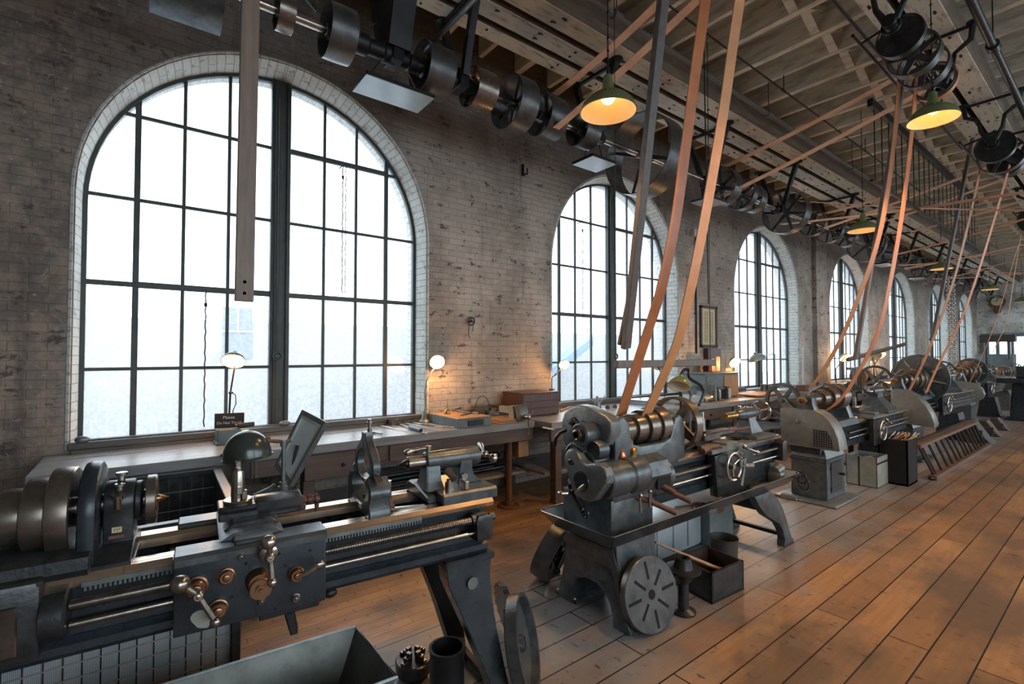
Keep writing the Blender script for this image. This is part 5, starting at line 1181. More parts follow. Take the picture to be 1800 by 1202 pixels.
c = at(1261,626,X=.45); mb = MB(); mb.box(.45,.46,c.y-.06,c.y+.07,1.31,1.56,.01); single(mb, 'paper_card', 'wood', 'tan card with rounded corners standing at the front of the metal cabinet', 'card')
c = at(1281,628,X=.3); mb = MB(); mb.box(.30,.31,c.y-.12,c.y+.10,1.30,1.50,.003); single(mb, 'paper_card', 'paper', 'yellowed card behind the lit cabinet lamp', 'card')
for i, px in enumerate((1257, 1262)):
    c = onb(px,690,.75); mb = MB(); mb.rev([(0,0),(0,.028),(.12,.028),(.16,.012),(.2,.012),(.2,0)], c, (0,0,1), 14); single(mb, 'small_bottle', 'bin' if i == 0 else 'iron_dark', ('pale' if i == 0 else 'dark')+' bottle standing before the metal cabinet door', 'bottle')
for i, (px, h_) in enumerate(((1342,.17),(1350,.16),(1358,.13),(1363,.11))):
    c = onb(px,694,.55); mb = MB(); mb.cyl(c, c+Vector((0,0,h_)), .045-.005*i, n=18, bev=.003); single(mb, 'metal_cylinder', 'steel_dark', 'upright metal cylinder on the second bench in front of the third window', 'cylinder', 'row of upright cylinders by the third window')
a, b = onb(1325,694,.85), onb(1370,694,.85); mb = MB(); mb.box(.55,.92,a.y,b.y,.895,.925,.004); mb.box(.6,.64,a.y,b.y,.881,.895,0); single(mb, 'plank_board', 'wood', 'thick tan board lying at the far end of the second bench', 'board')
for i in range(12):
    y_ = 5.2+i*.27+R.uniform(-.05,.05); x_ = R.uniform(.55,.9); mb = MB(); a_ = R.uniform(-.6,.6); p0 = Vector((x_,y_,.895)); p1 = p0+Vector((math.sin(a_)*.12,math.cos(a_)*.14,0)); mb.tube([p0,p0.lerp(p1,.4),p1],[.008,.012,.006],8); single(mb, 'hand_tool', R.choice(['steel','iron_light','wood','rust']), 'small hand tool scattered on the second workbench near the anvil and board', 'tool', 'scattered tools on the second bench')
# third bench
c = onb(1515,690,.75); T = thing('wood_block', 'glued orange wooden cylinder block held on the third bench', 'block', (.75,c.y,.881))
mb = MB(); mb.box(-.14,.14,-.30,.28,.0,.03,.004); mb.cyl((.0,-.25,.20),(.0,.20,.20),.17,n=30); mb.build('laminated_cylinder', 'wood_or', T)
mb = MB(); mb.box(-.05,.05,-.5,-.28,0,.42,.01); mb.box(-.03,.03,-.9,-.4,.36,.42,.01); mb.build('holding_arm', 'iron_light', T)
c = onb(1532,690,.95); T = thing('bench_vise', 'dark vise with a brass bar on the third bench, right of the orange block', 'vise', c)
mb = MB(); mb.box(-.15,.05,-.1,.3,0,.06,.006); loft(mb, [(.06,-.12,.0,-.08,.25),(.22,-.12,.0,-.1,.28)], bev=.006); mb.box(-.1,.0,.1,1.2,.1,.2,.01); mb.build('vise_body', 'iron_dark', T); mb = MB(); mb.cyl((.12,.0,.1),(.12,.0,-.2),.012,n=8); mb.cyl((0,0,.1),(.12,0,.1),.02,n=10); mb.build('handle_bar', 'rust', T)
for k, (px, py, X, lb) in enumerate(((1490,628,.25,'lit yellow lamp glowing before the fourth window'),(1553,624,.25,'bright lit lamp on the pier after the fourth window'))):
    h = at(px, py, X=X); T = thing('bench_lamp', lb, 'lamp', (X, h.y, .881)); q = to_local(T, h)
    mb = MB(); mb.tube([(q.x-.1,q.y-.5,0),(q.x-.1,q.y-.5,q.z*.55),(q.x-.03,q.y,q.z+.05)],.012,6); mb.build('lamp_arm', 'black', T); desk_shade(T, q+Vector((-.1,0,.05)), (.6,-.35,-.7), .13, 'iron_dark', True, .7); lamp_light(h+Vector((.12,-.05,-.05)), 14)
mb = MB(); c = at(1535,627,X=.9); T = thing('bench_lamp', 'unlit white lamp on a thin tripod stand beyond the orange block', 'lamp', (.9, c.y, .881)); q = to_local(T, c)
mb = MB()
for dy in (-.35,.1,.35): mb.tube([(0,dy,0),(0,q.y,q.z)],.010,6)
mb.build('lamp_stand', 'iron_light', T); desk_shade(T, q+Vector((0,-.1,.1)), (.3,-.5,-.8), .18, 'pale_box', False, .6)
# ---- things on the wall
c = at(825,565,X=0); T = thing('wall_pulley', 'small black hand-wheel fitting with a rod hanging on the brick pier', 'wall fitting', (.01, c.y, c.z))
mb = MB(); mb.torus((.03,0,0),(1,0,0),.045,.008,20,6); mb.torus((.03,.02,.02),(1,0,0),.025,.006,16,6); mb.cyl((-.01,0,0),(.05,0,0),.012,n=10); mb.build('wheel', 'black', T); mb = MB(); mb.tube([(.03,-.03,0),(.03,-.035,-.15),(.03,-.02,-.20)],.005,6); mb.tube([(.03,.03,0),(.03,.02,-.12)],.004,6); mb.build('rod', 'black', T)
c = at(918,303,X=.0); mb = MB(); mb.box(-.0,.03,c.y-.012,c.y+.012,c.z-.05,c.z+.10,.003); mb.tube([(.02,c.y,c.z-.03),(.10,c.y,c.z-.05),(.10,c.y,c.z+.02)],.012,8); single(mb, 'wall_hook', 'black', 'small black iron hook high on the pier below the shaft', 'hook')
c = at(1222,412,X=.0); T = thing('junction_box', 'white junction box on the wall above the framed chart', 'junction box', (.0,c.y,c.z)); mb = MB(); mb.box(.003,.08,-.16,.12,-.06,.06,.004); mb.build('box', 'pale_box', T)
mb = MB(); mb.cyl((.02,-.02,-.05),(.02,-.02,-2.1),.014,n=8); mb.build('conduit', 'black', T)
a, b = at(1231,536,X=.02), at(1261,611,X=.02); T = thing('framed_chart', 'black framed yellowed chart with rows of small figures on the wall', 'framed chart', (.0,(a.y+b.y)/2,(a.z+b.z)/2))
hy, hz = (b.y-a.y)/2, (a.z-b.z)/2; mb = MB()
for y0, y1, z0, z1 in ((-hy,hy,hz-.05,hz),(-hy,hy,-hz,-hz+.05),(-hy,-hy+.05,-hz,hz),(hy-.05,hy,-hz,hz)): mb.box(.0,.03,y0,y1,z0,z1,.004)
mb.build('frame', 'darkwood', T); mb = MB(); mb.box(.002,.012,-hy+.04,hy-.04,-hz+.04,hz-.04,0); pp = mb.build('paper', 'paper', T)
mb = MB()
for i in range(17):
    for j in (-.105,-.04,.06,.12):
        z = hz-.12-i*(2*hz-.2)/17; mb.box(.012,.0135,j-(.018 if i % 2 else .010),j+.016,z-.009,z+.006,0)
mb.build('printed_figures', 'ink', pp)
c = at(1250,632,X=.02); mb = MB(); mb.box(0,.1,c.y-.22,c.y+.2,c.z-.22,c.z+.2,.006); single(mb, 'wall_shelf_box', 'chest', 'dark brown wall box just under the framed chart', 'box')
a, b = at(1437,604,X=.02), at(1446,635,X=.02); mb = MB(); mb.box(0,.09,a.y,b.y,b.z,a.z,.008); single(mb, 'switch_box', 'black', 'black switch box on the wall between the third and fourth windows', 'switch box')
c = at(1412,640,X=.2); mb = MB(); mb.cyl((.2,c.y,.9),(.2,c.y,1.75),.02,n=10); single(mb, 'upright_tube', 'pale_box', 'thin white tube standing upright beside the pilaster', 'tube')
# window pull cords
for i, (pts, lb) in enumerate((([(362,510),(362,750)],'dark knotted pull cord hanging low in the left half of the first window'), ([(603,290),(600,515)],'dark looped pull cord in the right half of the first window'), ([(1024,390),(1026,560)],'pull cord hanging in the second window'))):
    a, b = at(*pts[0], X=-.12), at(*pts[1], X=-.12); b.y = a.y; mb = MB()
    n = 26; mb.tube([a.lerp(b, t/n)+Vector((.002*math.sin(t*2.4),.004*math.cos(t*2.4),0)) for t in range(n+1)],.005,6)
    if i: mb.tube([a.lerp(b, t/n)+Vector((.0,.03+.004*math.cos(t*2.4),0)) for t in range(n+1)],.004,6)
    mb.cyl(a+Vector((0,0,-.11)),a+Vector((0,0,-.14)),.012,n=8); mb.cyl(a-Vector((.11,0,0)), a, .006, n=6)
    single(mb, 'pull_cord', 'rope', lb, 'cord')
# sliding rod on the first mullion
c = at(487,626,X=-.15); mb = MB(); mb.cyl((-.145,c.y,.96),(-.145,c.y,4.0),.007,n=8); mb.torus((-.13,c.y,c.z),(1,0,0),.035,.007,20,6); mb.cyl((-.14,c.y,c.z),(-.12,c.y,c.z),.02,n=14)
for z in (1.9,2.3,2.8,3.3): mb.cyl((-.145,c.y,z),(-.145,c.y,z+.025),.011,n=8)
single(mb, 'sash_pole', 'frame', 'vertical sash rod with a small wheel on the first window mullion', 'rod')
# ================================================================ line shaft under the timbers
SX, SZ = .97, 4.10
def dep(p): return (Vector(p)-CAM).dot(FW)
def pulley_at(px, py, hpx, w, n=6, mat='pulley', label=None, X=SX, z=SZ, rim=.014, sp=.022, hub=.045, cat='pulley', group=None):
    c = at(px, py, X=X); r = hpx/2*dep(c)/F
    T = thing('belt_pulley', label, cat, (X, c.y, z), 0, group)
    mb = MB(); y = 0
    mb.rev([(-w/2, r-rim), (-w/2, r-.004), (0, r), (w/2, r-.004), (w/2, r-rim), (-w/2, r-rim)], (0,0,0), (0,1,0), 44, caps=False); mb.build('rim', mat, T)
    mb = MB(); spoked(mb, (0,0,0), (0,1,0), r-rim*.6, w*.3, n, .004, hub, w*.9, sp, .45, R.random()); mb.build('spokes', 'pulley' if mat != 'pulley_pale' else mat, T)
    T['_r'] = r; return T
mb = MB(); mb.cyl((SX, Y0, SZ), (SX, 30.5, SZ), .034, n=20)
single(mb, 'line_shaft', 'steel', 'long steel line shaft running under the cream timbers along the window wall', 'shaft')
PL = [(500,38,66,.11,'pulley_worn','small narrow iron pulley nearest the left end of the line shaft'),
 (594,68,92,.2,'pulley','wide flat pulley just left of the big near shaft hanger'),
 (760,132,88,.25,'pulley','pulley close against the first black V-shaped hanger'),
 (842,158,70,.22,'pulley_worn','plain pulley just right of the first V-shaped hanger'),
 (905,186,94,.22,'pulley','larger open-spoked pale pulley in the middle of the near pulley row'),
 (962,201,74,.24,'pulley','pulley carrying the long belt that slants up behind the first pendant lamp'),
 (1026,232,56,.22,'pulley','small pulley directly behind the first pendant lamp'),
 (1132,265,140,.32,'pulley','largest pulley on the shaft, hanging before the top of the second window'),
 (1268,318,66,.2,'pulley','pulley behind the second bright leather belt'),
 (1303,334,54,.13,'pulley','pale pulley pair left member, above the third window'),
 (1322,343,46,.18,'pulley','pale pulley pair right member, above the third window'),
 (1382,368,74,.22,'pulley','dark open-spoked pulley above the right side of the third window')]
SP = []
for px, py, h, w_, m_, lb in PL: SP.append(pulley_at(px, py, h, w_, 4 if h > 120 else 6 if h > 60 else 5, m_, lb))
yy = 10.35; i = 0
far = ['spoked pulley just past the dark one above the third window','pulley left of the third pendant lamp on the far shaft','broad pulley behind the third pendant lamp','large thin-rimmed pulley over the fourth window','wide dark pulley right of the fourth window top','pulley behind the paired leather belts of the third lathe','small shaft pulley above the fifth window','thin pulley beyond the fifth window','big pulley behind the fourth pendant lamp','pulley over the sixth window','pulley above the hanging chains','last big pulley before the end wall']
for y_, r_, w_ in ((10.2,.24,.14),(11.0,.26,.12),(11.9,.22,.2),(13.2,.38,.14),(14.3,.24,.2),(15.4,.3,.12),(16.6,.2,.2),(18.0,.3,.12),(19.6,.36,.16),(21.2,.25,.2),(23.4,.3,.16),(25.8,.36,.16)):
    T = thing('belt_pulley', far[i], 'pulley', (SX, y_, SZ)); mb = MB(); mb.rev([(-w_/2, r_-.014), (-w_/2, r_), (w_/2, r_), (w_/2, r_-.014), (-w_/2, r_-.014)], (0,0,0), (0,1,0), 36, caps=False); mb.build('rim', 'pulley', T)
    mb = MB(); spoked(mb, (0,0,0), (0,1,0), r_-.008, .05, 6, .004, .05, w_*.8, .022, .45, R.random()); mb.build('spokes', 'pulley', T); SP.append(T); i += 1
# shaft couplings / bearing bodies
c = at(692,100,X=SX)
T = thing('shaft_coupling', 'thick stepped clutch sleeve on the shaft at the near hanger', 'coupling', (SX, c.y, SZ))
mb = MB(); mb.rev([(-.36,0),(-.36,.075),(-.30,.085),(-.24,.085),(-.22,.065),(-.10,.065),(-.09,.08),(.0,.08),(.02,.06),(.12,.06),(.13,.075),(.20,.07),(.20,0)], (0,0,0), (0,1,0), 28); mb.build('clutch_sleeve', 'black', T)
mb = MB(); mb.rev([(0,0),(0,.055),(.05,.06),(.06,.085),(.12,.085),(.13,0)], (0,.2,0), (0,1,0), 24); mb.build('collar', 'iron_dark', T)
def hanger(y, label, big=False, X=SX, top=4.85, z=SZ, spread=.32):
    T = thing('shaft_hanger', label, 'hanger', (X, y, top))
    mb = MB(); d = z-top; w = .10 if big else .035
    for s in (1,-1):
        Q = [(s*spread, -.012), (s*spread*.92, -.05), (s*spread*.55, d*.55), (s*.09, d+.02)]
        b = bmesh.new(); 
        for (x0,z0),(x1,z1) in zip(Q, Q[1:]):
            mb.prism([(x0-.035,z0),(x0+.035,z0),(x1+.030,z1),(x1-.030,z1)], 'y', -w, w, .004)
        mb.rev([(0,0),(0,.075),(.02,.075),(.035,.05),(.035,0)], (s*spread,0,0), (0,0,-1), 16)
    mb.box(-spread,spread,-.02,.02,-.055,-.02,.004); mb.build('hanger_frame', 'black', T)
    mb = MB(); mb.rev([(-.13,0),(-.13,.055),(-.10,.065),(.10,.065),(.13,.055),(.13,0)], (0,0,d), (0,1,0), 18); mb.box(-.10,.10,-.05,.05,d-.075,d+.07,.01); mb.cyl((0,0,d+.06),(0,0,d+.13),.018,n=10)
    mb.build('bearing', 'black', T); return T
HL = [(1.66,'massive double black hanger with bolts over the near pale drip tray',True),(2.30,'slim V-shaped black hanger between two pulleys left of the first pendant lamp',False),(4.12,'black hanger right behind the first pendant lamp',False),(6.5,'black V-shaped hanger just right of the second bright leather belt',False),(8.75,'black hanger above the dark open-spoked pulley',False),(11.45,'black hanger directly behind the third pendant lamp',False)]
for y_, lb, bg_ in HL: hanger(y_, lb, bg_)
for y_ in (13.8, 16.1, 18.8, 22, 25, 28): hanger(y_, 'dark shaft hanger in the crowded far half of the line shaft', group=None) if False else tag(hanger(y_, 'dark shaft hanger in the crowded far half of the line shaft'), None, None, 'far shaft hangers')
# drip trays
def tray(y, X, z, w, L, label, deep=.03):
    T = thing('drip_tray', label, 'tray', (X, y, z)); mb = MB(); mb.box(-w,w,-L,L,-.006,.0,.002); mb.build('tray_bottom', 'tray', T)
    mb = MB(); mb.box(-w,-w+.01,-L,L,0,deep,.001); mb.box(w-.01,w,-L,L,0,deep,.001); mb.box(-w,w,-L,-L+.01,0,deep,.001); mb.box(-w,w,L-.01,L,0,deep,.001); mb.build('tray_rim', 'black', T)
    for s in (1,-1): mb = MB(); mb.tube([(0,s*L*.9,.01),(0,s*L*.4,SZ-z-.05)],.006,6); mb.build('tray_strap', 'black', T)
p0, p1 = at(620,145,Z=3.80), at(728,163,Z=3.80)
tray(1.68, .93, 3.80, .16, .30, 'large pale blue drip tray hanging under the massive near hanger')
tray(4.15, .93, 3.80, .16, .20, 'small pale drip tray just above the second window')
tray(6.6, .93, 3.82, .16, .22, 'pale drip tray behind the second bright belt')
tray(14.6, .93, 3.80, .16, .28, 'far thin pale drip tray above the fifth window')
tray(17.5, .93, 3.74, .16, .28, 'farthest drip tray below the fourth pendant lamp')
c0, c1 = at(262,30,X=1.0), at(390,65,X=1.0)
T = thing('sheet_guard', 'curved dark sheet-metal guard hanging at the upper left corner', 'guard', (1.0, (c0.y+c1.y)/2, 3.92))
L_ = (c1.y-c0.y)/2; mb = MB(); A = [(-.10+.32*math.sin(a), -.02-.26*math.cos(a)+.16) for a in [i*1.1/10 for i in range(11)]]
mb.grid([[(x, -L_, z) for x, z in A], [(x, L_, z) for x, z in A]]); mb.grid([[(x+.003, L_, z+.004) for x, z in A], [(x+.003, -L_, z+.004) for x, z in A]]); mb.build('curved_sheet', 'iron', T)
for s in (1,-1): mb = MB(); mb.tube([(-.1,s*L_*.9,-.1),(-.03,s*L_*.9,.18)],.006,6); mb.build('sheet_strap', 'black', T)
# diagonal brace pipe
a, b = at(735,102,X=.75), at(832,0,X=1.75); d = (b-a)
mb = MB(); mb.cyl(a, a+d*1.12, .022, n=14); single(mb, 'brace_pipe', 'iron_light', 'slanting grey pipe beside the first V-shaped hanger', 'pipe')
a = at(537,0,X=.25); b = at(556,22,X=.25); mb = MB(); mb.cyl(a+(a-b), b, .012, n=8); single(mb, 'hanging_rod', 'iron_light', 'short grey rod poking down by the first shaft pulleys', 'rod')
a = at(720,18,X=.35); b = at(727,95,X=.35); mb = MB(); mb.box(.345,.355,a.y-.02,a.y+.02,b.z,a.z+.12,.002); single(mb, 'iron_strap', 'iron_light', 'flat perforated iron strap hanging beside the massive hanger', 'strap')
# ---------------- pipes and rods under the joists
for (x, z, r, y0, y1, m_, lb) in ((1.86,4.72,.028,-1.4,26,'pole','dark brown pipe running along the timbers under the joists'),(2.05,4.95,.010,-1.4,22,'black','thin dark rod crossing under the joists near the brown pipe'),(3.22,4.60,.014,-1.4,9.5,'black','black rod slung beside the countershafts'),(3.95,4.55,.035,-1.4,27,'iron_dark','thick dark sprinkler pipe at the upper right'),(4.6,4.9,.022,-1.4,27,'iron_dark','thinner ceiling pipe right of the thick sprinkler pipe')):
    mb = MB(); mb.cyl((x,y0,z),(x,y1,z),r,n=12)
    for yy in range(int(y0)+1, int(y1), 3):
        mb.cyl((x,yy+.4,z),(x,yy+.5,z),r*1.5,n=12); mb.cyl((x,yy+.45,z),(x,yy+.45,5.16),.006,n=6)
    single(mb, 'ceiling_pipe', m_, lb, 'pipe')
c = at(1412,58,X=3.22); T = thing('insulator_disc', 'dark disc with a ring on the black rod by the upper right pulleys', 'disc', (3.22, c.y, 4.60)); mb = MB(); mb.rev([(0,0),(0,.06),(.02,.07),(.05,.05),(.05,0)], (0,0,.0), (0,0,-1), 20); mb.torus((0,-.05,.07),(1,0,0),.04,.007,16,6); mb.build('disc', 'black', T)
c = at(1785,62,X=4.6); T = thing('ceiling_rose', 'white porcelain fitting on a cord at the upper right edge', 'ceiling fitting', (4.6, c.y, 4.86)); mb = MB(); mb.rev([(0,0),(0,.05),(.02,.11),(.035,.12),(.05,.09),(.06,.04),(.06,0)], (0,0,0), (0,0,-1), 26); mb.build('porcelain', 'pale_box', T)
# ---------------- countershafts
def belt(pts, w, t, name, mat, label, d=None, group=None):
    """flat belt through points; width along world y unless d given"""
    d = Vector(d or (0,1,0)).normalized(); mb = MB(); P = [Vector(p) for p in pts]; rows = [[], [], [], []]
    for i, p in enumerate(P):
        tan = (P[min(i+1,len(P)-1)]-P[max(i-1,0)]).normalized(); n = tan.cross(d).normalized(); ww = (n.cross(tan)).normalized()
        for k, (a, b_) in enumerate(((-1,-1),(1,-1),(1,1),(-1,1))): rows[k].append(p+ww*(a*w/2)+n*(b_*t/2))
    rows.append(rows[0]); mb.grid(rows); o = mb.build(name, mat); tag(o, label, 'belt', group); centre_origin(o); return o
def smooth(P, n=8):
    """Catmull-Rom through points"""
    P = [Vector(p) for p in P]; P = [P[0]*2-P[1]] + P + [P[-1]*2-P[-2]]; out = []
    for i in range(1, len(P)-2):
        for k in range(n):
            t = k/n; a, b, c, d = P[i-1], P[i], P[i+1], P[i+2]
            out.append(.5*((2*b)+(c-a)*t+(2*a-5*b+4*c-d)*t*t+(3*b-a-3*c+d)*t**3))
    out.append(P[-2]); return out
def countershaft(label, X, y, z, L, pulleys, drop=4.85, curved=True):
    T = thing('countershaft', label, 'countershaft', (X, y, z))
    mb = MB(); mb.cyl((0,-L/2,0),(0,L/2,0),.022,n=16); mb.build('shaft', 'steel_dark', T)
    for dy in (-L/2+.06, L/2-.06):
        mb = MB(); h = drop-z
        for s in (1,-1): mb.tube([(s*.26,dy,h-.01),(s*.24,dy,h*.7),(s*.12,dy,h*.55),(s*.10,dy,h*.3),(s*.03,dy,.02)],[.028,.026,.02,.022,.03],8); mb.cyl((s*.26,dy,h-.03),(s*.26,dy,h),.055,n=12)
        mb.cyl((-.26,dy,h-.03),(.26,dy,h-.03),.018,n=8); mb.cyl((0,dy-.07,0),(0,dy+.07,0),.05,n=16); mb.torus((0,dy,-.02),(0,1,0),.06,.012,18,6); mb.build('hanger_frame', 'black', T)
    for dy, r, w, kind in pulleys:
        mb = MB()
        if kind == 'disc': mb.rev([(-w/2,0),(-w/2,.05),(-w/2+.01,.05),(-w/2+.012,r-.02),(-w/2,r-.012),(-w/2,r),(w/2,r),(w/2,r-.015),(w/2,.0)], (0,dy,0), (0,1,0), 44)
        else: spoked(mb, (0,dy,0), (0,1,0), r, w, 5, .014, .045, w, .024, .5, R.random())
        mb.build('belt_pulley', 'iron_dark' if kind == 'disc' else 'pulley', T)
    mb = MB(); mb.cyl((-.34,-L/2+.3,.18),(-.34,L/2,.18),.014,n=8); mb.cyl((-.34,-L/2+.5,.18),(-.1,-L/2+.5,.24),.012,n=8); mb.build('shifter_bar', 'black', T)
    return T
ca, cb_, cc = at(1588,62,X=3.57), at(1620,95,X=3.57), at(1642,122,X=3.57)
CS1 = countershaft('near upper-right countershaft with a black disc pulley and spoked pulleys', 3.56, 5.62, 4.30, 1.7, [(-.52,.17,.07,'disc'),(-.12,.195,.11,'spoke'),(.20,.195,.11,'spoke'),(.60,.17,.12,'spoke')])
CS2 = countershaft('black countershaft at the right edge hung on curved iron arms', 3.66, 9.3, 4.28, 1.7, [(-.55,.20,.09,'disc'),(-.1,.24,.12,'spoke'),(.3,.19,.18,'disc')])
CS0 = countershaft('overhead countershaft driving the second lathe', 3.36, 2.75, 4.35, 1.3, [(-.1,.22,.16,'spoke'),(.45,.26,.12,'spoke')])
CS3 = countershaft('distant countershaft between the fourth and fifth windows', 3.6, 14.4, 4.25, 1.8, [(-.5,.3,.12,'disc'),(0,.28,.14,'spoke'),(.4,.22,.2,'disc')])
CS4 = countershaft('farthest countershaft near the end wall', 3.5, 19.6, 4.2, 1.8, [(-.5,.3,.12,'spoke'),(0,.28,.14,'spoke'),(.4,.22,.2,'disc')])
CS5 = countershaft('second row countershaft across the aisle', 6.35, 10.5, 4.2, 1.8, [(-.4,.3,.12,'spoke'),(.2,.28,.14,'spoke')])
# vertical drive belts
def vbelt(pxs, Y, w, mat, label, ext=True):
    P = [at(*p, Y=Y) for p in pxs]; return belt(smooth(P), w, .006, 'leather_belt', mat, label)
vbelt([(1090,737),(1104,690),(1125,625),(1146,560),(1165,497),(1187,390),(1205,262),(1222,130),(1240,0),(1252,-110)], 2.66, .10, 'leather', 'bright orange leather belt, left one of the pair driving the second lathe')
vbelt([(1114,772),(1132,738),(1158,680),(1190,604),(1210,525),(1230,430),(1252,310),(1274,180),(1288,80),(1300,0),(1312,-110)], 2.72, .10, 'leather2', 'tan leather belt, right one of the pair driving the second lathe')
vbelt([(1423,684),(1445,655),(1480,592),(1510,520),(1540,435),(1560,340),(1575,215),(1583,110)], 6.1, .12, 'leather2', 'leather belt rising left of the grey pole above the third lathe')
vbelt([(1450,722),(1466,712),(1487,690),(1505,660),(1525,625),(1548,570),(1568,480),(1588,360),(1604,220),(1616,92)], 6.14, .12, 'leather', 'long bright belt curving right of the grey pole to the third lathe')
vbelt([(1594,695),(1622,640),(1650,570),(1680,480),(1705,380),(1725,290),(1735,250)], 9.3, .13, 'leather2', 'orange belt running down to the lathe with the very large faceplate')
vbelt([(1628,690),(1650,640),(1690,560),(1722,470),(1752,370),(1775,290)], 9.35, .13, 'leather', 'second orange belt of the large-faceplate lathe, right of the other')
vbelt([(1745,620),(1770,560),(1785,470),(1800,380)], 14.2, .07, 'leather2', 'far belt dropping toward the oval-guarded lathe')
vbelt([(1690,700),(1720,640),(1752,560),(1775,480),(1790,430)], 14.3, .06, 'leather', 'distant belt crossing before the end wall clock')
# shifter poles
def board(p0, p1, w, t, name, mat, label, holes=0):
    p0, p1 = Vector(p0), Vector(p1); d = (p1-p0); L_ = d.length; zl = d.normalized(); yl = Vector((0,1,0)); yl = (yl-zl*yl.dot(zl)).normalized(); xl = yl.cross(zl)
    Mx = Matrix(((xl.x,yl.x,zl.x,p0.x),(xl.y,yl.y,zl.y,p0.y),(xl.z,yl.z,zl.z,p0.z),(0,0,0,1)))
    mb = MB(); mb.box(-t/2,t/2,-w/2,w/2,0,L_,.004,Mx); T = thing(name, label, 'pole', p1)
    o = mb.build('wooden_board', mat, T); o.location = -p1
    if holes:
        mb = MB()
        for k in range(holes): mb.cyl(Vector((t/2+.001,0,L_-.04-.055*k)),Vector((-t/2,0,L_-.04-.055*k)),.008,n=12,M_=Mx)
        o = mb.build('bolt_hole', 'pale_box', T); o.location = -p1
    return T
board(at(441,-40,X=2.1), at(429,530,X=2.1), .082, .02, 'shifter_board', 'slat', 'wide tan wooden belt-shifter board hanging in front of the first window', 2)
board(at(1172,-60,Y=2.75), at(1100,612,X=2.1), .085, .045, 'shifter_pole', 'pole', 'long dark grey wooden pole left of the bright belts, hanging to the lever bar')
board(at(1106,525,X=2.16), at(1090,606,X=2.05), .05, .03, 'shifter_stub', 'pole', 'short grey board clamped beside the long grey pole')
a, b = at(1083,641,X=2.1), at(1256,632,X=2.1); b.y = min(b.y, 4.75)
mb = MB(); mb.box(2.08,2.12,a.y,b.y,a.z-.03,a.z+.035,.006); T = thing('lever_bar', 'horizontal grey wooden lever bar crossing behind the bright belts', 'bar', (2.1, a.y, a.z)); o = mb.build('wooden_bar', 'pole', T); o.location = -T.location
mb = MB(); mb.torus((2.1,a.y+.0,a.z+.07),(1,0,0),.02,.006,14,6); mb.cyl((2.1,b.y-.08,b.z),(2.1,b.y-.08,4.8),.004,n=6); mb.tube([(2.1,a.y,a.z+.09),(2.1,a.y,4.8)],.003,5); o = mb.build('suspension_cord', 'black', T); o.location = -T.location
board(at(1592,120,Y=6.5), at(1503,632,Y=6.5), .06, .035, 'shifter_pole', 'pole', 'grey wooden pole hanging between the two belts of the third lathe')
a, b = at(1490,632,X=2.4), at(1590,605,X=2.4); mb = MB(); mb.tube([a,b],.03,4); single(mb, 'lever_bar', 'pole', 'slanting grey lever bar at the foot of the third lathe\'s pole', 'bar')
board(at(1712,230,Y=9.9), at(1640,590,Y=9.9), .07, .04, 'shifter_pole', 'pole', 'dark pole slanting down between the fourth and fifth lathes')
# ---------------- horizontal belts from the shaft
def hbelt(y0, z0, x0, y1, z1, x1, w, mat, label, sag=.04, r0=.2, group=None):
    P = [];
    for i in range(15):
        t = i/14; P.append((x0+(x1-x0)*t, y0+(y1-y0)*t, z0+(z1-z0)*t-sag*4*t*(1-t)))
    return belt(P, w, .006, 'flat_belt', mat, label)
def pxbelt(a, b, y, w, mat, label, sag=.03, y1=None):
    p, q = at(*a, Y=y), at(*b, Y=(y if y1 is None else y1)); return hbelt(p.y, p.z, p.x, q.y, q.z, q.x, w, mat, label, sag)
pxbelt((975,166),(1160,3),3.38,0.085,'leather3','pale belt running from behind the first pendant lamp up to the top edge')
pxbelt((960,240),(1262,-35),3.38,0.085,'leather3','pale belt passing just right of the first pendant lamp\'s neck')
pxbelt((1273,293),(1600,123),6.92,0.115,'leather3','dusty belt run crossing the joists to the upper-right countershaft')
pxbelt((1262,349),(1640,150),6.92,0.115,'leather3','tan belt sloping up under the dusty one to the upper-right pulleys')
pxbelt((1372,394),(1800,338),9.2,0.153,'leather3','long nearly level belt leaving the dark open-spoked pulley')
pxbelt((1405,353),(1800,370),9.2,0.097,'leather3','thin level belt above the long nearly level one')
pxbelt((1438,405),(1800,268),10.2,0.139,'leather3','belt starting below the third pendant lamp and rising to the right edge')
pxbelt((1438,378),(1600,330),10.2,0.139,'leather3','belt rising just over the third pendant lamp')
pxbelt((1572,448),(1800,385),13.2,0.167,'leather2','tan belt over the fourth window rising to the right')
pxbelt((1600,408),(1800,352),13.2,0.139,'leather3','pale thin belt above the tan one past the fourth window',.02)
pxbelt((1580,466),(1690,455),14.3,0.167,'leather2','short level tan belt left of the fourth pendant lamp')
pxbelt((1590,472),(1800,430),15.4,0.167,'leather3','pale belt passing behind the fourth pendant lamp')
pxbelt((1640,490),(1800,480),18.,0.171,'leather3','far pale belt near the hanging chains')
pxbelt((1690,470),(1800,480),16.6,0.171,'leather2','broad orange belt at far right under the crowded belts')
pxbelt((1680,455),(1800,436),19.6,0.171,'leather3','thin far belt above the broad orange one')
pxbelt((1620,500),(1800,452),19.6,0.171,'leather2','far orange belt sloping across the chains')
pxbelt((1560,388),(1800,300),12.,0.139,'leather3','belt crossing the grey pole just under the black bar ladder')
# belt wrapping the countershaft pulley
c = Vector((3.56, 6.22, 4.30)); P = [c+Vector((math.cos(a)*.178,0,math.sin(a)*.178)) for a in [-2.3+i*.25 for i in range(16)]]
belt(P, .06, .006, 'flat_belt', 'leather2', 'orange belt wrapped round the last pulley of the upper-right countershaft')
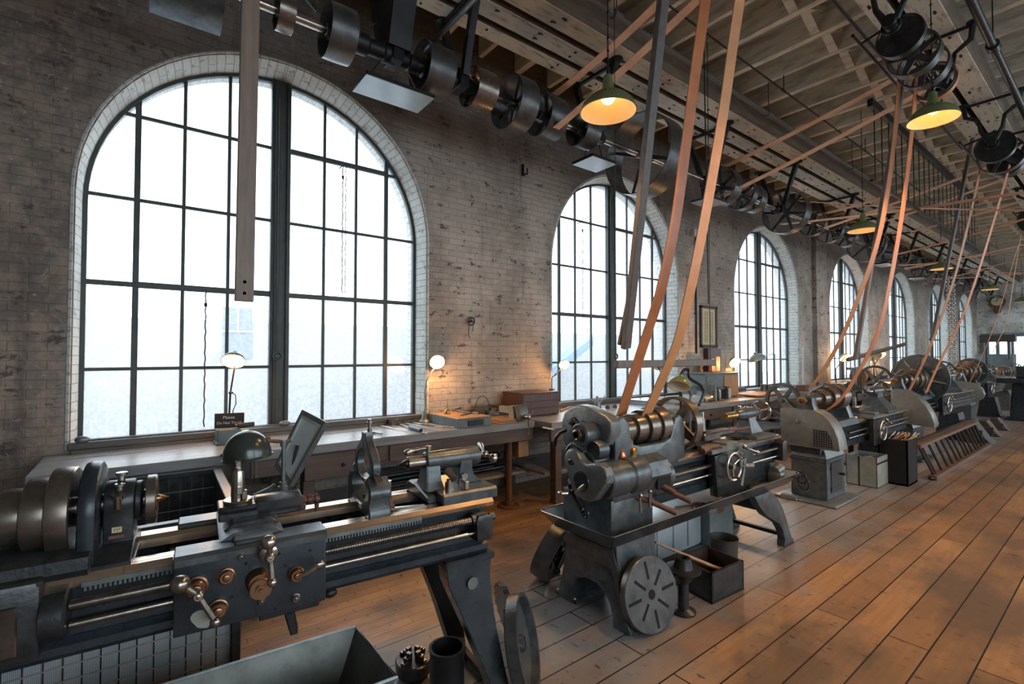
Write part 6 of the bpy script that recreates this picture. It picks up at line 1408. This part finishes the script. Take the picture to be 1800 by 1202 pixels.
# dark overhead rack of rods (bar ladder) near the far belts
T = thing('rod_rack', 'black hanging rack of vertical rods under the ceiling at the right', 'rack', (2.75, 7.2, 4.75))
a, b = at(1590,265,Z=4.6), at(1690,345,Z=4.6)
mb = MB(); mb.box(-.03,.03,0,6.5,-.05,.05,.004); mb.build('top_bar', 'black', T)
mb = MB(); mb.box(-.02,.02,0,6.5,-1.0,-.97,.003); mb.build('bottom_bar', 'black', T)
for i in range(22):
    mb = MB(); mb.cyl((0,.15+i*.29,-1.0),(0,.15+i*.29,0),.007,n=6); mb.build('rod', 'black', T)
# ---------------- pendant lamps
def pendant(px, py, Z, label, r=.19, e=34, lit=True):
    c = at(px, py+0, Z=Z); T = thing('pendant_lamp', label, 'lamp', (c.x, c.y, c.z)); s = r/.19
    prof = [(.21,.022),(.20,.030),(.10,.042),(.085,.05),(.075,.09),(.045,.135),(.01,.17),(-.035,.186),(-.045,.19),(-.045,.194)]
    mb = MB(); mb.rev([(a*s, b*s) for a, b in prof], (0,0,0), (0,0,1), 44, caps=False); sh = mb.build('lamp_shade', 'green', T)
    mb = MB(); mb.rev([(a*s-.003, (b-.003)*s) for a, b in prof[3:-1]], (0,0,0), (0,0,1), 44, caps=False); mb.build('shade_lining', 'white_enamel', sh)
    if lit:
        mb = MB(); mb.sph((0,0,.055*s), .048*s, 16); mb.build('bulb', 'bulb', sh)
    mb = MB(); mb.cyl((0,0,.20*s),(0,0,.26*s),.012,n=10)
    k = 0; z = .26*s
    zt = 5.15-c.z
    mb.tube([(0,0,z),(0,0,zt)],.0045,5)
    while z < zt-.3: mb.torus((0,0,z+.03),((1,0,0) if k % 2 else (0,1,0)),.010,.003,8,5); z += .09; k += 1
    mb.build('lamp_chain', 'black', T)
    if lit: lamp_light(c+Vector((0,0,-.055*s)), e, .07, (1,.55,.22), 2.0, (0,0,-1)); lamp_light(c+Vector((0,0,.0)), e*.010, .03, (1,.40,.07))
    return T
pendant(1069,185,3.30,'large lit green pendant lamp hanging nearest, left of the bright belts')
pendant(1640,202,3.75,'lit green pendant lamp below the upper-right countershaft', .19, 90)
pendant(1517,400,3.42,'lit green pendant lamp above the fourth window')
pendant(1655,469,3.42,'lit green pendant lamp in front of the crowded far belts', .19, 25)
pendant(1740,506,3.42,'thin glowing pendant lamp far away near the end wall', .19, 25)
pendant(1797,528,3.6,'unlit dark pendant lamp at the right edge before the end wall', .24, 0, False)
# unseen neighbours of the same row light the aisle in front of the camera
def aisle(x, y, z=3.6, e=70, lb=''):
    T = thing('pendant_lamp', lb, 'lamp', (x, y, z)); 
    prof = [(.21,.022),(.10,.042),(.075,.09),(.045,.135),(.01,.17),(-.035,.186),(-.045,.19)]
    mb = MB(); mb.rev(prof, (0,0,0), (0,0,1), 30, caps=False); sh = mb.build('lamp_shade', 'green', T)
    mb = MB(); mb.sph((0,0,.05), .045, 12); mb.build('bulb', 'bulb', sh); mb = MB(); mb.cyl((0,0,.2),(0,0,5.15-z),.005,n=6); mb.build('lamp_chain', 'black', T)
    lamp_light((x,y,z-.06), e, .07, (1,.55,.22), 1.9)
aisle(4.35,2.9,3.95,85,'lit pendant lamp over the aisle, outside the frame to the right')
aisle(5.2,7.2,3.7,55,'second lit aisle pendant lamp, outside the frame to the right')
aisle(5.2,11.5,3.7,50,'third lit aisle pendant lamp')
# ---------------- chains of the hoist
for k, px in enumerate((1668,1677)):
    c = at(px,560,Y=15.5); mb = MB(); z = c.z+1.0; i = 0
    while z > c.z-1.35: mb.torus((c.x,c.y,z),((1,0,0) if i % 2 else (0,1,0)),.028,.009,8,5); z -= .052; i += 1
    single(mb, 'hoist_chain', 'steel', ('left' if k == 0 else 'right')+' strand of the grey hoist chain hanging before the sixth window', 'chain')
# a fine cord between the bright belts
a, b = at(1236,100,Y=3.6), at(1243,300,Y=3.6); mb = MB(); mb.cyl((a.x,a.y,5.1),(b.x,b.y,2.0),.005,n=6); single(mb, 'pull_cord', 'black', 'thin black cord hanging between the two bright belts', 'cord')
# end wall things
c = at(1753,530,Y=31.95); T = thing('wall_clock', 'octagonal brown wall clock with a pale dial on the end wall', 'clock', (c.x, 31.98, c.z))
mb = MB(); mb.cyl((0,0,0),(0,-.12,0),.30,n=8); mb.prism([(-.14,-.25),(.14,-.25),(.10,-.52),(0,-.56),(-.10,-.52)], 'y', -.1, 0); mb.build('case', 'rackwood', T)
mb = MB(); mb.cyl((0,-.12,0),(0,-.135,0),.20,n=30); d = mb.build('dial', 'clock', T); mb = MB(); mb.tube([(0,-.14,0),(.03,-.14,.18)],.012,4); mb.tube([(0,-.14,0),(-.11,-.14,.04)],.012,4); mb.build('clock_hands', 'ink', d)
mb = MB(); mb.box(.3,1.5,29.2,30,0.0,1.6,.02); single(mb, 'machine_cabinet', 'cabinet', 'blue-grey cabinet standing at the foot of the end wall', 'cabinet')
T = thing('drill_press', 'dark machine frame with a table standing near the end wall window', 'machine', (1.2, 25.5, 0))
mb = MB(); mb.box(-.3,.3,-.3,.3,0,.1,.01); mb.cyl((0,0,.1),(0,0,2.3),.08,n=14); mb.box(-.6,.9,-.2,.2,1.0,1.08,.01); mb.box(-.2,.8,-.12,.12,2.05,2.3,.02); mb.cyl((.6,0,1.4),(.6,0,2.1),.05,n=12); mb.build('machine_frame', 'iron_dark', T)
# ================================================================ things on the floor
# mesh cage behind and under the nearest lathe
T = thing('mesh_cage', 'open-topped black angle-iron cage with pale wire mesh behind the nearest lathe', 'cage', (1.38, -.42, 0), -.03)
mb = MB(); X0, X1, YA, YB, H = -.56, .56, -.14, .84, .80
for x in (X0, X1):
    for y in (YA, YB): mb.box(x-.02,x+.02,y-.02,y+.02,0,H,.003)
for z in (.03, H):
    for x in (X0, X1): mb.box(x-.025,x+.025,YA,YB,z-.02,z+.012,.003)
    for y in (YA, YB): mb.box(X0,X1,y-.025,y+.025,z-.02,z+.012,.003)
mb.build('angle_frame', 'iron_dark', T)
for nm, A in (('front_screen', 'x1'), ('side_screen', 'y1'), ('rear_screen', 'x0')):
    mb = MB()
    if A[0] == 'x':
        x = X1-.012 if A == 'x1' else X0+.012
        mb.box(x-.002,x+.002,YA,YB,.04,H-.02,0); mat_ = 'screen' if A == 'x1' else 'iron_dark'
    else: mb.box(X0,X1,YB-.014,YB-.010,.04,H-.02,0); mat_ = 'iron_dark'
    s_ = mb.build(nm, mat_, T); mb = MB()
    if A[0] == 'x':
        s = 1 if A == 'x1' else 1
        n = 0; y = YA+.03
        while y < YB: mb.box(x+s*.002,x+s*.006,y-.0025,y+.0025,.05,H-.02,0); y += .062
        mb.build('upright_wires', 'black' if A == 'x1' else 'iron', s_); mb = MB(); z = .09
        while z < H-.03: mb.box(x+s*.006,x+s*.010,YA,YB,z-.003,z+.003,0); z += .062 if A == 'x1' else .12
        mb.build('cross_wires', 'bin', s_)
# sheet-metal bin in front
pts = [at(625,1101,Z=.34), at(698,1190,Z=.34), at(440,1172,Z=.34)]
a, b, c = pts
T = thing('sheet_metal_tray', 'dented zinc drip tray with sloping sides at the bottom edge under the nearest lathe', 'tray', (a.x, a.y, 0))
ux = (b-a); ux.z = 0; uy = Vector((-.08,-1,0)).normalized()
def corner(s, t, z): p = ux*s + uy*t; return Vector((p.x, p.y, z))
W_, Ln = 1.0, 1.15
mb = MB(); o_ = .06
R0 = [corner(0,0,.34), corner(1,0,.34), corner(1,Ln,.34), corner(0,Ln,.34)]; B0 = [corner(.10,.10,.10), corner(.88,.10,.10), corner(.88,Ln-.1,.10), corner(.10,Ln-.1,.10)]
nx = ux.normalized(); ins = [R0[0]+(nx-uy*-1*.0)*.006, R0[1]-nx*.006, R0[2]-nx*.006, R0[3]+nx*.006]
rows = [B0+[B0[0]], R0+[R0[0]], [p+Vector((0,0,.004)) for p in R0+[R0[0]]], [p+Vector((0,0,-.003)) for p in ins+[ins[0]]], [p+Vector((0,0,.006)) for p in B0+[B0[0]]]]
mb.grid(rows); mb.grid([[B0[0]+Vector((0,0,.006)), B0[1]+Vector((0,0,.006))],[B0[3]+Vector((0,0,.006)), B0[2]+Vector((0,0,.006))]]); mb.grid([[B0[0],B0[1]],[B0[3],B0[2]]]); mb.build('tray_body', 'galv', T)
mb = MB(); mb.tube(R0, .007, 6, True); mb.build('rolled_rim', 'iron_light', T)
mb = MB()
for s in (.2,.8):
    for t in (.2,.95): p = corner(s,t,0); mb.box(p.x-.03,p.x+.03,p.y-.03,p.y+.03,0,.10,.004)
for s in (.2,.8): p = corner(s,.2,0); q_ = corner(s,.95,0); mb.box(p.x-.02,p.x+.02,q_.y,p.y,.06,.10,.004)
mb.build('stand', 'darkwood', T)
# chuck with steps, cylinder pot, small part under the leg
c = at(742,1160,Z=.0); T = thing('lathe_chuck', 'dark four-jaw chuck with stepped jaws lying on the floor beside the iron cylinder', 'chuck', (2.52, 1.10, 0), .4)
mb = MB(); mb.rev([(0,0),(0,.05),(.02,.055),(.03,.085),(.085,.088),(.09,.082),(.09,0)], (0,0,0), (0,0,1), 36); mb.build('chuck_body', 'iron_dark', T)
for i in range(4):
    Mx = Matrix.Rotation(i*PI/2, 4, 'Z'); mb = MB(); mb.prism([(.022,.088),(.022,.135),(.040,.135),(.040,.120),(.058,.120),(.058,.105),(.078,.105),(.078,.088)], 'y', -.014, .014, .002, Mx); mb.build('jaw', 'steel_dark', T)
T = thing('iron_cylinder', 'open black iron cylinder with a small side lug at the bottom edge', 'cylinder', (2.80, 1.13, 0), .3)
mb = MB(); mb.rev([(.02,0),(.0,.0),(0,.085),(.02,.088),(.03,.078),(.25,.078),(.262,.083),(.27,.083),(.27,.070),(.02,.068),(.02,0)], (0,0,0), (0,0,1), 44); mb.build('cylinder_body', 'black', T)
mb = MB(); mb.rev([(-.008,.006),(-.008,.014),(.008,.014),(.008,.006),(-.008,.006)], (.0,.096,.25), (0,0,1), 14, caps=False); mb.build('lug', 'iron_dark', T)
c = at(800,1095,Z=.03); mb = MB(); mb.cyl((c.x,c.y-.04,.028),(c.x,c.y+.05,.028),.026,n=16,bev=.003); mb.box(c.x-.025,c.x+.02,c.y+.03,c.y+.07,.002,.06,.003); single(mb, 'small_casting', 'iron_dark', 'small dark casting on the floor between the lathe legs', 'casting')
c = at(813,1065,X=2.62); T = thing('toothed_plate', 'dark gear wheel leaning behind the nearest lathe\'s front leg', 'gear', (2.60, 1.63, .17))
mb = MB(); gear(mb, (0,0,0), (.25,.95,.2), .15, .03, 18, .016, .03); mb.build('gear_body', 'iron_dark', T)
# leaning faceplate beside the leg
def axis_mx(n, c):
    u, w, d = basis(n); return Matrix(((u.x,d.x,w.x,c[0]),(u.y,d.y,w.y,c[1]),(u.z,d.z,w.z,c[2]),(0,0,0,1)))
RTH, FWH = Vector((_cy,_sy,0)), Vector((-_sy,_cy,0))
T = thing('faceplate', 'steel faceplate leaning edge-on against the nearest lathe\'s leg', 'faceplate', (2.92, 1.475, 0), 0)
Mx = axis_mx(RTH*.97-FWH*.16+Vector((0,0,.24)), (0,0,.215))
mb = MB(); mb.rev([(-.03,0),(-.03,.212),(-.024,.218),(.030,.218),(.030,.198),(-.01,.192),(-.01,.04),(.01,.035),(.01,.03),(.0,.03),(0,0)], (0,0,0), (0,1,0), 52, Mx); mb.build('plate', 'iron', T)
mb = MB(); mb.box(-.03,.03,-.034,-.026,-.16,-.05,.002,Mx @ Matrix.Rotation(.6,4,'Y')); mb.build('slot', 'hole', T)
# second lathe surroundings
T = thing('faceplate', 'large slotted round faceplate standing on edge against the second lathe\'s pedestal', 'faceplate', (3.0, 2.37, 0), 0)
r_ = .207; Mx = axis_mx(-Vector((.98,-.12,.20)), (.0,0,r_*.98+.006))
mb = MB(); mb.rev([(-.0,.026),(0,r_-.004),(.004,r_),(.040,r_),(.042,r_-.01),(.03,r_-.02),(.03,.06),(.06,.055),(.06,.026),(.0,.026)], (0,0,0), (0,1,0), 56, Mx, caps=False); pl = mb.build('plate', 'pulley', T)
for i in range(8):
    L0 = .075 if i % 2 else .085; mb = MB(); mb.box(-.0085,.0085,-.0015,.003,L0-(.02 if i%2 else 0),(.150 if i % 2 else .185),.0,Mx @ Matrix.Rotation(i*PI/4+.1,4,'Y')); mb.build('slot', 'hole', pl)
mb = MB(); mb.cyl((0,-.001,0),(0,.05,0),.027,n=20,M_=Mx); mb.build('bore', 'hole', pl)
T = thing('motor_pulley', 'slanted dark hooped pulley guard standing behind the second lathe\'s pedestal', 'pulley', (2.19, 2.36, 0))
Mx = axis_mx(-(RTH*.80-FWH*.45-Vector((0,0,.40))), (.0,0,.215))
mb = MB(); spoked(mb, (0,0,0), (0,1,0), .225, .12, 5, .016, .05, .1, .03, .5, .2); mb.build('wheel_rim', 'pulley', T).matrix_local = Mx
mb = MB(); mb.torus((0,-.07,.13),(1,0,0),.02,.008,14,6); mb.cyl((0,-.07,.12),(0,.02,.04),.012,n=8); mb.box(-.012,.012,-.07,-.04,-.02,.11,.003); mb.build('tension_screw', 'iron_dark', T).matrix_local = Mx
T = thing('flanged_post', 'short iron post with a wide flange and hollow collar behind the slotted faceplate', 'post', (2.99, 2.70, 0))
mb = MB(); mb.rev([(0,0),(0,.075),(.012,.075),(.03,.035),(.18,.032),(.20,.05),(.24,.075),(.255,.105),(.27,.108),(.275,.06),(.33,.045),(.335,.045),(.335,.028),(.28,.026),(.28,0)], (0,0,0), (0,0,1), 36); mb.build('post_body', 'iron_dark', T)
# open crate with a wooden handle tool
p0, p1, p2 = at(1252,1063,Z=0), at(1310,1035,Z=0), at(1195,1032,Z=0)
T = thing('open_crate', 'open dark wooden crate with a pale worn rim by the second lathe', 'crate', (p0.x, p0.y, 0))
ex, ey = (p2-p0), (p1-p0)
ex = ex.normalized()*.30; ey = ey.normalized()*.36
def slab(mb, o, u, v, w):
    b = bmesh.new(); vs = [b.verts.new(o+u*i+v*j+w*k) for k in (0,1) for j in (0,1) for i in (0,1)]
    for f in ((0,1,3,2),(4,5,7,6),(0,1,5,4),(2,3,7,6),(0,2,6,4),(1,3,7,5)): b.faces.new([vs[i] for i in f])
    bmesh.ops.recalc_face_normals(b, faces=b.faces[:]); mb._add(b)
zz = Vector((0,0,1)); t = .018; H = .195; eu, ev = ex.normalized(), ey.normalized()
for nm, o_, u, v, w in (('front_panel', Vector(), ey, eu*t, zz*H), ('near_panel', Vector(), ex, ev*t, zz*H), ('back_panel', ex-eu*t, ey, eu*t, zz*H), ('far_panel', ey-ev*t, ex, ev*t, zz*H), ('bottom', Vector((0,0,.004)), ex, ey, zz*.015)):
    mb = MB(); slab(mb, o_, u, v, w); mb.build(nm, 'iron_dark' if nm in ('front_panel','near_panel') else 'darkwood', T)
a, b = at(1150,950,X=2.70), at(1262,1003,X=2.98); a = Vector((2.71,2.60,.40)); a = at(1152,953,Z=.375); b = Vector((2.985, 3.13, .145))
mb = MB(); d = (b-a).normalized(); mb.tube([a, a.lerp(b,.5), a.lerp(b,.85), b],[.009,.010,.012,.013],10); Th = thing('hand_broom', 'wooden-handled brush resting slantwise in the open dark crate', 'brush', b)
o = mb.build('wooden_handle', 'wood', Th); o.location = -b
mb = MB(); mb.tube([b, b+d*.02, b+d*.05+Vector((0,0,-.03))],[.014,.020,.026],10); o = mb.build('brush_head', 'wood_or', Th); o.location = -b
c = at(1290,1022,Z=0); T = thing('metal_bucket', 'small open blue-grey bucket behind the dark crate', 'bucket', (2.86, 3.42, 0))
mb = MB(); mb.rev([(0,0),(0,.085),(.03,.088),(.25,.098),(.255,.102),(.258,.102),(.258,.096),(.03,.083),(.02,0)], (0,0,0), (0,0,1), 32); mb.build('bucket_body', 'galv_dark', T)
mb = MB(); mb.prism([(-.04,0),(.10,0),(.12,.05),(.02,.06)], 'y', -.12, .02, .004); mb.build('scrap_rag', 'bin', T)
# cabinet behind the second lathe
T = thing('floor_cabinet', 'low blue-grey double cabinet with a small red label under the second lathe', 'cabinet', (2.46, 3.12, 0))
mb = MB(); mb.box(-.22,.02,.0,.62,.02,.40,.005); mb.build('left_case', 'tray', T); mb = MB(); mb.box(-.22,.10,.63,1.0,.0,.42,.005); mb.build('right_case', 'cabinet', T)
for y0 in (.02,.23,.43):
    mb = MB(); mb.box(.0205,.026,y0,y0+.185,.04,.38,.003); mb.build('door', 'tray', T)
mb = MB(); mb.box(.1005,.102,.76,.84,.26,.36,0); mb.build('red_label', 'redbox', T)
# wheel and cord in the pan
T = thing('small_handwheel', 'small spoked iron handwheel lying in the chip pan', 'wheel', (2.84, 3.19, .502)); mb = MB(); mb.rev([(0,.07),(0,.085),(.022,.085),(.022,.07),(0,.07)], (0,0,0), (0,0,1), 30, caps=False); mb.rev([(0,.014),(0,.03),(.035,.03),(.035,.014)], (0,0,0), (0,0,1), 18, caps=False)
for i in range(5): a = i*2*PI/5; mb.tube([(.02*math.cos(a),.02*math.sin(a),.012),(.078*math.cos(a),.078*math.sin(a),.012)],.006,6)
mb.build('wheel_body', 'pulley_worn', T)
mb = MB(); mb.tube(smooth([(2.70,3.05,.505),(2.78,3.3,.505),(2.83,3.55,.505),(2.85,3.75,.505),(2.80,3.80,.51)],5),.004,6); mb.sph((2.80,3.80,.515),.014,10); single(mb, 'thin_cord', 'black', 'thin dark cord lying along the chip pan', 'cord')
mb = MB(); mb.box(2.78,2.90,4.27,4.37,.50,.60,.02,seg=2); mb.cyl((2.84,4.28,.60),(2.84,4.38,.62),.045,n=18); single(mb, 'loose_casting', 'iron_light', 'grey casting with a round hole resting in the tail end of the chip pan', 'casting')
# pale bin and black box by the third lathe
T = thing('scrap_bin', 'pale square sheet-metal bin with a rumpled rim beside the third lathe', 'bin', (2.66, 7.16, 0))
mb = MB()
for x0,x1,y0,y1 in ((-.16,.16,-.20,-.19),(-.16,.16,.2,.21),(-.16,-.15,-.2,.2),(.15,.16,-.2,.2)): mb.box(x0,x1,y0,y1,0,.36,.002)
mb.box(-.16,.16,-.2,.2,0,.01,0); mb.build('bin_body', 'bin', T); mb = MB(); mb.box(-.03,-.015,-.205,-.2,.0,.36,0); mb.box(.1605,.165,-.2,.2,.28,.30,0); mb.build('seam', 'iron_dark', T)
mb = MB(); mb.grid([[(-.15+.3*i/6, -.19+.38*j/6, .30+.04*math.sin(i*2.1+j*1.7)) for i in range(7)] for j in range(7)]); mb.build('crumpled_liner', 'bin', T)
T = thing('stock_box', 'tall black open box holding brown rods, between the pale bin and the ladder rack', 'box', (2.87, 7.56, 0))
mb = MB()
for x0,x1,y0,y1 in ((-.15,.15,-.20,-.18),(-.15,.15,.18,.20),(-.15,-.13,-.2,.2),(.13,.15,-.2,.2)): mb.box(x0,x1,y0,y1,0,.55,.003)
mb.box(-.15,.15,-.2,.2,0,.02,0); mb.build('box_body', 'hole', T)
for i in range(14):
    p = Vector((R.uniform(-.11,.11), R.uniform(-.12,.0), .51)); q_ = p+Vector((R.uniform(-.03,.12), R.uniform(.1,.3), R.uniform(.07,.11))); mb = MB(); mb.tube([p,q_],R.uniform(.006,.012),7); o = mb.build('bar_stock', R.choice(['brass','rust','copper','steel_dark']), None); tag(o, 'thin brown and brass rod sticking out of the tall black box', 'rod', 'rods in the tall black box'); o.location = T.location; centre_origin(o)
# ladder-like rack leaning
T = thing('stock_rack', 'long leaning brown wooden rack with slanting slats like a ladder', 'rack', (3.07, 8.0, 0))
mb = MB(); L_ = 3.7; tx, tz = -.06, .42
mb.box(.0,.09,0,L_,.0,.055,.004); mb.build('bottom_rail', 'rackwood', T)
mb = MB(); mb.box(tx-.02,tx+.05,-.25,L_-.4,tz,tz+.04,.004); mb.build('top_rail', 'rackwood', T)
mb = MB(); mb.box(tx-.10,tx-.03,-.2,L_-.4,tz+.02,tz+.05,.004); mb.build('rear_rail', 'darkwood', T)
ys = [.10,.20,.52,.86,1.15,1.45,1.7,2.0,2.2,2.45,2.75,2.95,3.2,3.45]
for y in ys:
    mb = MB(); mb.tube([(.045,y,.03),(tx+.02,y-.30,tz+.01)],.016,6); mb.build('slat', 'darkwood', T)
mb = MB(); mb.cyl((.03,-.06,.03),(.07,-.02,.03),.02,n=10); mb.build('bolt', 'black', T)
# dark castings beyond the rack
for i, (px, py, s) in enumerate(((1738,765,.34),(1762,748,.26),(1775,738,.22))):
    c = at(px, py, Z=0); c.x = 2.95; T = thing('angle_plate', ['large dark slanted angle plate at the end of the ladder rack','smaller dark angle plate behind the large one','last dark casting in the row on the far floor'][i], 'casting', (c.x, 12.1+i*1.15, 0))
    mb = MB(); mb.prism([(-s*.7,0),(s*.55,0),(s*.3,s*.3),(-s*.2,s*1.15),(-s*.75,s*1.1)], 'y', -s*.5, s*.7, .015); mb.box(-s*.5,s*.2,-s*.6,-s*.5,0,s*.7,.01); mb.build('casting_body', 'darkwood' if i else 'iron_dark', T)
# oil-stained cord coil by the pedestal
mb = MB(); mb.torus((2.12,5.45,.02),(0,.2,1),.10,.010,24,6); mb.torus((2.14,5.48,.045),(.1,0,1),.09,.010,24,6); single(mb, 'cord_coil', 'black', 'coil of black cord on the floor left of the third lathe\'s pedestal', 'cord')
# ================================================================ extra pieces
h = at(1157,645,X=.4); T = thing('bench_lamp', 'small unlit white lamp on a thin arm under the grey lever bar', 'lamp', (.4, h.y+.15, .881)); q = to_local(T, h)
mb = MB(); e_ = to_local(T, at(1168,668,X=.4)); mb.tube([(e_.x,e_.y,0), e_, q],.008,6); mb.build('lamp_arm', 'black', T); desk_shade(T, q+Vector((0,0,.03)), (.2,-.5,-.8), .07, 'pale_box', False, .6)
P = [at(*p, X=1.2) for p in ((1197,700),(1195,668),(1200,652),(1210,650),(1212,664),(1232,678),(1236,692),(1228,712))]
mb = MB(); mb.tube(smooth(P, 4), .022, 8); mb.cyl(P[0], Vector((P[0].x,P[0].y,0)), .02, n=8); single(mb, 'bent_pipe', 'iron_dark', 'bent dark pipe arm rising between the green dome lamp and the anvil', 'pipe')
mb = MB()
for i, (a, b) in enumerate((((1375,836),(1392,828)),((1372,862),(1393,850)))): pass
c = at(1385,845,X=2.93); mb.torus((2.96,4.50,.545),(.3,1,.2),.05,.006,20,6); mb.torus((2.97,4.52,.50),(.5,1,.1),.06,.006,20,6); mb.tube([(2.90,4.46,.60),(2.96,4.5,.60),(2.97,4.51,.55)],.005,6); single(mb, 'wire_loops', 'black', 'black wire loops hanging over the tail end of the chip pan', 'wire')
# machine with an ochre wheel at the far right
T = thing('metal_lathe', 'far dark machine with an ochre-rimmed wheel at the right edge', 'machine', (3.1, 17.0, 0))
mb = MB(); loft(mb, [(0,-.4,.35,-.4,.5),(.05,-.4,.35,-.4,.5),(.1,-.3,.25,-.3,.4),(.9,-.25,.2,-.25,.35)], bev=.02); mb.box(-.5,.3,-.5,.9,.9,1.02,.02); mb.box(-.2,.15,-.3,.2,1.02,1.3,.03); mb.build('machine_frame', 'navy', T)
mb = MB(); spoked(mb, (.42,.1,.62), (1,0,0), .42, .06, 5, .03, .06, .1, .03, .5, .2); mb.build('wheel', 'wood', T)
ball_crank(T, (.4,-.2,1.1), (.4,-.35,1.2), .04, (.4,.0,1.0), .03, 'steel')
mb = MB(); mb.cyl((0,-.1,1.3),(0,-.1,1.6),.05,n=14); mb.sph((0,-.1,1.62), .06, 12); mb.build('tool_post', 'steel', T)
for k, (x, y, w, h_, m_, lb) in enumerate(((1.55,8.6,.18,.35,'bin','pale bin standing under the second bench\'s far end'),(1.5,11.0,.25,.5,'chest','dark box on the floor behind the large-faceplate lathe'),(1.4,6.4,.2,.45,'cabinet','grey box on the floor behind the third lathe'))):
    T = thing('floor_box', lb, 'box', (x, y, 0)); mb = MB()
    for x0,x1,y0,y1 in ((-w,w,-.2,-.19),(-w,w,.19,.2),(-w,-w+.01,-.2,.2),(w-.01,w,-.2,.2)): mb.box(x0,x1,y0,y1,0,h_,.002)
    mb.box(-w,w,-.2,.2,0,.01,0); mb.build('box_body', m_, T)
for i in range(16):
    y_ = 10.3+i*.46+R.uniform(-.08,.08)
    if 12.0 < y_ < 13.4: continue
    mb = MB(); x_ = R.uniform(.5,.95); k = i % 4
    if k == 0: mb.box(x_-.08,x_+.08,y_-.1,y_+.1,.881,.881+R.uniform(.06,.16),.006)
    elif k == 1: mb.cyl((x_,y_,.881),(x_,y_,.881+R.uniform(.08,.2)),.04,n=14,bev=.004)
    else: p0 = Vector((x_,y_,.897)); mb.tube([p0,p0+Vector((.05,.2,0)),p0+Vector((.06,.36,0))],[.012,.014,.008],8)
    single(mb, 'bench_item', R.choice(['iron_light','steel_dark','rust','bin']), 'small metal piece scattered along the third workbench', 'metal piece', 'scattered pieces on the third bench')
# ================================================================ camera, world, light
cd = bpy.data.cameras.new('camera'); cam = bpy.data.objects.new('camera', cd); COL.objects.link(cam)
cd.sensor_width = 36; cd.lens = F/1800*36; cd.clip_start = .05; cd.clip_end = 200
cam.matrix_world = Matrix.Translation(CAM) @ Matrix((RT, UP, -FW)).transposed().to_4x4()
SC.camera = cam
w = bpy.data.worlds.new('overcast'); SC.world = w; w.use_nodes = True
bg = w.node_tree.nodes['Background']; bg.inputs[0].default_value = (.82,.92,1,1); bg.inputs[1].default_value = 2.6
for i, c in enumerate(WC):
    for X, s, n in ((-.45, -1, 'window'),):
        if s > 0 and i > 5: continue
        l = bpy.data.lights.new('sky_portal', 'AREA'); l.shape = 'RECTANGLE'; l.size = 2.9; l.size_y = 3.5; l.cycles.is_portal = True
        o = bpy.data.objects.new('sky_portal', l); COL.objects.link(o); o.location = (X, c, 2.6); o.rotation_euler = (0, -s*PI/2 if s < 0 else PI/2, 0)
        o.rotation_euler = (0, -PI/2, 0) if s < 0 else (0, PI/2, 0)
SC.view_settings.view_transform = 'Standard'; SC.view_settings.look = 'None'; SC.view_settings.gamma = 1; SC.view_settings.use_curve_mapping = False
SC.view_settings.exposure = 1.0
SC.cycles.use_denoising = True
SC.cycles.max_bounces = 8; SC.cycles.diffuse_bounces = 4; SC.cycles.glossy_bounces = 3; SC.cycles.transparent_max_bounces = 12; SC.cycles.sample_clamp_indirect = 6
SC.cycles.caustics_reflective = False; SC.cycles.caustics_refractive = False
